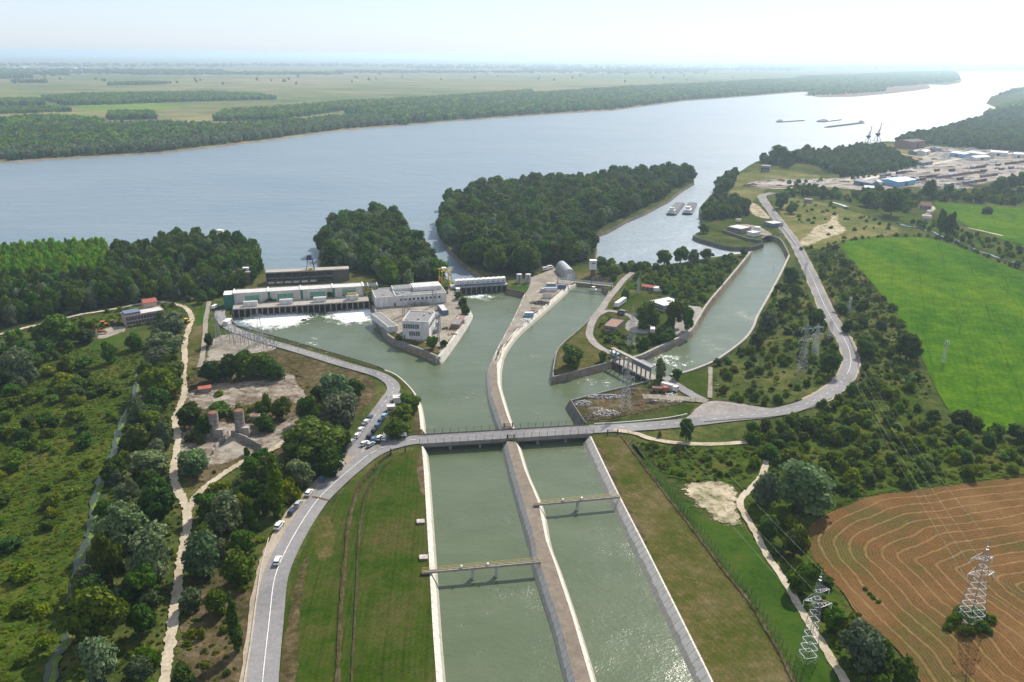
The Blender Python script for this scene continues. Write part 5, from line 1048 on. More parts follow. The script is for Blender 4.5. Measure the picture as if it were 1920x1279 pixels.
def gn_scatter(name, items, meshes, label, cat, nat=2.1):
    """one object: points that carry tree meshes by geometry nodes"""
    me = bpy.data.meshes.new(name); me.from_pydata([(a[0], a[1], a[2] - .05) for a in items], [], [])
    n = len(items)
    def attr(nm, tp, vals, f='value'):
        a = me.attributes.new(nm, tp, 'POINT'); a.data.foreach_set(f, np.array(vals, 'f' if tp != 'INT' else 'i').ravel())
    attr('scl', 'FLOAT_VECTOR', [(a[4], a[4], a[3] / nat) for a in items], 'vector'); attr('pick', 'INT', [a[5] for a in items]); attr('turn', 'FLOAT_VECTOR', [(0, 0, (i * 2.399) % 6.28) for i in range(n)], 'vector')
    o = bpy.data.objects.new(name, me); COL.objects.link(o); tag(o, label, cat, kind='stuff')
    ng = bpy.data.node_groups.new(name, 'GeometryNodeTree'); ng.interface.new_socket('Geometry', in_out='INPUT', socket_type='NodeSocketGeometry'); ng.interface.new_socket('Geometry', in_out='OUTPUT', socket_type='NodeSocketGeometry')
    gi = ng.nodes.new('NodeGroupInput'); go = ng.nodes.new('NodeGroupOutput'); ip = ng.nodes.new('GeometryNodeInstanceOnPoints'); jn = ng.nodes.new('GeometryNodeJoinGeometry')
    for src in meshes:
        oi = ng.nodes.new('GeometryNodeObjectInfo'); oi.inputs['Object'].default_value = src; oi.inputs['As Instance'].default_value = True; oi.transform_space = 'ORIGINAL'; ng.links.new(oi.outputs['Geometry'], jn.inputs[0])
    def na(nm, tp):
        a = ng.nodes.new('GeometryNodeInputNamedAttribute'); a.data_type = tp; a.inputs['Name'].default_value = nm; return a.outputs['Attribute']
    ng.links.new(gi.outputs[0], ip.inputs['Points']); ng.links.new(jn.outputs[0], ip.inputs['Instance']); ip.inputs['Pick Instance'].default_value = True
    ng.links.new(na('pick', 'INT'), ip.inputs['Instance Index']); ng.links.new(na('turn', 'FLOAT_VECTOR'), ip.inputs['Rotation']); ng.links.new(na('scl', 'FLOAT_VECTOR'), ip.inputs['Scale'])
    ng.links.new(ip.outputs[0], go.inputs[0]); md = o.modifiers.new('scatter', 'NODES'); md.node_group = ng; return o
def first_crowns(nm, k=3, mt=None):
    out = []; seen = set()
    for o in bpy.data.objects:
        if o.parent and o.parent.name.split('.')[0] == nm and o.name.split('.')[0] == 'crown' and o.data.name not in seen and (mt is None or o.data.materials[0].name == mt): seen.add(o.data.name); out.append(o)
        if len(out) == k: break
    return out
REST_INFO = {'row': ('poplar_plantation', 'farther rows of the light green poplar plantation', 'wood'), G: ('woodland', 'dense dark green broadleaf woodland farther off', 'wood'), S: ('willow_woodland', 'grey green willows of the farther woods', 'wood'), P_: ('poplar_plantation', 'farther rows of the light green poplar plantation', 'wood'), B: ('scrub', 'low green scrub covering the farther banks', 'scrub')}
for key, lst in REST.items():
    nm, lab, cat = REST_INFO[key]; fc = first_crowns(KINDS[key][0], 3, KINDS[key][1][0][0].materials[0].name)
    if key == P_: lst = [(x, y, z, h, R / .36, k) for x, y, z, h, R, k in lst]
    gn_scatter(nm, lst, fc, lab, cat, NAT[key])
# far trees: lighter crowns carried by two lone trees standing on the plain
for nm, kk, mat, px in (('field_tree', 61, 'leaf_far', (28, 157)), ('field_tree', 62, 'leaf_silver', (366, 152)), ('field_tree', 63, 'leaf_far_light', (450, 214))):
    me = crown_mesh('crown', kk, 'tree', 260, .20, mat, .85); p = gp(*px, 2.0)
    t = thing(nm, {61: 'lone dark tree far out on the plain by the left edge', 62: 'lone pale tree far out on the northern plain', 63: 'lone light green tree on the meadow behind the far bank wood'}[kk], 'tree', (p.x, p.y, 2), scale=(7, 7, 9))
    o = bpy.data.objects.new('crown', me); COL.objects.link(o); o.parent = t
    o = bpy.data.objects.new('trunk', KINDS[G][1][0][1]); COL.objects.link(o); o.parent = t
gn_scatter('far_woodland', FARW, first_crowns('field_tree', 3), 'hazy woodland and tree belts along the far bank and plain', 'wood')
# reeds and tall herbs that cover the wild ground near the camera
def tufts(name, px, spacing, hr, seed, label, keep=.9, src='shrub'):
    P = [(gp(x, y).x, gp(x, y).y) for x, y in px]; rng = random.Random(seed); xs = [p[0] for p in P]; ys = [p[1] for p in P]; it = []
    boxes = [(min(p[0] for p in E), max(p[0] for p in E), min(p[1] for p in E), max(p[1] for p in E), E) for E in EXCL]
    for i in range(int((max(xs) - min(xs)) / spacing) + 1):
        for j in range(int((max(ys) - min(ys)) / spacing) + 1):
            if rng.random() > keep: continue
            x = min(xs) + (i + rng.uniform(-.5, .5)) * spacing; y = min(ys) + (j + rng.uniform(-.5, .5)) * spacing; q = proj((x, y, L))
            if q is None or not (-60 < q[0] < 1980 and q[1] < 1400) or not inpoly(x, y, P): continue
            if any(b[0] < x < b[1] and b[2] < y < b[3] and inpoly(x, y, b[4]) for b in boxes): continue
            h = rng.uniform(*hr) * rng.choice((.6, 1, 1, 1.5)); it.append((x, y, L, h, h * rng.uniform(.9, 1.5), rng.randrange(3)))
    return it
RT = tufts('reeds', [(-300, 660), (0, 700), (120, 655), (262, 655), (252, 745), (205, 860), (172, 980), (135, 1110), (90, 1300), (-900, 1400)], 1.55, (.22, .5), 1, '')
SC1 = tufts('s', [(262, 700), (345, 690), (330, 800), (340, 1000), (310, 1300), (90, 1320), (150, 1060), (205, 880)], 2.4, (.4, 1.0), 2, '') + \
    tufts('s', [(350, 1320), (345, 1100), (360, 960), (440, 890), (560, 810), (620, 800), (640, 850), (560, 940), (500, 1020), (480, 1110), (462, 1300)], 2.6, (.3, .9), 3, '', .7) + \
    tufts('s', [(1190, 830), (1400, 838), (1560, 770), (1640, 700), (1745, 790), (1920, 835), (2050, 850), (2050, 890), (1780, 908), (1640, 924), (1512, 1000), (1560, 1100), (1720, 1280), (1760, 1400), (1640, 1400), (1480, 1090), (1400, 960), (1380, 900), (1270, 905)], 2.4, (.4, 1.2), 4, '', .85) + \
    tufts('s', [(1345, 675), (1400, 650), (1430, 590), (1470, 515), (1500, 505), (1550, 600), (1585, 670), (1560, 720), (1500, 755), (1430, 768), (1335, 750)], 2.8, (.3, 1.0), 5, '', .6) + \
    tufts('s', [(1500, 480), (1560, 460), (1620, 512), (1690, 605), (1752, 740), (1700, 760), (1600, 740), (1600, 660), (1560, 570)], 2.8, (.4, 1.2), 6, '', .8) + \
    tufts('s', [(1165, 535), (1210, 505), (1390, 480), (1330, 570), (1285, 575)], 2.6, (.4, 1.1), 7, '', .7) + \
    tufts('s', [(1110, 615), (1160, 596), (1200, 650), (1150, 660)], 2.2, (.3, .8), 8, '', .6) + \
    tufts('s', [(335, 700), (372, 660), (470, 664), (560, 690), (600, 760), (560, 860), (400, 905), (345, 920), (332, 800)], 2.6, (.3, .8), 12, '', .3) + \
    tufts('s', [(0, 632), (140, 600), (330, 572), (340, 600), (240, 615), (60, 655), (0, 660)], 2.4, (.4, 1.1), 9, '', .9)
me = crown_mesh('clump', 71, 'shrub', 160, .2, 'leaf_reed', .8)
src = bpy.data.objects.new('clump', me); COL.objects.link(src)
p = gp(384, 1250); src.location = p; src.scale = (1.6, 1.6, 1.2); tag(src, 'ragged clump of tall herbs on the dry slope right of the dirt track', 'herbs')
gn_scatter('reeds', [a[:4] + (a[4] * 1.7, 0) for a in RT], [src], 'tall reeds and herbs covering the marsh left of the ditch', 'reeds', 1.25)
gn_scatter('undergrowth', [a[:5] + (0,) for a in SC1], [src], 'rough green undergrowth between the trees and bushes', 'undergrowth', 1.25)
# ---------------------------------------------------------------- BUILT THINGS
solid('cream_wall', (0.48, 0.45, 0.39), 0.8, 0.22, 0.3, streak=True); solid('white_wall', (0.58, 0.565, 0.53), 0.75, 0.22, 0.5, streak=True); solid('grey_roof', (0.17, 0.165, 0.165), 0.85, 0.25, 0.4)
solid('pale_roof', (0.42, 0.41, 0.39), 0.8, 0.15, 0.4); solid('green_panel', (0.10, 0.30, 0.22), 0.6, 0.15, 0.4); solid('dark_green_panel', (0.03, 0.16, 0.12), 0.6, 0.15, 0.4)
solid('glass_dark', (0.03, 0.04, 0.05), 0.15, 0.3, 1.0); solid('glass_blue', (0.07, 0.12, 0.16), 0.15, 0.3, 1.0); solid('blue_panel', (0.10, 0.16, 0.30), 0.6, 0.2, 0.5); solid('rust', (0.15, 0.075, 0.048), 0.9, 0.4, 0.8)
solid('red_roof', (0.30, 0.085, 0.055), 0.85, 0.25, 0.8); solid('brown_roof', (0.22, 0.12, 0.09), 0.85, 0.25, 0.8); solid('pink_wall', (0.42, 0.30, 0.25), 0.85, 0.15, 0.5); solid('steel', (0.34, 0.35, 0.36), 0.5, 0.2, 0.5, 0.3)
solid('galvanised', (0.27, 0.285, 0.29), 0.45, 0.15, 1.0, 0.3); solid('dark_steel', (0.045, 0.045, 0.05), 0.6, 0.3, 1.0); solid('yellow_paint', (0.55, 0.36, 0.03), 0.5, 0.2, 1.0); solid('insulator', (0.45, 0.62, 0.62), 0.3, 0.2, 1.0)
solid('tyre', (0.02, 0.02, 0.02), 0.8, 0.2, 1.0); solid('light_blue', (0.16, 0.34, 0.50), 0.5, 0.15, 1.0); solid('ship_hull', (0.045, 0.05, 0.06), 0.6, 0.3, 0.2); solid('ship_deck', (0.09, 0.085, 0.085), 0.8, 0.3, 0.2)
solid('ruin_wall', (0.24, 0.215, 0.185), 0.95, 0.45, 0.5, streak=True); solid('rubble', (0.33, 0.30, 0.27), 0.95, 0.4, 0.6); solid('grey_gravel', (0.20, 0.20, 0.20), 0.95, 0.3, 0.6); solid('dark_scrap', (0.075, 0.06, 0.055), 0.9, 0.5, 1.2); solid('white_bags', (0.58, 0.57, 0.56), 0.8, 0.2, 1.5)
solid('blue_grey_panel', (0.10, 0.13, 0.19), 0.6, 0.2, 0.6); solid('skin', (0.45, 0.28, 0.2), 0.6, 0.1, 3); solid('dark_cloth', (0.04, 0.05, 0.09), 0.9, 0.2, 3); solid('orange_paint', (0.50, 0.14, 0.03), 0.5, 0.2, 1.0); solid('fence_wire', (0.045, 0.038, 0.03), 0.8, 0.3, 1.0); solid('tarp_blue', (0.07, 0.17, 0.34), 0.6, 0.2, 1.0)
solid('weathered_wood', (0.27, 0.24, 0.19), 0.9, 0.3, 1.0); solid('pipe_grey', (0.50, 0.50, 0.48), 0.5, 0.15, 1.0)
def mural_mat():
    m, nt, b = newmat('mural'); n = noise(nt, coords(nt, False), 0.55, 4, 0.6)
    nt.links.new(ramp(nt, n, [(0.0, (0.04, 0.13, 0.07)), (0.44, (0.05, 0.12, 0.06)), (0.50, (0.42, 0.34, 0.06)), (0.58, (0.35, 0.30, 0.07)), (0.62, (0.10, 0.12, 0.05))], True), b.inputs['Base Color'])
mural_mat()
def site(a, b, z=L):
    A = gp(a[0], a[1], z); Bq = gp(b[0], b[1], z); d = Bq - A
    return A, math.atan2(d.y, d.x), d.length
def hs(zz, s=1.0): return s
def depth_of(A, rz, c, z):
    C = gp(c[0], c[1], z) - A; return abs(-C.x * math.sin(rz) + C.y * math.cos(rz))
def roofed(a, b, c, ztop):
    """frame from three roof corners seen at height ztop: near-left, near-right, any point of the far edge"""
    A, rz, w = site(a, b, ztop); return Vector((A.x, A.y, L)), rz, w, depth_of(A, rz, c, ztop)
def flat_building(name, lab, cat, O, rz, w, d, h, wall, roof, parapet=.35, windows=None, group=None, z0=0.0):
    """windows: list of (side, x0, x1, z0, z1, n)"""
    t = thing(name, lab, cat, O, rz, group)
    MB().box(0, w, 0, d, z0 - .2, h).build('wall', wall, t)
    m = MB().box(.25, w - .25, .25, d - .25, h + .002, h + .06); m.build('roof', roof, t)
    p = MB(); p.box(-.08, w + .08, -.08, .22, h + .003, h + parapet).box(-.08, w + .08, d - .22, d + .08, h + .003, h + parapet).box(-.08, .22, .222, d - .222, h + .003, h + parapet).box(w - .22, w + .08, .222, d - .222, h + .003, h + parapet); p.build('parapet', wall, t)
    for s, x0, x1, a, b, n in windows or []:
        step = (x1 - x0) / n
        for k in range(n):
            u, v = x0 + k * step + .12 * step, x0 + (k + 1) * step - .12 * step; q = MB(); f = MB()
            if s == 'f': q.box(u, v, -.06, -.012, a, b); f.box(u - .1, v + .1, -.09, -.008, a - .14, a - .02).box((u + v) / 2 - .04, (u + v) / 2 + .04, -.09, -.062, a, b)
            else: q.box(w + .012, w + .06, u, v, a, b); f.box(w + .008, w + .09, u - .1, v + .1, a - .14, a - .02).box(w + .062, w + .09, (u + v) / 2 - .04, (u + v) / 2 + .04, a, b)
            o = q.build('window', 'glass_dark', t); f.build('frame', 'white_wall', o)
    return t
def gable(name, lab, cat, O, rz, w, d, h, rh, wall, roof, group=None, win=0):
    t = thing(name, lab, cat, O, rz, group); m = MB().box(0, w, 0, d, -.2, h)
    m.add([(0, 0, h), (0, d, h), (0, d / 2, h + rh), (w, 0, h), (w, d, h), (w, d / 2, h + rh)], [(0, 2, 1), (3, 4, 5)]); m.build('wall', wall, t)
    r = MB(); o = .4
    for sy in (0, 1):
        y0 = -o if sy == 0 else d + o; z0 = h - o * rh / (d / 2)
        vs = [(-o, y0, z0), (w + o, y0, z0), (w + o, d / 2, h + rh), (-o, d / 2, h + rh)]; vs += [(x, y, z + .15) for x, y, z in vs]
        r.add(vs, [(0, 1, 2, 3)[::-1], (4, 5, 6, 7), (0, 1, 5, 4), (1, 2, 6, 5), (2, 3, 7, 6), (3, 0, 4, 7)])
    r.build('roof', roof, t)
    for k in range(win):
        u = w * (k + .5) / win; MB().box(u - .5, u + .5, -.05, -.01, h * .4, h * .75).build('window', 'glass_dark', t)
    return t
def loc2w(O, rz, x, y, z=0): return Vector((O.x + x * math.cos(rz) - y * math.sin(rz), O.y + x * math.sin(rz) + y * math.cos(rz), O.z + z))
# ---- turbine hall, tailrace deck
ZD = 5.8
A, DRZ, DL = site((436, 579.5), (692, 563.8), ZD); k_ = DL / 1365.0
DO = Vector((A.x, A.y, 0)); X = lambda zx: (zx - 245) * k_
t = thing('tailrace_deck', 'long concrete deck on dark piers above the foaming tailrace, in front of the turbine hall', 'dam', DO, DRZ)
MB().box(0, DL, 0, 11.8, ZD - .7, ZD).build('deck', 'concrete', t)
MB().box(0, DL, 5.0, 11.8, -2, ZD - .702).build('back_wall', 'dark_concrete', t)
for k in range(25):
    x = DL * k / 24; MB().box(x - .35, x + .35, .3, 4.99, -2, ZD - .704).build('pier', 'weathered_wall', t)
r = MB()
for k in range(42):
    x = .2 + (DL - .4) * k / 41; r.box(x - .04, x + .04, .05, .13, ZD + .001, ZD + 1.05)
r.box(0, DL, .06, .12, ZD + 1.05, ZD + 1.12).build('railing', 'steel', t)
HT = height_at(loc2w(Vector((DO.x, DO.y, L)), DRZ, X(250), 12), 549.5)
t = thing('turbine_hall', 'long cream turbine hall with green panels above the foaming tailrace', 'building', Vector((DO.x, DO.y, L)), DRZ)
y0 = 12.0; y1 = 20.5; x0 = X(250); x1 = X(1568)
MB().box(x0, x1, y0, y1, -.5, HT - .5).build('wall', 'cream_wall', t)
MB().box(x0 + .1, x1 - .1, y0 + .1, y1 - .1, HT - .498, HT - .3).build('roof', 'pale_roof', t)
MB().box(x0, x1, y1 + .002, y1 + .35, HT - 1.2, HT + .05).build('parapet', 'grey_roof', t)
for zx in (248, 588, 918, 1247, 1566):
    f = MB().box(X(zx) - .35, X(zx) + .35, y0 - 1.0, y1 + .3, HT - .29, HT + .25).build('roof_fin', 'white_wall', t)
    if 300 < zx < 1500: MB().box(X(zx) - .05, X(zx) + 1.3, y0 - .25, y0 - .012, 0, HT - .55).build('green_strip', 'dark_green_panel', t)
for a, b in ((358, 500), (682, 840), (1010, 1170), (1345, 1495)):
    g = MB().box(X(a), X(b), y0 - .12, y0 - .01, HT * .50, HT * .76).build('green_panel', 'green_panel', t)
    MB().cyl(((X(a) + X(b)) / 2, y0 - .2, HT * .62), .35, .3, 8).build('vent', 'dark_steel', g)
    for i in range(8):
        u = X(a) + (X(b) - X(a)) * i / 8; MB().box(u + .15, u + (X(b) - X(a)) / 8 - .15, y0 - .1, y0 - .012, HT * .36, HT * .47).build('window', 'glass_dark', t)
MB().box(X(148), x0 - .36, y0 - .3, y1, -.5, HT - 1.0).build('end_block', 'dark_green_panel', t)
MB().box(X(148), x0 - .36, y0 - .3, y1, HT - .998, HT - .75).build('end_roof', 'white_wall', t)
for i in range(14): MB().box(X(1345) + i * .62, X(1345) + i * .62 + .3, y0 - .09, y0 - .01, HT * .80, HT * .86).build('louvre', 'dark_steel', t)
t = thing('annex', 'annex with a yellow and dark green mural right of the turbine hall', 'building', Vector((DO.x, DO.y, L)), DRZ)
MB().box(X(1572), X(1725), y0 + 1, y1, -.5, HT - 1.0).build('wall', 'cream_wall', t); MB().box(X(1572) + .1, X(1725) - .1, y0 + .9, y0 + .99, .1, HT - 1.3).build('mural_panel', 'mural', t)
MB().box(X(1572), X(1725), y0 + .8, y1, HT - .998, HT - .8).build('roof', 'dark_steel', t)
for xx in (1574, 1620, 1718): MB().box(X(xx), X(xx) + .35, y0 + .8, y1, HT - .79, HT - .45).build('roof_fin', 'white_wall', t)
for i, ((a, b), lab) in enumerate(zip(((350, 485), (705, 835), (1045, 1172), (1380, 1505)), ('leftmost of the four white sheds on the tailrace deck', 'second white shed from the left on the tailrace deck', 'third white shed from the left on the tailrace deck', 'white shed under a yellow crane frame at the right of the tailrace deck'))):
    O = loc2w(Vector((DO.x, DO.y, ZD)), DRZ, X(a), 3.2); w = X(b) - X(a)
    s = thing('deck_shed', lab, 'shed', O, DRZ, 'white sheds on the tailrace deck'); MB().box(0, w, 0, 2.8, .003, 2.5).build('wall', 'white_wall', s)
    n = 6; r = MB()
    for q in range(n):
        a0 = math.pi * q / n; a1 = math.pi * (q + 1) / n
        p = lambda an: (1.4 - 1.45 * math.cos(an), 2.5 + .5 * math.sin(an))
        (ya, za), (yb, zc) = p(a0), p(a1); r.add([(-.1, ya, za), (w + .1, ya, za), (w + .1, yb, zc), (-.1, yb, zc)], [(0, 1, 2, 3)])
    r.build('roof', 'pale_roof', s)
    if i == 3:
        g = thing('gantry_crane', 'yellow crane frame standing over the last white deck shed', 'crane', O, DRZ); m = MB()
        for sx in (w * .2, w * .8):
            for sy in (-.4, 3.3): m.box(sx - .12, sx + .12, sy - .12, sy + .12, 0, 3.6)
            m.box(sx - .15, sx + .15, -.6, 3.5, 3.6, 3.9)
        m.build('frame', 'yellow_paint', g); MB().box(w * .1, w * .9, .9, 1.2, 3.902, 4.2).box(w * .1, w * .9, 1.8, 2.1, 3.902, 4.2).build('beam', 'yellow_paint', g)
# ---- intake dam behind
A, rz, w = site((500.7, 533.5), (626, 527.5)); H = height_at(A, 511)
t = thing('intake_dam', 'dark concrete intake dam with open bays behind the turbine hall', 'dam', A, rz)
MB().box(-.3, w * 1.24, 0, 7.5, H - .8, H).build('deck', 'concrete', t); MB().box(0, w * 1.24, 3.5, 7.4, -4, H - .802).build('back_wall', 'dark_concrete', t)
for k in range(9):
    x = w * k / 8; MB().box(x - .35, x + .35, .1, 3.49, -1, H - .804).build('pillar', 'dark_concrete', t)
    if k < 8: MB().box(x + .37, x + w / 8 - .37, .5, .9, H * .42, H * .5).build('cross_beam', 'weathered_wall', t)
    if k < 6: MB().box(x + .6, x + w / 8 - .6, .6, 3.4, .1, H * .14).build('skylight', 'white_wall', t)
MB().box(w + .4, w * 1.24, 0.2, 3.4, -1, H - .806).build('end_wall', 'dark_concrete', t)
r = MB(); r.box(0, w * .7, 7.1, 7.2, H + 1, H + 1.1)
for k in range(24): r.box(w * .7 * k / 23 - .04, w * .7 * k / 23 + .04, 7.1, 7.2, H, H + 1)
r.build('railing', 'steel', t)
CO = loc2w(A, rz, w * .60, 3.5, H); ch = 10.0
t = thing('gantry_crane', 'dark lattice gantry crane standing on the intake dam', 'crane', CO, rz); m = MB()
for sx in (0, 5.2):
    for sy in (-2.5, 2.5): m.bar((sx, sy, 0), (2.6 + (sx - 2.6) * .55, sy * .8, ch * .68), .35)
    m.bar((sx, -2.5, .3), (sx, 2.5, .3), .4); m.bar((sx, -2.5, .3), (2.6 + (sx - 2.6) * .7, 2, ch * .5), .18)
m.bar((.4, -2, ch * .5), (4.8, -2, ch * .5), .25).bar((.4, 2, ch * .5), (4.8, 2, ch * .5), .25); m.build('leg_frame', 'dark_steel', t)
MB().box(.2, 5, -2.2, 2.2, ch * .68, ch * .74).box(.8, 3.9, -1.5, 1.5, ch * .741, ch * .98).build('machine_house', 'dark_steel', t); MB().box(.1, 5.3, -.2, .2, ch * .985, ch).build('roof', 'steel', t)
MB().box(1.5, 4, -2.4, -1.2, .1, 1.4).build('trolley', 'yellow_paint', t)
A, rz, w = site((440, 534), (469, 534)); H = height_at(A, 511)
t = thing('abutment_tower', 'square dark abutment block with a small cabin left of the intake dam', 'tower', A, rz); MB().box(0, w, 0, 8, -.2, H).build('wall', 'dark_concrete', t); MB().box(-.3, w + .3, -.3, 8.3, H + .002, H + .3).build('slab', 'concrete', t); MB().box(w * .5, w * .9, 3, 6, H + .302, H + 2.3).build('cabin', 'white_wall', t)
# ---- office block
ZT = L + 6.2
O, rz, w, d = roofed((704, 559), (837, 549.5), (704, 542), ZT)
t = flat_building('office_block', 'long low white block with stepped flat roofs beside the turbine hall', 'building', O, rz, w, d, 6.2, 'white_wall', 'grey_roof', .4, None)
MB().box(w * .56, w * .97, d * .45, d - .5, 6.262, 8.6).build('raised_block', 'white_wall', t); MB().box(w * .57, w * .96, d * .47, d - .8, 8.602, 8.7).build('raised_roof', 'pale_roof', t)
MB().box(w * .28, w * .55, d * .6, d - .4, 6.262, 7.9).build('raised_block', 'white_wall', t); MB().box(w * .29, w * .54, d * .62, d - .6, 7.902, 8.0).build('raised_roof', 'grey_roof', t)
MB().box(w * .275, w * .285, .3, d * .95, 6.262, 6.9).build('roof_wall', 'white_wall', t)
rg = random.Random(4)
for k in range(9): MB().cbox((rg.uniform(2, w - 3), rg.uniform(1, d * .4), 6.263), rg.uniform(.6, 1.6), rg.uniform(.5, 1.1), rg.uniform(.4, 1.0)).build('roof_unit', 'steel', t)
for k in range(12): MB().box(w * (.03 + k * .08), w * (.03 + k * .08) + .18, -.06, -.01, .2, 5.9).build('downpipe', 'pale_roof', t)
MB().box(w * .25, w * .28, -.08, -.01, 0, 2.3).build('door', 'red_roof', t)
for k in range(10): MB().box(w * (.34 + k * .06), w * (.37 + k * .06), -.07, -.01, 3.4, 4.6).build('window', 'glass_dark', t)
# ---- control building
ZT = L + 10
O, rz, w, d = roofed((754, 603), (803.6, 605), (771.7, 584), ZT)
flat_building('control_building', 'tall white control building with two rows of windows at the peninsula tip', 'building', O, rz, w, d, 10, 'white_wall', 'grey_roof', .5, [('f', .5, w * .64, 6.2, 8.6, 7), ('f', w * .24, w * .66, 2.2, 4.6, 5), ('f', w * .04, w * .1, 0, 2.3, 1), ('r', 1, d - 1, 6.2, 8.2, 6)])
t = [o for o in bpy.data.objects if o.name.startswith('control_building')][0]; rg = random.Random(2)
for k in range(5): MB().cbox((rg.uniform(2, w - 2), rg.uniform(2, d - 2), 10.065), rg.uniform(.6, 1.5), rg.uniform(.6, 1.2), rg.uniform(.4, 1.1)).build('roof_unit', 'steel', t)
for xx in (.25, w * .5, w - .35): MB().box(xx, xx + .12, -.07, -.012, .2, 9.9).build('downpipe', 'pale_roof', t)
for (x, y, r_, sd, mt, lab) in ((775, 590, 4, 3, 'steel', 'small grey gear behind the control building'), (735, 618, 3, 4, 'white_bags', 'pale crates beside the long narrow shed'), (842, 618, 3.5, 5, 'dark_scrap', 'dark scrap by the garages'), (800, 566, 5, 6, 'steel', 'grey pipes in front of the office block'), (848, 628, 3, 7, 'rust', 'rusty parts below the garages')):
    m = MB(); rq = random.Random(sd)
    for _ in range(16): m.cbox((rq.uniform(-r_, r_), rq.uniform(-r_, r_) * .6, 0), rq.uniform(.3, 1.6), rq.uniform(.2, .6), rq.uniform(.2, 1.0), rq.uniform(0, 3))
    m.build('yard_clutter', mt, None, lab, 'clutter', loc=gp(x, y))
O, rz, w, d = roofed((728.5, 614), (745.4, 611.4), (713.5, 586), L + 3.4)
flat_building('long_shed', 'long narrow white shed with a dark flat roof left of the control building', 'shed', O, rz, w, d, 3.4, 'white_wall', 'grey_roof', .25)
O, rz, w, d = roofed((829, 583), (841, 582), (829, 571), L + 3)
flat_building('utility_hut', 'grey hut with a ribbed pale roof right of the transformers', 'hut', O, rz, w, d, 3, 'blue_grey_panel', 'pale_roof', .15)
O, rz, w, d = roofed((845, 608), (861, 609), (856, 598), L + 2.8)
flat_building('garage', 'low garage with a grey and brown roof by the right wall of the peninsula', 'garage', O, rz, w, d, 2.8, 'brown_roof', 'grey_roof', .15)
O, rz, w, d = roofed((856, 598), (871, 599), (858, 592), L + 2.8)
flat_building('garage', 'garage with a rusty brown roof behind the grey one on the peninsula', 'garage', O, rz, w, d, 2.8, 'white_wall', 'brown_roof', .15)
# lattice masts, transformers
def lattice(H, wb, wt, n, arms, legw=.16, br=.09, ring=()):
    m = MB(); P = lambda i, k: Vector(((wb + (wt - wb) * i / n) / 2 * (1 if k in (0, 3) else -1), (wb + (wt - wb) * i / n) / 2 * (1 if k in (0, 1) else -1), H * (1 - (1 - i / n) ** 1.0)))
    for i in range(n):
        for k in range(4):
            m.bar(P(i, k), P(i + 1, k), legw)
            a, b = (k, (k + 1) % 4) if i % 2 else ((k + 1) % 4, k); m.bar(P(i, a), P(i + 1, b), br); m.bar(P(i, b), P(i + 1, a), br)
            if i: m.bar(P(i, k), P(i, (k + 1) % 4), br)
    return m
def pylon(name, lab, base, H, wb, arms, rz=0, group=None, mat='galvanised', legw=.09, n=11, br=.055):
    t = thing(name, lab, 'pylon', base, rz, group); top = H * .86
    lattice(top, wb, .9, n, None, legw, br).build('tower', mat, t)
    m = MB()
    for k in range(4):
        a = math.pi / 4 + k * math.pi / 2; m.bar((.63 * math.cos(a), .63 * math.sin(a), top), (0, 0, H), br * 1.3)
    for q in range(1, 4): m.cbox((0, 0, top + (H - top) * q / 4), .7 - .15 * q, .7 - .15 * q, .12)
    m.build('peak', mat, t)
    for z, l, r in arms:
        a = MB(); zz = z * H; hw = .5 + (wb - .9) / 2 * (1 - z / .86)
        for s, ln in ((-1, l), (1, r)):
            if not ln: continue
            for sy in (-hw, hw):
                a.bar((s * hw, sy, zz), (s * ln, 0, zz + .15), br * 1.5); a.bar((s * hw, sy, zz + 1.3), (s * ln, 0, zz + .2), br * 1.2)
            for q in (1, 2, 3):
                f = q / 4; xx = s * (hw + (ln - hw) * f); a.bar((xx, -hw * (1 - f), zz), (xx, hw * (1 - f), zz), br); a.bar((xx, -hw * (1 - f), zz), (xx, 0, zz + 1.3 * (1 - f)), br)
        o = a.build('crossarm', mat, t)
        for s, ln in ((-1, l), (1, r)):
            if ln:
                i = MB(); i.cyl((s * ln, 0, zz - 1.5), .12, 1.5, 6, .09); i.build('insulator', 'insulator', o)
    return t
def pole_site(xb, yb, yt): g = gp(xb, yb); return g, height_at(g, yt)
PY = {}
g, H = pole_site(1817, 1170, 1014); PY['a'] = (pylon('lattice_pylon', 'tall pale pylon standing in a green clump in the stubble field', g, H, 5.4, [(.80, 4.2, 2.2), (.62, 4.0, 3.8)], .15), H)
g, H = pole_site(1513, 1238, 1070); PY['b'] = (pylon('lattice_pylon', 'pale pylon astride the white track left of the stubble field', g, H, 3.6, [(.78, 0, 3.0), (.69, 3.6, 0), (.62, 0, 4.4)], .2), H)
g, H = pole_site(1172, 768, 667); PY['c'] = (pylon('lattice_pylon', 'tall pylon in the rubble yard in front of the gate bridge', g, H, 4.2, [(.78, 2.6, 2.2), (.58, 3.0, 4.0), (.36, 1.9, 1.9)], .5), H)
g, H = pole_site(1183, 650, 572); PY['d'] = (pylon('lattice_pylon', 'grey pylon among bushes inside the bend of the point road', g, H, 4.0, [(.78, 2.5, 2.5), (.6, 3.4, 3.4)], .4), H)
g, H = pole_site(489, 643, 579); PY['e'] = (pylon('lattice_pylon', 'pylon in the substation in front of the white foam', g, H, 3.6, [(.78, 3.6, 3.0)], .2), H)
g, H = pole_site(411, 648, 582); PY['f'] = (pylon('lattice_pylon', 'slender pylon at the left end of the substation', g, H, 3.4, [(.8, 2.0, 2.0)], .3), H)
g, H = pole_site(1502, 700, 601); PY['g'] = (pylon('lattice_pylon', 'tall pale pylon in the scrub left of the dark pylon by the east road', g, H, 4.2, [(.84, 3.2, 3.2), (.64, 4.2, 4.2)], .4), H)
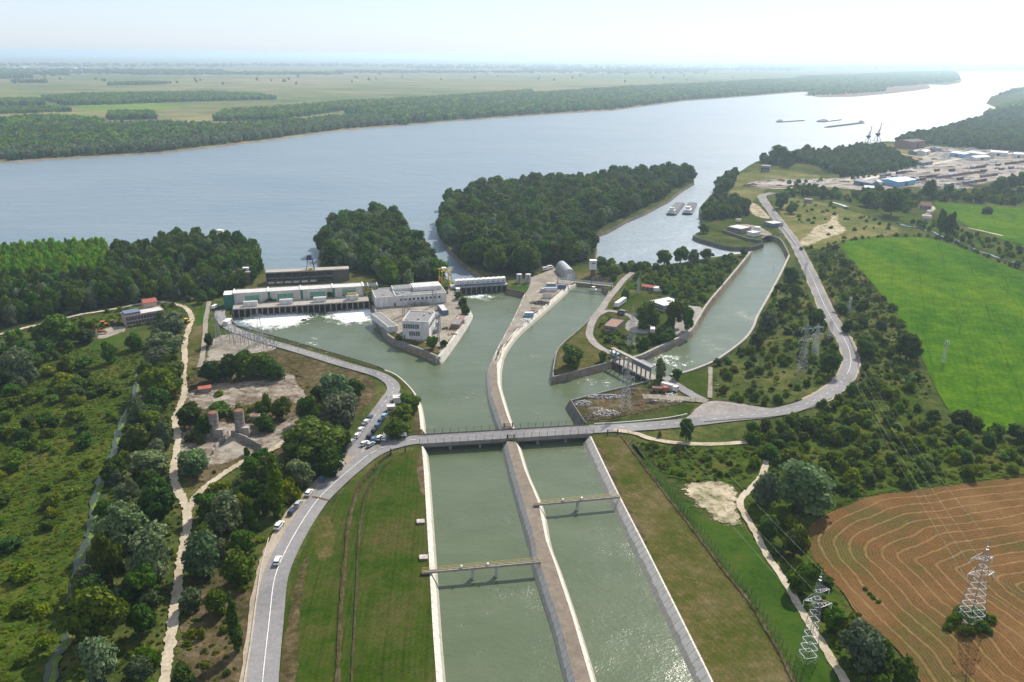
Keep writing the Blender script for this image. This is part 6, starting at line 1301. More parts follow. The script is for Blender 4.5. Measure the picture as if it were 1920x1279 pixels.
g, H = pole_site(1527, 668, 606); PY['h'] = (pylon('lattice_pylon', 'dark pylon in front of a dark tree beside the east road', g, H, 3.2, [(.86, 3.2, 3.2), (.66, 3.6, 3.6)], .4, mat='steel'), H)
g, H = pole_site(1553, 643, 597); PY['i'] = (pylon('lattice_pylon', 'thin grey pylon touching the left edge of the east road', g, H, 2.4, [(.84, 1.4, 1.4)], .4, mat='steel', n=8), H)
g, H = pole_site(1768, 682, 636); PY['j'] = (pylon('lattice_pylon', 'small mast with two lamps standing in the bright green field', g, H, 1.6, [(.9, 1.2, 1.2)], .1, mat='steel', n=8, legw=.06, br=.035), H)
g, H = pole_site(1509, 517, 490); pylon('lattice_pylon', 'thin mast beside the upper east road, above the first dark tree', g, H, 1.8, [(.84, 1.2, 1.2)], .4, mat='steel', n=7)
g, H = pole_site(1463, 440, 414); pylon('lattice_pylon', 'thin mast by the top corner of the intake canal', g, H, 1.8, [(.84, 1.2, 1.2)], .4, mat='steel', n=7)
g, H = pole_site(1196, 552, 520); pylon('lattice_pylon', 'thin mast left of the red roofed shed', g, H, 1.4, [(.84, 1.0, 1.0)], .4, mat='steel', n=7, legw=.12)
g, H = pole_site(1591, 590, 556); pylon('lattice_pylon', 'slim mast in the scrub right of the east road', g, H, 1.4, [(.84, 1.0, 1.0)], .4, mat='steel', n=7, legw=.12)
for k, (x, yb, yt, lab) in enumerate([(757, 592, 553, 'left lattice mast of the station transformer yard'), (767, 595, 560, 'lattice mast behind the dark left corner of the control building'), (818, 585, 548, 'thin mast at the right of the transformer yard'), (824, 622, 585, 'upper lattice mast along the right side of the control building'), (822, 640, 606, 'lower lattice mast along the right side of the control building'), (812, 575, 545, 'mast right of the office block front')]):
    g, H = pole_site(x, yb, yt); t = thing('lattice_mast', lab, 'mast', g, .3, 'lattice masts of the station'); lattice(H, 1.5, .5, 8, None, .12, .07).build('tower', 'galvanised', t); MB().bar((-1.8, 0, H * .8), (1.8, 0, H * .8), .14).bar((-1.4, 0, H * .6), (1.4, 0, H * .6), .12).build('crossarm', 'galvanised', t)
tr0 = None
for k, (x, y, lab) in enumerate([(771, 574, 'left transformer in front of the office block'), (783, 573, 'middle transformer in front of the office block'), (796, 572, 'right transformer in front of the office block'), (820, 596, 'upper transformer right of the control building'), (818, 610, 'middle transformer right of the control building'), (815, 624, 'lower transformer right of the control building')]):
    g = gp(x, y)
    if tr0 is None:
        tr0 = thing('transformer', lab, 'transformer', g, .1, 'transformers of the station'); MB().box(-1.6, 1.6, -1, 1, .2, 2.4).build('tank', 'steel', tr0)
        f = MB()
        for i in range(7): f.box(-1.5 + i * .48, -1.38 + i * .48, -1.5, -1.02, .4, 2.1)
        f.build('radiator', 'galvanised', tr0); MB().cyl((0, .8, 2.9), .4, .1, 8).box(-1.2, 1.2, .5, 1.1, 2.7, 3.2).build('conservator', 'steel', tr0)
        for i in (-1, 0, 1): MB().cyl((i * .9, -.3, 2.4), .18, 1.3, 8, .1).build('bushing', 'white_bags', tr0)
    else: dup(tr0, g, .1 if k < 3 else 1.4, lab)
# ---- substation on the left
sub0 = None; rg = random.Random(9)
for i in range(11):
    for j in range(4):
        x = 424 + i * 8.6 + j * 3 + rg.uniform(-1.5, 1.5); y = 627 + i * 1.1 + j * 6.2 + rg.uniform(-1, 1); g = gp(x, y)
        if sub0 is None:
            sub0 = thing('switchgear_post', 'grey post with ribbed insulator in the fenced gravel substation on the left', 'post', g, .2, 'switchgear posts of the substation')
            MB().box(-.12, .12, -.12, .12, 0, 2.6).cbox((0, 0, 2.6), .5, .5, .12).build('post', 'steel', sub0); c = MB()
            for q in range(5): c.cyl((0, 0, 2.72 + q * .3), .17, .16, 7, .1)
            c.build('insulator', 'dark_steel', sub0); MB().bar((-.8, 0, 4.3), (.8, 0, 4.3), .1).build('contact', 'galvanised', sub0)
        else: dup(sub0, g, .2 + rg.uniform(-.2, .2), None, None, (1, 1, rg.uniform(.8, 1.35)))
for k, (a, b, lab) in enumerate((((430, 630), (470, 636), 'steel portal over the upper row of substation posts'), ((440, 648), (500, 652), 'steel portal over the lower row of substation posts'))):
    A, rz, w = site(a, b); t = thing('busbar_portal', lab, 'gantry', A, rz); m = MB()
    for i in range(4): m.box(w * i / 3 - .12, w * i / 3 + .12, -.12, .12, 0, 6.5)
    m.build('column', 'steel', t); MB().box(-.5, w + .5, -.15, .15, 6.502, 6.8).build('beam', 'galvanised', t)
# ---- gated weir
A, rz, w = site((855, 539), (950, 533.2), 4.8); A.z = 0; n = 10
t = thing('gated_weir', 'gated weir with a row of ten white hoist houses on blue panels', 'dam', A, rz)
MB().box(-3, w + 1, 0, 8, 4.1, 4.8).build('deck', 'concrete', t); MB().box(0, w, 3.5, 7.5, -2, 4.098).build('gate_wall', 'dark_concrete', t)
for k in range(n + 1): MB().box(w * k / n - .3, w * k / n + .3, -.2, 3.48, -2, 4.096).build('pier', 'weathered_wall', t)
for k in range(n):
    x = w * k / n; h = MB().box(x + .15, x + w / n - .15, 2, 5.5, 6.0, 8.4).build('hoist_house', 'white_wall', t)
    MB().box(x + .2, x + w / n - .2, 2.05, 5.45, 4.802, 5.998).build('base', 'blue_panel', h)
    r = MB(); r.add([(x + .05, 1.7, 8.42), (x + w / n - .3, 1.7, 8.9), (x + w / n - .3, 5.8, 8.9), (x + .05, 5.8, 8.42), (x + .05, 1.7, 8.6), (x + w / n - .3, 1.7, 9.1), (x + w / n - .3, 5.8, 9.1), (x + .05, 5.8, 8.6)], [(3, 2, 1, 0), (4, 5, 6, 7), (0, 1, 5, 4), (1, 2, 6, 5), (2, 3, 7, 6), (3, 0, 4, 7)]); r.build('roof', 'white_bags', h)
    MB().box(x + .9, x + 2.1, 1.93, 1.99, 6.5, 7.1).build('window', 'glass_dark', h)
A, rz, w = site((828, 537), (848, 536)); H = height_at(A, 509)
t = thing('gantry_crane', 'yellow gantry crane at the left end of the gated weir', 'crane', A, rz + .15); m = MB()
for sx in (0, w):
    for sy in (0, 7): m.bar((sx, sy, 0), (w / 2 + (sx - w / 2) * .8, sy, H), .4)
    m.bar((sx, 0, .4), (sx, 7, .4), .4); m.bar((w / 2 + (sx - w / 2) * .9, 0, H / 2), (w / 2 + (sx - w / 2) * .9, 7, H / 2), .25); m.bar((sx, 0, .4), (w / 2 + (sx - w / 2) * .9, 7, H / 2), .2)
m.build('leg_frame', 'yellow_paint', t); MB().bar((-.5, 0, H), (w + .5, 0, H), .5).bar((-.5, 7, H), (w + .5, 7, H), .5).bar((0, 0, H), (w, 7, H), .25).bar((w, 0, H), (0, 7, H), .25).build('beam', 'yellow_paint', t)
MB().box(w * .2, w * .6, 2, 5, H + .3, H + 1.6).build('hoist', 'white_wall', t); MB().box(-.8, .2, .5, 2.2, 2.5, 4.3).build('cab', 'red_roof', t)
flat_building('weir_hut', 'small white hut on the abutment left of the gated weir', 'hut', gp(855, 549), .1, 2.6, 3, 2.6, 'white_wall', 'white_wall', .1)
for k, (x, y, lab) in enumerate(((832, 520, 'white crates stacked behind the yellow gantry crane'), (838, 515, 'grey pallets behind the yellow gantry crane'))):
    m = MB(); rg = random.Random(k)
    for q in range(7): m.cbox((rg.uniform(-3, 3), rg.uniform(-3, 3), 0), rg.uniform(.8, 2), rg.uniform(.8, 1.6), rg.uniform(.5, 1.6), rg.uniform(0, 3))
    m.build('crate_stack', 'white_bags' if k == 0 else 'steel', None, lab, 'crates', loc=gp(x, y))
# ---- storage tanks, hangar, tower
for x, lab in ((973.4, 'left one of two pale round storage tanks'), (990, 'right one of two pale round storage tanks')):
    g = gp(x, 530); H = height_at(g, 514); t = thing('storage_tank', lab, 'tank', g, 0, 'storage tanks'); c = MB().cyl((0, 0, 0), 1.9, H, 20); c.build('shell', 'steel', t); MB().cyl((0, 0, H + .002), 1.95, .35, 20, .3).build('lid', 'pale_roof', t); MB().box(-.2, .2, -2.1, -1.92, 0, H).build('ladder', 'dark_steel', t)
A, rz, w = site((1056.5, 524), (1080, 523)); t = thing('hangar', 'arched corrugated metal hangar on the storage yard', 'hangar', A, rz); R = w / 2; m = MB(); HH = 7.2; dd = 24
for q in range(12):
    a0, a1 = math.pi * q / 12, math.pi * (q + 1) / 12; f = lambda a: (R - R * math.cos(a), HH * math.sin(a) ** .8)
    (xa, za), (xb, zb2) = f(a0), f(a1); m.add([(xa, 0, za), (xa, dd, za), (xb, dd, zb2), (xb, 0, zb2)], [(0, 1, 2, 3)])
m.build('shell', 'steel', t); m = MB(); vs = [(R - R * math.cos(math.pi * q / 12), .3, HH * math.sin(math.pi * q / 12) ** .8) for q in range(13)]; m.add(vs, [tuple(range(12, -1, -1))]); m.add([(x, dd - .3, z) for x, y, z in vs], [tuple(range(13))]); m.build('end_wall', 'pale_roof', t)
r = MB()
for q in range(8): r.add([(R - (R + .06) * math.cos(math.pi * j / 12), q * 3.3 + .4, (HH + .06) * math.sin(math.pi * j / 12) ** .8) for j in range(13)] + [(R - (R + .06) * math.cos(math.pi * j / 12), q * 3.3 + .6, (HH + .06) * math.sin(math.pi * j / 12) ** .8) for j in range(13)], [(j, j + 13, j + 14, j + 1) for j in range(12)])
r.build('rib', 'dark_steel', t); MB().box(R - 1.8, R + 1.8, .1, .25, 0, 3.6).build('door', 'white_wall', t)
g = gp(1111, 518); H = height_at(g, 488); t = thing('lock_tower', 'white cabin on a dark shaft with a dark oval sign, right of the hangar', 'tower', g, .1)
MB().box(-1.4, 1.4, -1.4, 1.4, -.2, H * .45).build('shaft', 'rust', t); MB().box(-2.3, 2.3, -2, 2, H * .45 + .002, H).build('cabin', 'white_wall', t)
c = MB(); c.v = [(1.5 * math.cos(a), -2.06, H * .86 + .45 * math.sin(a)) for a in [2 * math.pi * q / 14 for q in range(14)]]; c.f = [tuple(range(14))]; c.build('sign', 'dark_scrap', t)
MB().box(-2.5, 2.5, -2.2, 2.2, H + .002, H + .2).build('roof', 'white_wall', t)
# footbridge across the upper end of the middle channel
A, rz, w = site((1042.6, 531), (1148.6, 543)); t = thing('footbridge', 'grey truss footbridge across the upper end of the middle channel', 'bridge', A, rz); m = MB()
for sy in (0, 1.6):
    for zz in (2.2, 3.6): m.bar((0, sy, zz), (w, sy, zz), .16)
    n = 22
    for q in range(n): m.bar((w * q / n, sy, 2.2), (w * (q + 1) / n, sy, 3.6), .1); m.bar((w * q / n, sy, 2.2), (w * q / n, sy, 3.6), .1)
m.build('truss', 'steel', t); MB().box(0, w, .1, 1.5, 2.1, 2.19).build('walkway', 'pale_roof', t)
for xx, hh in ((1, 7), (w * .62, 6.5), (w - 1, 3)): MB().box(xx - .2, xx + .2, .5, .9, -4, hh).build('tower', 'dark_steel', t)
A, rz, w = site((1107, 546), (1136, 546.5), .1); t = thing('work_boat', 'small white work boat moored under the footbridge', 'boat', A, rz)
MB().add([(0, 0, 0), (w - 2, 0, 0), (w, 1.4, .1), (w - 2, 2.8, 0), (0, 2.8, 0), (0, 0, 1), (w - 2, 0, 1), (w, 1.4, 1.2), (w - 2, 2.8, 1), (0, 2.8, 1)], [(4, 3, 2, 1, 0), (5, 6, 7, 8, 9), (0, 1, 6, 5), (1, 2, 7, 6), (2, 3, 8, 7), (3, 4, 9, 8), (4, 0, 5, 9)]).build('hull', 'white_wall', t)
MB().box(1, 3.2, .5, 2.3, 1.002, 2.8).build('cabin', 'white_wall', t); MB().box(4.5, 7, .6, 2.2, 1.002, 1.5).build('hatch', 'rust', t)
def container(px, L_, lab, mat, w_=2.5, h=2.6, ang=0.0, name='shipping_container', cat='container', roofm=None):
    g = gp(*px); t = thing(name, lab, cat, g, ang); m = MB().box(0, L_, 0, w_, .12, h)
    k = .4
    while k < L_ - .3: m.box(k, k + .18, -.05, -.005, .2, h - .1); k += .55
    m.build('body', mat, t); MB().box(.05, L_ - .05, .05, w_ - .05, h + .002, h + .06).build('roof', roofm or mat, t); MB().box(L_ + .003, L_ + .06, .15, w_ / 2 - .03, .2, h - .1).box(L_ + .003, L_ + .06, w_ / 2 + .03, w_ - .15, .2, h - .1).build('door', mat, t); return t
container((1024.8, 539), 6.1, 'tan container, the farthest in the row along the storage yard', 'weathered_wood', roofm='pale_roof', ang=.05); container((1020, 547.5), 8.5, 'long pale container with a bluish roof on the storage yard', 'white_wall', roofm='light_blue', ang=.05)
container((1018, 560), 5.6, 'white container with rusty roof beside the scrap heap', 'white_wall', roofm='rust', ang=.1); container((984, 595), 5.2, 'blue cabin on the narrow part of the storage yard', 'light_blue', roofm='white_bags', ang=.08); container((1014, 549), 2.2, 'small grey box left of the long pale container', 'steel', ang=.1); container((1046, 542), 5.5, 'dark box beside the left end of the footbridge', 'blue_grey_panel', ang=.1); container((1051, 512), 3.5, 'rusty box leaning against the left side of the hangar', 'rust', ang=.1)
def heap(px, lab, mat, rx, ry, n, r, seed, name='scrap_heap', cat='heap', hz_=1.0):
    m = MB(); rg = random.Random(seed); g = gp(*px)
    for _ in range(n):
        a = rg.uniform(0, 6.28); d = rg.random() ** .6; zz = (1 - d) * hz_ * rg.uniform(.2, 1); c = (rx * d * math.cos(a), ry * d * math.sin(a), zz)
        if rg.random() < .55: m.rock(c, r * rg.uniform(.5, 1.3), rg)
        else: m.cbox(c, r * rg.uniform(.5, 2.4), r * rg.uniform(.3, 1), r * rg.uniform(.2, .9), rg.uniform(0, 3.1))
    m.build(name, mat, None, lab, cat, loc=g)
heap((1012, 569), 'dark scrap heap in the middle of the storage yard', 'dark_scrap', 6, 5, 130, .7, 1, hz_=1.8); heap((1005, 578), 'mixed pale scrap below the dark heap on the storage yard', 'rubble', 4.5, 4, 60, .5, 2); heap((1000, 585), 'reddish scrap beside the canal slope on the storage yard', 'rust', 3.5, 3, 45, .45, 3); heap((985, 600), 'white sacks below the blue cabin', 'white_bags', 3, 3, 34, .55, 4, 'sack_pile', 'sacks'); heap((974, 610), 'few white sacks at the narrow end of the storage yard', 'white_bags', 2.5, 2, 14, .5, 5, 'sack_pile', 'sacks')
heap((1128, 524), 'dark scrap heap right of the lock tower', 'dark_scrap', 11, 8, 160, .9, 6, hz_=1.5); heap((1137, 535), 'brown scrap beside the footbridge end', 'rust', 6, 4, 50, .7, 7)
heap((1138, 775), 'pale broken stone heap in the rubble yard', 'rubble', 6, 3.5, 240, .5, 8, 'stone_heap', hz_=1.5); heap((1118, 767), 'smaller pale stone heap at the left of the rubble yard', 'rubble', 4, 2, 70, .4, 9, 'stone_heap'); heap((1135, 745), 'grey gravel mound along the side channel wall', 'grey_gravel', 9, 2.2, 120, .9, 10, 'gravel_mound', 'mound', 1.6); heap((1092, 757), 'grey gravel mound at the corner of the rubble yard', 'grey_gravel', 4, 3, 60, .8, 11, 'gravel_mound', 'mound', 1.4); heap((1110, 783), 'brown earth mound in the front of the rubble yard', 'dark_scrap', 4, 3, 50, .7, 12, 'earth_mound', 'mound', 1.0)
heap((1198, 760), 'rusty machine parts along the yard fence', 'rust', 3, 1.6, 50, .6, 13, hz_=1.2); heap((1220, 756), 'dark machine parts along the yard fence', 'dark_scrap', 3.4, 1.6, 55, .6, 14, hz_=1.4); heap((1250, 753), 'long row of pale concrete blocks along the yard fence', 'rubble', 8, 1.5, 90, .5, 15, 'block_pile', 'blocks'); heap((1256, 741), 'pile of white concrete blocks below the lorry', 'white_bags', 4, 1.8, 60, .5, 16, 'block_pile', 'blocks')
heap((1180, 735), 'dark planks beside the side channel', 'dark_scrap', 4, 2.5, 40, .8, 17)
# ---- vehicles
def car_meshes():
    b = MB(); prof = [(-2.15, .35), (-2.15, .8), (-1.95, .92), (1.15, .92), (2.1, .74), (2.15, .35)]
    def ext(m, pr, w0, w1=None):
        w1 = w1 or [w0] * len(pr); n = len(pr); vs = [(x, -w, z) for (x, z), w in zip(pr, w1)] + [(x, w, z) for (x, z), w in zip(pr, w1)]
        m.add(vs, [tuple(range(n)), tuple(range(2 * n - 1, n - 1, -1))] + [(i, n + i, n + (i + 1) % n, (i + 1) % n) for i in range(n)])
    ext(b, prof, .86); ext(b, [(-1.75, 1.335), (-1.6, 1.45), (.15, 1.45), (.35, 1.335)], .70)
    g = MB(); ext(g, [(-2.0, .925), (-1.76, 1.33), (.37, 1.33), (1.12, .925)], .8, [.83, .71, .71, .83])
    w = MB(); n = 10
    vs = [(.33 * math.cos(6.283 * k / n), -.1, .33 * math.sin(6.283 * k / n)) for k in range(n)]; vs += [(x, .1, z) for x, y, z in vs]; w.add(vs, [tuple(range(n)), tuple(range(2 * n - 1, n - 1, -1))] + [(i, n + i, n + (i + 1) % n, (i + 1) % n) for i in range(n)])
    return b, g, w
cb, cg, cw = car_meshes(); GW = (cg.mesh('windows', 'glass_dark'), cw.mesh('wheel', 'tyre')); BODY = {}
for nm, col in {'white': (0.72, 0.72, 0.72), 'silver': (0.36, 0.38, 0.40), 'grey': (0.13, 0.135, 0.145), 'black': (0.018, 0.018, 0.022), 'navy': (0.022, 0.04, 0.10), 'sky': (0.22, 0.36, 0.50), 'red': (0.38, 0.03, 0.02), 'blue': (0.06, 0.13, 0.26)}.items():
    m, nt, b = newmat('paint_' + nm); b.inputs['Base Color'].default_value = (*col, 1); b.inputs['Roughness'].default_value = .28; b.inputs['Specular IOR Level'].default_value = .5; b.inputs['Coat Weight'].default_value = .4
    m2 = cb.mesh('body', 'paint_' + nm); BODY[nm] = m2
def car(px, head, col, lab, name='parked_car', group=None, s=(1, 1, 1), z=L + .35, cat='car'):
    g = gp(px[0], px[1]); g.z = L + .3 if g else z
    t = thing(name, lab, cat, Vector((g.x, g.y, ZED[0] + .03)), head, group, s)
    for n_, me, lc in [('body', BODY[col], (0, 0, 0)), ('windows', GW[0], (0, 0, 0))] + [('wheel', GW[1], (x, y, .33)) for x in (-1.35, 1.35) for y in (-.78, .78)]:
        o = bpy.data.objects.new(n_, me); COL.objects.link(o); o.parent = t; o.location = lc
    return t
def heading(a, b): A = gp(*a); Bq = gp(*b); return math.atan2(Bq.y - A.y, Bq.x - A.x)
hm = heading((514, 1093), (529, 1050)); gr = 'cars parked along the main road'
car((521, 1057), hm, 'white', 'white car driving on the main road at the left', 'moving_car')
h1 = heading((500, 1010), (560, 935))
for x, y, c, lab, s in [(524, 991, 'white', 'white estate car parked at the guard rail end, nearest of the roadside row', (1.1, 1.05, 1.15)), (548, 964, 'navy', 'dark blue car parked behind the white estate car', (1, 1, 1)), (560, 950, 'silver', 'silver blue car parked above the dark blue one', (1, 1, 1)), (580, 929, 'white', 'white car parked beside the brown road joint', (1, 1, 1)), (605, 903, 'blue', 'grey blue car parked on the bend above the road joint', (1, 1, 1)),
                        (623, 889, 'silver', 'silver car parked on the bend below a white one', (1, 1, 1)), (640, 871, 'white', 'white car parked alone near the junction', (1, 1, 1)), (645.5, 856, 'black', 'black car parked first at the junction under the trees', (1, 1, 1)), (648.5, 850, 'grey', 'dark grey car parked second at the junction under the trees', (1, 1, 1)), (652, 843, 'black', 'black car parked third at the junction under the trees', (1, 1, 1)),
                        (660, 833, 'silver', 'silver car parked along the station road below two white ones', (1, 1, 1)), (670.5, 821, 'white', 'lower of two white cars parked under the big trees', (1, 1, 1)), (677, 810, 'white', 'upper of two white cars parked under the big trees', (1, 1, 1)), (683, 801, 'grey', 'grey car parked above the two white ones', (1, 1, 1)), (687.5, 795, 'white', 'white car near the upper end of the row under the trees', (1, 1, 1)), (693.5, 787, 'navy', 'dark blue car at the upper end of the row under the trees', (1, 1, 1)),
                        (721, 784, 'sky', 'light blue car parked nearest the gatehouse', (1, 1, 1)), (714, 793, 'navy', 'dark blue car parked below the light blue one', (1, 1, 1)), (708, 802, 'blue', 'blue car parked in the middle of the row below the gatehouse', (1, 1, 1)), (702, 811, 'black', 'black car parked in the row below the gatehouse', (1, 1, 1)), (693, 822, 'black', 'black car at the lower end of the row below the gatehouse', (1, 1, 1))]:
    if y > 880: hh = heading((x - 14, y + 20), (x + 14, y - 17))
    elif y > 845: hh = heading((640, 869), (652, 845))
    else: hh = heading((660, 840), (697, 791)) if x < 700 and c != 'black' or x < 690 else heading((690, 826), (724, 780))
    car((x, y), hh, c, lab, group=gr, s=s)
ha = heading((684, 838), (700, 828))
car((684.5, 836), ha, 'white', 'white car parked at an angle at the corner of the junction', group=gr); car((695.5, 838), ha, 'silver', 'silver estate car beside the white one at the junction corner', group=gr); car((701, 828), ha + .5, 'blue', 'blue car tucked behind the silver estate car', group=gr)
car((712, 825.5), rad(75), 'white', 'left of two white cars parked side by side near the bridge', group=gr); car((722.5, 825.5), rad(78), 'white', 'right of two white cars parked side by side near the bridge', group=gr)
def van(px, rz, lab, col='white', L_=5.6, name='parked_van', cat='van', h=2.3):
    g = gp(*px); t = thing(name, lab, cat, Vector((g.x, g.y, ZED[0] + .03)), rz); W = 1.0; pr = [(-L_/2, .4), (-L_/2, h), (L_/2 - 1.3, h), (L_/2 - .7, h * .62), (L_/2, h * .5), (L_/2, .4)]; m = MB(); n = len(pr)
    m.add([(x, -W, z) for x, z in pr] + [(x, W, z) for x, z in pr], [tuple(range(n)), tuple(range(2*n-1, n-1, -1))] + [(i, n+i, n+(i+1) % n, (i+1) % n) for i in range(n)]); m.build('body', 'paint_' + col, t)
    MB().box(-L_/2 + .3, L_/2 - 1.6, -W - .02, -W - .004, h * .6, h * .87).box(-L_/2 + .3, L_/2 - 1.6, W + .004, W + .02, h * .6, h * .87).build('windows', 'glass_dark', t)
    for x in (-L_/2 + 1, L_/2 - 1):
        for y in (-.9, .9): o = bpy.data.objects.new('wheel', GW[1]); COL.objects.link(o); o.parent = t; o.location = (x, y, .33); o.scale = (1.1, 1.2, 1.1)
    return t
van((750, 821), rad(8), 'white minibus parked by the left end of the bridge'); van((1165, 590), rad(150), 'dark van on the point road below the white trailer', 'grey', 4.8); van((404, 579), rad(80), 'white van parked by the green end of the turbine hall', h=1.9); van((1023, 508), rad(30), 'left of two white vans near the hangar', L_=5); van((1032, 505), rad(30), 'right of two white vans near the hangar', L_=5)
car((194, 626), rad(20), 'red', 'red car in front of the red roofed house')
def truck(px, rz, lab, cabm, boxm, L_=8, W=2.5, h=3.0):
    g = gp(*px); t = thing('lorry', lab, 'lorry', Vector((g.x, g.y, ZED[0] + .03)), rz); MB().box(0, L_ - 2.3, -W/2, W/2, .9, h).build('load_box', boxm, t); c = MB().box(L_ - 2.1, L_, -W/2, W/2, .5, 2.5).build('cab', cabm, t); MB().box(L_ + .003, L_ + .05, -W/2 + .2, W/2 - .2, 1.5, 2.3).build('windscreen', 'glass_dark', c)
    MB().box(0, L_ - .5, -.6, .6, .5, .898).build('chassis', 'dark_steel', t)
    for x in (1, 2.2, L_ - 1.2):
        for y in (-W/2 + .15, W/2 - .15): o = bpy.data.objects.new('wheel', GW[1]); COL.objects.link(o); o.parent = t; o.location = (x, y, .48); o.scale = (1.45, 1.4, 1.45)
    return t
g, rz, w = site((1155, 579), (1171, 568)); t = thing('lorry_trailer', 'white lorry trailer parked on the grass above the point road', 'trailer', g, rz); MB().box(0, w, -1.3, 1.3, 1.1, 3.8).build('box', 'white_wall', t); MB().box(.5, w - .5, -.5, .5, .7, 1.098).build('chassis', 'dark_steel', t); MB().box(w + .003, w + .06, -1.2, 1.2, 1.2, 3.7).build('door', 'rust', t)
for x in (1, 2.2, 3.4):
    for y in (-1.1, 1.1): o = bpy.data.objects.new('wheel', GW[1]); COL.objects.link(o); o.parent = t; o.location = (x, y, .48); o.scale = (1.45, 1.4, 1.45)
truck((1145, 668), rad(-55), 'white and blue lorry at the left end of the gate bridge', 'paint_sky', 'white_wall', 6, 2.3, 2.6); truck((1223, 629), rad(80), 'white lorry in the shade below the white roofed building', 'white_wall', 'white_wall', 6.5); truck((1240, 729), rad(-35), 'lorry with a pale bluish roof in the rubble yard', 'white_wall', 'pale_roof', 8, 2.5, 2.8); truck((1222, 735), rad(-10), 'low red tipper lorry left of the pale one in the rubble yard', 'red_roof', 'rust', 7, 2.4, 1.9)
for px, lab, mt in (((196, 611), 'orange tractor on the yard left of the brown machine', 'orange_paint'), ((214, 609), 'rusty brown machine beside the pink office building', 'rust'), ((352, 606), 'yellow digger on the track at the end of the willow row', 'yellow_paint')):
    g = gp(*px); t = thing('tractor', lab, 'tractor', g, .3); MB().box(-1.8, 1.6, -.7, .7, .6, 1.5).build('body', mt, t); c = MB().box(-1.5, .1, -.75, .75, 1.502, 2.7).build('cab', 'glass_dark', t); MB().box(-1.7, .3, -.9, .9, 2.702, 2.85).build('roof', mt, c); MB().bar((1.5, 0, 1.2), (3, 0, 2.2), .25).bar((3, 0, 2.2), (3.8, 0, .8), .22).build('arm', mt, t)
    for x, s in ((-1.1, 2.2), (1.1, 1.5)):
        for y in (-.9, .9): o = bpy.data.objects.new('wheel', GW[1]); COL.objects.link(o); o.parent = t; o.location = (x, y, .33 * s); o.scale = (s, 1.6, s)
# ---- buildings on the middle point
O, rz, w, d = roofed((1132, 610.5), (1155, 614), (1140, 596.4), L + 3.2); flat_building('flat_hut', 'small hut with a mossy dark flat roof inside the road bend', 'hut', O, rz, w, d, 3.2, 'weathered_wall', 'brown_roof', .2, [('f', 1, w - 1, 1.2, 2.2, 3)])
O, rz, w, d = roofed((1217, 564.5), (1245, 574.5), (1227, 548), L + 4); t = flat_building('white_building', 'grey building with a white flat roof among the trees of the point', 'building', O, rz, w, d, 4.0, 'weathered_wall', 'white_bags', .35, [('f', .6, w - .6, 1.3, 2.6, 6)])
MB().box(w * .45, w * .6, d * .55, d * .7, 4.062, 4.5).build('roof_hatch', 'dark_steel', t); MB().box(w * .75, w * .82, d * .75, d * .9, 4.062, 4.6).build('roof_hatch', 'dark_steel', t)
A, rz, w = site((1203, 543), (1224, 546)); gable('red_shed', 'low shed with a faded red roof above the white roofed building', 'shed', A, rz, w, 5, 2.3, .9, 'weathered_wall', 'red_roof', win=3)
A, rz, w = site((1225, 547), (1241, 548)); flat_building('pale_shed', 'low pale shed at the right end of the red roofed one', 'shed', A, rz, w, 4.5, 2.5, 'white_wall', 'white_bags', .15)
# ---- left bank houses
A, rz, w = site((236.5, 613), (310, 600)); H = height_at(A, 594)
t = flat_building('office_building', 'long pink two storey building with a glazed front beside the left yard', 'building', A, rz, w, 9, H, 'pink_wall', 'pale_roof', .3, [('f', .5, w - .5, .8, H * .42, 13), ('f', .5, w - .5, H * .52, H * .88, 13)])
MB().box(w * .02, w * .42, 1, 8, H + .302, H + 1.3).build('upper_roof', 'blue_grey_panel', t)
A2 = loc2w(A, rz, w * .62, 9.5); gable('stair_tower', 'pink tower with a red roof behind the long pink building', 'tower', A2, rz, 7, 6, H + 3.2, 1.4, 'pink_wall', 'red_roof')
A, rz, w = site((161, 633), (183, 629)); gable('red_roof_house', 'small house with a bright red roof beside the left yard', 'house', A, rz, w, 6, 2.8, 2.6, 'white_wall', 'red_roof', win=2)
g = gp(416, 462); H = height_at(g, 431); t = thing('intake_tower', 'slim reddish tower with a white cabin rising from the left bank wood', 'tower', g, 0); MB().box(-1.6, 1.6, -1.6, 1.6, 0, H * .85).build('shaft', 'pink_wall', t); MB().box(-2.2, 2.2, -2.2, 2.2, H * .85 + .002, H).build('cabin', 'white_wall', t)
g = gp(703, 478); flat_building('forest_hut', 'grey roof just showing above the trees behind the powerhouse', 'hut', g, .2, 9, 6, height_at(g, 464), 'weathered_wall', 'pale_roof', .2)
m = MB().cyl((0, 0, 0), .35, 4.0, 8); g = gp(424, 537)
A, rz, w = site((427, 612), (434, 606)); gable('guard_box', 'small white box with a pale roof on the quay left of the foam', 'hut', A, rz, max(w, 3), 2.5, 2.6, .3, 'white_wall', 'white_bags')
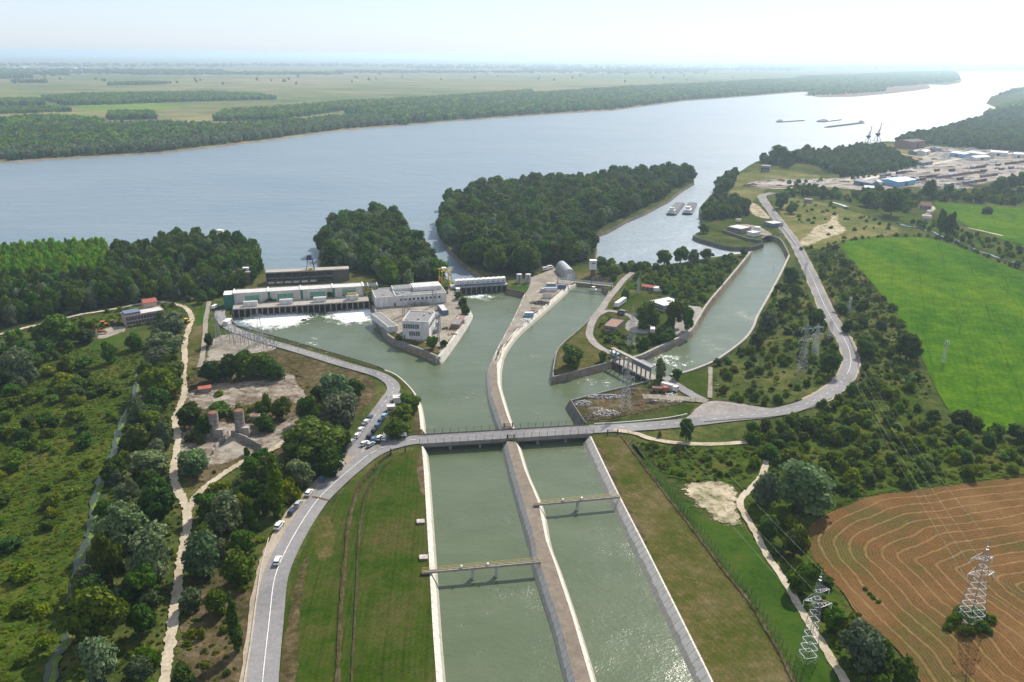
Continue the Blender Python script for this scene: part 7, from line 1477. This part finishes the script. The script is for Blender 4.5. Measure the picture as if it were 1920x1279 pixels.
# ---- ruin
for x, yt, yb, lab in ((404, 772, 818, 'left one of two ruined round silos, banded and open at the top'), (452, 768, 815, 'right one of two ruined round silos, with rusty top')):
    g = gp(x, yb); H = height_at(g, yt + 2); t = thing('ruined_silo', lab, 'silo', g, 0, 'ruined silos'); MB().cyl((0, 0, 0), 1.95, H, 20, cap=False).cyl((0, 0, H - .8), 1.6, .1, 20).build('shell', 'ruin_wall', t); r = MB()
    for q in range(1, 6): r.cyl((0, 0, H * q / 5.6 - .1), 2.03, .16, 20)
    r.build('band', 'dark_concrete', t); MB().cyl((0, 0, H + .002), 2.0, .25, 20, 1.7).build('rim', 'rust', t); MB().box(.4, 4.0, -2.2, -.2, -.1, H * .38).box(-2.6, -.9, -2.4, -.8, -.1, H * .2).build('base_block', 'ruin_wall', t)
    MB().bar((-1.3, -1.6, 0), (-1.3, -1.6, H + .8), .14).build('pipe', 'rust', t)
for pts, h, lab in (([(400, 852), (414, 832), (429, 816)], 2.0, 'ruined wall slanting up from the lower yard to the silos'), ([(434, 816), (462, 829), (490, 843)], 2.4, 'ruined wall running right and down from the silos'), ([(444, 812), (462, 808), (485, 802)], 2.2, 'ruined wall right of the right silo'), ([(362, 826), (382, 820), (402, 816)], 2.0, 'ruined wall left of the left silo')):
    c = [gp(*p) for p in pts]; m = MB()
    for i in range(len(c) - 1):
        nseg = 6
        for q in range(nseg):
            a = c[i].lerp(c[i + 1], q / nseg); b = c[i].lerp(c[i + 1], (q + 1) / nseg); hh = h * JR.uniform(.8, 1.12)
            a = a + Vector((0, 0, hh / 2)); b = b + Vector((0, 0, hh / 2)); m.bar(a, b, .4 + .005 * q, hh)
    m.build('ruined_wall', 'ruin_wall', None, lab, 'wall')
A, rz, w = site((374, 738), (396, 735)); gable('ruined_hut', 'small low hut with a rusty red roof on the upper yard', 'hut', A, rz, w, 3.5, 2.0, .2, 'ruin_wall', 'red_roof')
flat_building('kiosk', 'small broken kiosk right of the right ruined silo', 'hut', gp(470, 790), .1, 3.6, 2.5, 2.2, 'ruin_wall', 'rust', .1)
heap((440, 762), 'pile of broken slabs on the upper yard behind the right silo', 'rubble', 3, 2, 40, .5, 21, 'slab_pile', 'rubble'); heap((424, 846), 'broken slabs in the lower ruin yard', 'rubble', 4, 2, 24, .35, 22, 'slab_pile', 'rubble'); heap((356, 818), 'reddish rubble left of the left silo', 'rust', 3, 1.5, 24, .3, 23, 'slab_pile', 'rubble'); heap((395, 742), 'long concrete trough in front of the ruined hut', 'pale_concrete', 2.5, .4, 12, .4, 24, 'trough', 'trough', .2); heap((558, 706), 'lone rusty block on the grass slope', 'dark_scrap', 1.2, .8, 10, .6, 25, 'rusty_block', 'block')
# ---- gatehouse
flat_building('gatehouse', 'small white gatehouse with a flat overhanging roof beside the station road', 'hut', gp(726, 775), .15, 3.4, 3, 2.8, 'cream_wall', 'white_bags', .25, [('f', .3, 3.1, 1, 2, 2)]); flat_building('gate_shelter', 'white open shelter at the station gate above the gatehouse', 'shelter', gp(738, 757), .2, 5, 4, 2.5, 'white_wall', 'pale_roof', .2)
A, rz, w = site((724, 748), (749, 746)); t = thing('station_gate', 'low white barrier gate across the station road', 'gate', A, rz); MB().box(0, .3, 0, .3, 0, 2.2).box(w, w + .3, 0, .3, 0, 2.2).build('post', 'white_wall', t); MB().box(.32, w - .02, .1, .18, .9, 1.05).build('barrier', 'red_roof', t)
# ---- road bridge
A, rz, w = site((786, 826), (1108, 806.5)); A.z = 0
t = thing('road_bridge', 'long low road bridge with tall fences crossing both canals', 'bridge', A, rz); zt = L + .35; ys = -4.3; ye = 3.9
MB().box(0, w, ys, ye, zt - .9, zt).build('deck', 'asphalt', t); MB().box(0, w, ys - .35, ys - .003, zt - 1.1, zt + .25).box(0, w, ye + .003, ye + .35, zt - 1.1, zt + .25).build('edge_beam', 'weathered_wall', t)
MB().box(0, w, ys + .3, ys + .7, zt - 1.8, zt - .902).box(0, w, -.3, .3, zt - 1.8, zt - .902).box(0, w, ye - .7, ye - .3, zt - 1.8, zt - .902).build('girder', 'dark_concrete', t)
loc = lambda px: (Vector((gp(*px).x, gp(*px).y, 0)) - A).dot(Vector((math.cos(rz), math.sin(rz), 0)))
for px in ((843, 822), (898, 819), (1005, 812), (1057, 809)): x = loc(px); MB().box(x - .5, x + .5, ys + .2, ye - .2, -3, zt - 1.802).build('pier', 'weathered_wall', t)
x = loc((955, 815)); MB().box(x - 3.2, x + 3.2, ys + .1, ye - .1, -1, zt - 1.804).build('middle_abutment', 'weathered_wall', t)
post = MB().box(-.06, .06, -.06, .06, 0, 2.6).mesh('post', 'fence_wire')
for yy in (ys - .17, ye + .17):
    n = int(w / 3.2); f = MB()
    for zz in (.5, 1.1, 1.7, 2.3): f.bar((0, yy, zt + zz), (w, yy, zt + zz), .04)
    f.bar((0, yy, zt + .35), (w, yy, zt + .35), .1); rail = f.build('fence', 'fence_wire', t)
    for k in range(n + 1): o = bpy.data.objects.new('post', post); COL.objects.link(o); o.parent = rail; o.location = (w * k / n, yy, zt + .2)
def frame_gate(px1, px2, lab, h=2.4):
    A, rz, w = site(px1, px2); t = thing('metal_gate', lab, 'gate', A, rz); MB().box(-.2, .2, -.2, .2, 0, h + .3).box(w - .2, w + .2, -.2, .2, 0, h + .3).build('post', 'dark_steel', t); m = MB()
    for k in range(12): m.bar((.25 + (w - .5) * k / 11, 0, .2), (.25 + (w - .5) * k / 11, 0, h), .05)
    m.bar((.25, 0, h), (w - .25, 0, h), .08).bar((.25, 0, .3), (w - .25, 0, .3), .08).build('leaf', 'fence_wire', t)
frame_gate((1139, 817), (1158, 816), 'dark metal gate at the right end of the bridge, opening onto the canal lawn'); frame_gate((733, 853), (760, 848), 'dark metal gate left of the bridge, opening onto the left lawn'); frame_gate((951, 824), (964, 823), 'small fence gate on the dike just below the bridge', 1.8); frame_gate((945, 802), (961, 801), 'small fence gate on the dike just above the bridge', 1.8)
# ---- pipe bridges
def pipe_bridge(a, b, lab, piers, z=L + .9):
    A, rz, w = site(a, b, z); A.z = 0; t = thing('pipe_bridge', lab, 'bridge', A, rz); MB().box(0, w, -.65, .65, z - .35, z - .1).build('beam', 'weathered_wood', t)
    p = MB()
    for yy in (-.35, .35):
        for k in range(8): p.add([], [])
        p.bar((0, yy, z + .1), (w, yy, z + .1), .32)
    p.build('pipe', 'weathered_wood', t); r = MB(); r.bar((0, .62, z + 1.1), (w, .62, z + 1.1), .05); r.bar((0, .62, z + .6), (w, .62, z + .6), .05)
    for k in range(int(w / 2.5) + 1): r.bar((k * 2.5, .62, z - .1), (k * 2.5, .62, z + 1.1), .07)
    r.build('railing', 'yellow_paint', t)
    for f in piers: MB().box(w * f - .35, w * f + .35, -.6, .6, -3, z - .352).box(w * f - .6, w * f + .6, -.75, .75, z - .8, z - .354).build('pier', 'pale_concrete', t)
    for f in (.33, .55): MB().cbox((w * f, 0, z + .3), .5, .7, .8).build('valve', 'white_wall', t)
pipe_bridge((791, 1073), (1014, 1053), 'narrow pipe bridge with yellow railing over the left canal', (.42, .62)); pipe_bridge((1002, 946), (1162, 931), 'narrow pipe bridge with yellow railing over the right canal', (.5,))
for px, lab in (((782, 984), 'upper square concrete chamber on the left lawn'), ((787, 1052), 'lower square concrete chamber beside the left pipe bridge')):
    t = thing('concrete_chamber', lab, 'chamber', gp(*px), .12); MB().box(0, 2.4, 0, 2.0, 0, .7).build('wall', 'weathered_wall', t); MB().box(-.1, 2.5, -.1, 2.1, .702, .82).build('lid', 'rubble', t)
# ---- gate bridge between the point and the east bank
A, rz, w = site((1147, 675), (1219, 712)); A.z = 0; t = thing('gate_bridge', 'sluice bridge with a tall portal frame and blue grey panels', 'bridge', A, rz); fz = L + .3
MB().box(-1, w + 1, -.6, 5.4, fz - .8, fz).build('deck', 'concrete', t)
for k in range(7): MB().box(w * k / 6 - .5, w * k / 6 + .5, -1.3, 5.2, -3, fz - .802).build('pier', 'dark_concrete', t)
H = 6.2; n = 10
for k in range(n): MB().box(w * k / (n - 1) - .25, w * k / (n - 1) + .25, -.5, .1, fz + .002, fz + H - .5).build('column', 'weathered_wall', t)
MB().box(-.5, w + .5, -.6, 1.4, fz + H - .498, fz + H).build('top_beam', 'concrete', t)
for a, b in ((5, 6), (6, 7), (7, 8), (8, 9)): MB().box(w * a / 9 + .27, w * b / 9 - .27, -.35, -.15, fz + H * .62, fz + H - .5).build('panel', 'blue_grey_panel', t)
MB().box(w * .66, w * .98, 1.42, 3.2, fz + H - .6, fz + H - .1).build('top_panel', 'blue_grey_panel', t)
r = MB(); r.bar((0, 5.2, fz + 1.1), (w, 5.2, fz + 1.1), .08)
for k in range(20): r.bar((w * k / 19, 5.2, fz), (w * k / 19, 5.2, fz + 1.1), .07)
r.build('railing', 'steel', t)
# fences
def fence(px, lab, h=2.0, sp=3.0, mat='fence_wire', zz=(.3, .9, 1.5, 1.95), name='wire_fence', lean=0, thick=.035, pw=.1):
    c = catmull([gp(*p) for p in px], 4); tot = sum((c[i] - c[i-1]).length for i in range(1, len(c))); sp = max(sp, tot / 96); t = thing(name, lab, 'fence', c[0]); O = c[0]; m = MB()
    for i in range(1, len(c)):
        for q in zz: m.bar(c[i-1] - O + Vector((0, 0, q)), c[i] - O + Vector((0, 0, q)), thick)
    m.build('wires' if thick < .06 else 'rail', mat, t); pm = MB().box(-pw/2, pw/2, -pw/2, pw/2, 0, h).mesh('post', mat); s = 0
    for i in range(1, len(c)):
        seg = (c[i] - c[i-1]).length
        while s < seg: o = bpy.data.objects.new('post', pm); COL.objects.link(o); o.parent = t; o.location = c[i-1].lerp(c[i], s / seg) - O; s += sp
        s -= seg
FR = [(1164, 817), (1214, 884), (1258, 942), (1304, 1001), (1356, 1071), (1400, 1125), (1440, 1190), (1468, 1240), (1500, 1310)]
fence(FR, 'left one of two parallel wire fences along the canal lawn', 2.2, 2.6); fence([(x + 14, y) for x, y in FR], 'right one of two parallel wire fences along the canal lawn', 2.2, 2.6)
fence([(633, 1320), (634, 1270), (639, 1167), (647, 1048), (656, 974), (671, 924), (690, 893), (712, 868), (734, 851)], 'left one of two fences curving over the left lawn', 1.8, 2.2); fence([(659, 1320), (660, 1270), (665, 1170), (671, 1048), (677, 974), (689, 924), (702, 900), (716, 882), (735, 862)], 'right one of two fences curving over the left lawn', 1.8, 2.2)
fence([(1096, 798), (1160, 787), (1240, 770), (1310, 752)], 'wire fence with tall posts along the front of the rubble yard', 2.4, 3.2); fence([(500, 640), (560, 655), (620, 672), (680, 690), (706, 704)], 'thin fence along the lower side of the station road', 1.6, 3); fence([(437, 606), (490, 628), (560, 646), (640, 669), (706, 690)], 'railing along the quay beside the foaming water', 1.1, 3.2, 'steel', (.5, 1.05))
fence([(331, 686), (332, 748)], 'low wall fence'.replace('low wall fence', 'short fence beside the substation slope'), 1.2, 3)
fence([(1114, 798), (1180, 794), (1240, 788), (1272, 783), (1288, 779)], 'silver pipe barrier along the east road after the bridge', .9, 4, 'pipe_grey', (.85,), 'pipe_barrier', thick=.28, pw=.2)
fence([(504, 1012), (490, 1066), (484, 1107), (477, 1158), (470, 1211), (459, 1279), (452, 1330)], 'white guard rail along the left side of the main road', .8, 3, 'pale_concrete', (.65,), 'guard_rail', thick=.24, pw=.16)
fence([(1600, 745), (1611, 700), (1602, 660), (1590, 632), (1578, 605), (1562, 570), (1545, 535)], 'long guard rail on the outer side of the east road bend', .8, 3, 'rust', (.65,), 'guard_rail', thick=.22, pw=.16); fence([(1320, 793), (1380, 788), (1450, 783), (1500, 773), (1560, 748)], 'guard rail below the east road near the junction', .7, 3, 'weathered_wall', (.6,), 'guard_rail', thick=.2, pw=.14)
fence([(1448, 400), (1470, 432), (1492, 462)], 'rusty low fence along the upper east road', .9, 4, 'rust', (.7,), 'guard_rail', thick=.2, pw=.14)
# parapet of the canal walls: thin pale copings
# power lines
def wire(p, q, lab, sag=.03, r=.016):
    m = MB(); d = (q - p).length; prev = p; n = 14
    for k in range(1, n + 1):
        t_ = k / n; c = p.lerp(q, t_); c.z -= 4 * sag * d * t_ * (1 - t_) * .5; m.bar(prev, c, r); prev = c
    m.build('power_line', 'galvanised', None, lab, 'wire', 'power lines on the right')
def armp(key, z, off):
    t, H = PY[key]; return Vector(t.location) + Vector((off * math.cos(t.rotation_euler.z), off * math.sin(t.rotation_euler.z), z * H - 1.5 if off else z * H))
for a, b, zz, off, lab in (('a', 'i', .62, -4, 'left lower wire from the stubble field pylon to the east road'), ('a', 'i', .62, 3.8, 'right lower wire from the stubble field pylon to the east road'), ('a', 'i', .80, -4.2, 'upper wire from the stubble field pylon to the east road'), ('a', 'i', 1, 0, 'topmost wire from the stubble field pylon to the east road')): wire(armp(a, zz, off), armp(b, .84 if off else 1, math.copysign(1.4, off) if off else 0), lab)
for zz, off, lab in ((.62, 4.4, 'right wire from the track pylon to the rubble yard pylon'), (.69, -3.6, 'left wire from the track pylon to the rubble yard pylon'), (1, 0, 'top wire from the track pylon to the rubble yard pylon')): wire(armp('b', zz, off), armp('c', .58 if off else 1, math.copysign(3, off) if off else 0), lab)
for zz, off, lab in ((.6, 3.4, 'right wire between the pylons of rubble yard and point'), (.6, -3.4, 'left wire between the pylons of rubble yard and point')): wire(armp('c', .58, off * .8), armp('d', zz, off), lab)
for off, lab in ((3, 'wire over the basin from the substation pylon to the point, right one'), (-3, 'wire over the basin from the substation pylon to the point, left one')): wire(armp('e', .78, off), armp('d', .78, math.copysign(2.5, off)), lab, .03, .035)
e = PY['a'][0].location; f = PY['b'][0].location
for off, zz, lab in ((-4, .62, 'wire leaving the stubble field pylon towards the lower right, left one'), (3.8, .62, 'wire leaving the stubble field pylon towards the lower right, right one')): p = armp('a', zz, off); wire(p, p + Vector((70, -150, 2)), lab)
# heads of lamps, poles by the roads
lp = None
for x, y, yt, lab in ((1338, 744, 722, 'thin pole beside the ditch path'), (560, 660, 646, 'first lamp post along the station road'), (610, 676, 662, 'second lamp post along the station road'), (717, 735, 716, 'lamp post at the bend of the station road'), (1470, 420, 402, 'thin pole beside the upper east road'), (1575, 620, 600, 'pole on the outer side of the east road'), (1450, 512, 497, 'pole on the right wall of the intake canal')):
    g = gp(x, y); H = height_at(g, yt)
    if lp is None: lp = thing('lamp_post', lab, 'lamp post', g, 0, None, (1, 1, H / 6)); MB().cyl((0, 0, 0), .1, 6, 6, .06).build('pole', 'steel', lp); MB().bar((0, 0, 6), (1.2, 0, 6.3), .1).build('arm', 'steel', lp); MB().cbox((1.3, 0, 6.2), .5, .25, .15).build('lamp', 'white_bags', lp)
    else: dup(lp, g, x, lab, None, (1, 1, H / 6))
# person beside the cars
def person(px, lab):
    g = gp(*px); bm = bmesh.new(); js = [(0, 0, .95, .15), (0, 0, 1.25, .17), (0, 0, 1.45, .14), (0, 0, 1.52, .06), (0, 0, 1.62, .10), (0, 0, 1.72, .09), (.1, 0, .9, .1), (.12, .02, .5, .075), (.13, -.02, .08, .05), (.13, .1, .04, .04), (-.1, 0, .9, .1), (-.12, .02, .5, .075), (-.13, -.02, .08, .05), (-.13, .1, .04, .04), (.2, 0, 1.42, .065), (.27, 0, 1.15, .05), (.27, .08, .9, .04), (.27, .12, .8, .03), (-.2, 0, 1.42, .065), (-.27, 0, 1.15, .05), (-.27, .08, .9, .04), (-.27, .12, .8, .03)]
    ed = [(0, 1), (1, 2), (2, 3), (3, 4), (4, 5), (0, 6), (6, 7), (7, 8), (8, 9), (0, 10), (10, 11), (11, 12), (12, 13), (2, 14), (14, 15), (15, 16), (16, 17), (2, 18), (18, 19), (19, 20), (20, 21)]
    me = bpy.data.meshes.new('person'); me.from_pydata([j[:3] for j in js], ed, []); o = bpy.data.objects.new('person', me); COL.objects.link(o); md = o.modifiers.new('skin', 'SKIN'); 
    for i, j in enumerate(js): me.skin_vertices[0].data[i].radius = (j[3], j[3])
    o.modifiers.new('sub', 'SUBSURF').levels = 1; me.materials.append(MATS['dark_cloth']); o.location = (g.x, g.y, ZED[0] + .03); o.rotation_euler = (0, 0, .5); tag(o, lab, 'person')
person((711, 837), 'person in dark clothes standing beside the silver estate car')
# ---- quay facility and small buildings on the right bank
def fb(a, b, c, h, lab, wall='white_wall', roof='pale_roof', name='quay_building', cat='building', win=None): O, rz, w, d = roofed(a, b, c, L + h); d = min(d, 1.2 * w); return flat_building(name, lab, cat, O, rz, w, d, h, wall, roof, .2, [('f', .5, w - .5, h * .4, h * .7, win)] if win else None)
fb((1364, 425), (1390, 430), (1372, 419), 4, 'grey flat roofed building on the quay by the settling basin', 'weathered_wall', 'pale_roof', win=5); fb((1433, 416), (1449, 420), (1430, 404), 3.5, 'pale blue grey shed between the quay and the east road', 'blue_grey_panel', 'pale_roof', 'roadside_shed', 'shed'); fb((1414, 426), (1424, 427), (1416, 420), 3, 'small white hut on the quay paving', 'white_wall', 'white_bags', 'quay_hut', 'hut'); fb((1400, 434), (1412, 437), (1404, 429), 3.4, 'white shed at the end of the quay', 'white_wall', 'white_bags', 'quay_hut', 'hut'); fb((1379, 411), (1386, 412), (1380, 408), 2.4, 'tiny hut with a red roof on the grass above the quay', 'white_wall', 'red_roof', 'quay_hut', 'hut')
bank('river_wall', [(1356, 436), (1380, 444), (1405, 452), (1428, 455)], .3, L + 2.4, 0, 1, 'dark_concrete', label='high dark retaining wall below the quay buildings', cat='wall', thick=1.0)
heap((1396, 430), 'white and grey building materials on the quay', 'white_bags', 9, 5, 90, .9, 31, 'material_pile', 'materials'); heap((1412, 434), 'grey building materials at the end of the quay', 'steel', 6, 4, 50, .8, 32, 'material_pile', 'materials')
fb((1427, 311), (1443, 312), (1429, 306), 8, 'ruined grey block on the river point below the trees', 'weathered_wall', 'weathered_wall', 'ruined_block', win=4); fb((1508, 374), (1523, 375), (1509, 370), 4, 'grey hut among trees below the scrapyard', 'weathered_wall', 'brown_roof', 'grey_hut', 'hut')
A, rz, w = site((1724, 392), (1744, 394)); gable('farmhouse', 'house with a reddish brown roof at the edge of the far green field', 'house', A, rz, w, 9, 4, 3, 'weathered_wall', 'brown_roof', win=3)
A, rz, w = site((1728, 409), (1744, 411)); gable('farm_shed', 'low shed with a pale pink roof below the farmhouse', 'shed', A, rz, w, 6, 2.5, 1, 'white_wall', 'pink_wall'); A, rz, w = site((1738, 400), (1744, 401)); gable('small_white_hut', 'tiny white hut between the farmhouse and the low shed', 'hut', A, rz, w, 3, 2.4, 1, 'white_wall', 'white_bags')
for a, b, d, h, wl, rf, lab in [((1600, 346), (1633, 352), 12, 5, 'blue_grey_panel', 'blue_grey_panel', 'long bluish shed at the left end of the goods yard'), ((1620, 358), (1638, 359), 10, 4, 'white_wall', 'white_bags', 'white roofed shed in the trees below the goods yard'), ((1683, 351), (1716, 346), 26, 6, 'light_blue', 'light_blue', 'big hall with a pale blue roof in front of the goods yard'), ((1648, 348), (1664, 347), 12, 4, 'white_wall', 'white_bags', 'small white shed left of the pale blue hall'), ((1780, 293), (1807, 297), 22, 6, 'light_blue', 'white_bags', 'first of three long white roofed warehouses, the left one'), ((1808, 292), (1842, 297), 22, 6, 'cream_wall', 'pale_roof', 'middle one of the three long warehouses'), ((1828, 302), (1856, 300), 16, 5, 'white_wall', 'white_bags', 'long white shed in front of the middle warehouse'), ((1856, 292), (1888, 294), 20, 6, 'white_wall', 'white_bags', 'right one of the three long warehouses'), ((1734, 292), (1744, 290), 14, 6, 'white_wall', 'white_bags', 'white shed left of the warehouses'), ((1716, 291), (1725, 290), 12, 5, 'blue_grey_panel', 'blue_grey_panel', 'bluish shed at the far left of the warehouses'), ((1708, 280), (1733, 277), 30, 12, 'brown_roof', 'dark_scrap', 'dark brown factory block at the foot of the far wood'), ((1758, 284), (1766, 283), 14, 5, 'steel', 'grey_roof', 'grey shed on the far harbour ground'), ((1705, 308), (1722, 307), 16, 6, 'dark_scrap', 'brown_roof', 'dark workshop left of the harbour road junction'), ((1728, 312), (1748, 309), 14, 5, 'weathered_wall', 'grey_roof', 'grey workshop beside the harbour road'), ((1900, 296), (1920, 297), 18, 6, 'white_wall', 'white_bags', 'white warehouse cut by the right edge')]:
    A, rz, w = site(a, b); t = gable('warehouse', lab, 'warehouse', A, rz, w, d, h, 1.8, wl, rf, win=0)
    MB().box(w * .4, w * .55, -.06, -.01, 0, h * .7).build('door', 'dark_steel', t)
rg = random.Random(55); wg = None
rows = [((1690, 344), (1900, 316)), ((1700, 350), (1880, 328)), ((1650, 338), (1780, 318)), ((1760, 352), (1860, 338)), ((1780, 322), (1920, 305)), ((1640, 334), (1700, 324)), ((1700, 338), (1850, 322))]
cols = ['rust', 'dark_scrap', 'blue_grey_panel', 'grey_gravel', 'brown_roof']; wm = {c: MB().box(0, 12, -1.4, 1.4, 1.0, 3.6).mesh('wagon', c) for c in cols}; ch = MB().box(.5, 11.5, -1, 1, .4, .998).mesh('chassis', 'dark_steel')
for a, b in rows:
    A = gp(*a); Bq = gp(*b); d = Bq - A; n = int(d.length / 13.2); rz = math.atan2(d.y, d.x)
    for k in range(n):
        if rg.random() < .5: continue
        t = thing('freight_wagon', 'dark freight wagon standing in rows on the goods yard', 'wagon', A.lerp(Bq, k / n), rz, 'freight wagons on the goods yard')
        for nm, me in (('body', wm[rg.choice(cols)]), ('chassis', ch)): o = bpy.data.objects.new(nm, me); COL.objects.link(o); o.parent = t
piles = []
for k in range(5):
    m = MB()
    for _ in range(34):
        a = rg.uniform(0, 6.28); d = rg.random() ** .6; m.rock((9 * d * math.cos(a), 5 * d * math.sin(a), (1 - d) * 1.6), rg.uniform(.6, 1.8), rg)
    piles.append(m.mesh('material_heap', ['rubble', 'dark_scrap', 'grey_gravel', 'white_bags', 'rust'][k]))
for k in range(210):
    y = rg.uniform(304, 354) if k < 110 else rg.uniform(278, 300); x = (rg.uniform(1640, 1930) if y < 330 else rg.uniform(1690, 1850)) if k < 110 else rg.uniform(1740, 1920); g = gp(x, y); mt = rg.choice(piles)
    o = bpy.data.objects.new('material_heap', mt); COL.objects.link(o); o.location = g; o.rotation_euler = (0, 0, rg.uniform(-.2, .6)); s = rg.uniform(.5, 1.2); o.scale = (s, s, s * rg.uniform(.7, 1.5)); tag(o, 'low heap of loose material on the goods yard', 'heap', 'heaps on the goods yard')
for k in range(26):
    x = rg.uniform(1400, 1650); y = 340 + rg.uniform(-2, 12) - (x - 1400) * .015; o = bpy.data.objects.new('scrap_pile', piles[rg.choice((1, 1, 4, 0))]); COL.objects.link(o); o.location = gp(x, y); s = rg.uniform(.4, 1.0); o.scale = (s, s, s * 1.2); o.rotation_euler = (0, 0, rg.uniform(0, 3)); tag(o, 'dark scrap pile on the bare ground of the scrapyard', 'heap', 'scrap piles on the scrapyard')
# harbour cranes
for x, yb, yt, lab in ((1627, 268, 236, 'left one of two harbour cranes with raised jibs'), (1644.5, 265, 230, 'right and taller one of two harbour cranes with raised jibs')):
    g = gp(x, yb); H = height_at(g, yt); t = thing('harbour_crane', lab, 'crane', g, .3, 'harbour cranes'); m = MB(); s = H / 34
    for sx in (-4.5, 4.5):
        for sy in (-4.5, 4.5): m.bar((sx * s, sy * s, 0), (sx * .45 * s, sy * .45 * s, 9 * s), .9 * s)
        m.bar((sx * s, -4.5 * s, .6), (sx * s, 4.5 * s, .6), .8 * s)
    m.build('portal', 'dark_steel', t); MB().cyl((0, 0, 9 * s), 2.4 * s, 2 * s, 10).box(-3.6 * s, 3 * s, -2.4 * s, 2.4 * s, 11 * s, 15 * s).build('machine_house', 'dark_steel', t); MB().bar((-1 * s, 0, 15 * s), (.6 * s, 0, 21 * s), 1.3 * s).build('mast', 'steel', t); MB().bar((2 * s, 0, 13 * s), (4.2 * s, 0, H), .9 * s).bar((0.6 * s, 0, 21 * s), (3 * s, 0, 24 * s), .5 * s).build('jib', 'dark_steel', t); MB().box(-5 * s, -3.7 * s, -1.5 * s, 1.5 * s, 12 * s, 15 * s).build('counterweight', 'rust', t)
bank('harbour_quay', [(1640, 267), (1660, 265), (1690, 267), (1715, 270)], 1, L + .6, -.6, 1, 'pale_concrete', label='pale harbour quay beside the two cranes', cat='quay', thick=6)
# ships
def barge(a, b, W, lab, house=0.0, z=0.1, hull='ship_hull', name='barge', cargo='ship_deck', fb_=1.6, cells=5):
    A, rz, w = site(a, b, 0); t = thing(name, lab, 'ship', A, rz); h = fb_; bow = min(W * .5, w * .1)
    pl = [(0, -W * .38), (bow * .5, -W / 2), (w - bow, -W / 2), (w, -W * .28), (w, W * .28), (w - bow, W / 2), (bow * .5, W / 2), (0, W * .38)]
    MB().prism(pl, -.3, h).build('hull', hull, t)
    x0 = w * (.14 if house else .05)
    for k in range(cells):
        u = x0 + (w * .93 - x0) * k / cells; v = x0 + (w * .93 - x0) * (k + 1) / cells - .8; MB().box(u, v, -W * .38, W * .38, h + .002, h + .9).build('hatch', cargo, t)
    if house:
        o = MB().box(w * .02, w * .02 + house, -W * .32, W * .32, h + .004, h + 3.2).build('deckhouse', 'white_wall', t); MB().box(w * .02 + house * .35, w * .02 + house * .8, -W * .22, W * .22, h + 3.202, h + 5.4).build('bridge', 'white_wall', o); MB().box(w * .02 - .02 + house * .81, w * .02 + house * .82, -W * .2, W * .2, h + 3.9, h + 5).build('window', 'glass_dark', o); MB().bar((w * .02 + house * .5, 0, h + 5.4), (w * .02 + house * .5, 0, h + 8), .2).build('mast', 'steel', o)
    return t
barge((1258, 404), (1276, 382), 10, 'left moored barge in the bay, with dark hatches', 6, cargo='dark_steel'); barge((1288, 403), (1299, 382), 10, 'right moored barge in the bay, with pale deckhouse and gear', 12, cargo='ship_deck', cells=6)
barge((1457, 229.5), (1507, 226.5), 11, 'leftmost of the three vessels under way on the river, with pale deck', 14, cargo='pale_roof', hull='ship_hull'); barge((1537, 229), (1573, 224.5), 22, 'upper right vessel on the river, broad with pale upper works', 30, cargo='steel'); barge((1618, 231), (1548, 239.5), 12, 'long dark pushed convoy, the nearest vessel on the river', 14, cargo='dark_scrap', cells=8)
# far mast and villages
g = gp(1767, 134, 2); H = height_at(g, 114); t = thing('radio_mast', 'thin tall mast far away at the river bend', 'mast', g); m = MB(); 
for k in range(3): a = k * 2.094; m.bar((9 * math.cos(a), 9 * math.sin(a), 0), (0, 0, H), 3.0)
m.build('mast', 'steel', t)
rg = random.Random(8); hw = MB().box(-10, 10, -7, 7, 0, 7).mesh('wall', 'white_bags'); hr = MB().add([(-11, -8, 7), (11, -8, 7), (11, 8, 7), (-11, 8, 7), (-11, 0, 12), (11, 0, 12)], [(0, 1, 5, 4), (2, 3, 4, 5), (1, 2, 5), (3, 0, 4)]).mesh('roof', 'pale_roof')
for x0, x1, y0, y1, n, lab, grp in ((15, 160, 128, 138, 26, 'tiny pale house of the far village at the left', 'houses of the far left village'), (1050, 1330, 122, 131, 34, 'tiny pale house of the far village in the middle', 'houses of the far middle village')):
    for k in range(n):
        g = gp(rg.uniform(x0, x1), rg.uniform(y0, y1), 2); t = thing('house', lab, 'house', g, rg.uniform(0, 3), grp, (1.5, 1.5, 1.5))
        for nm, me in (('wall', hw), ('roof', hr)): o = bpy.data.objects.new(nm, me); COL.objects.link(o); o.parent = t
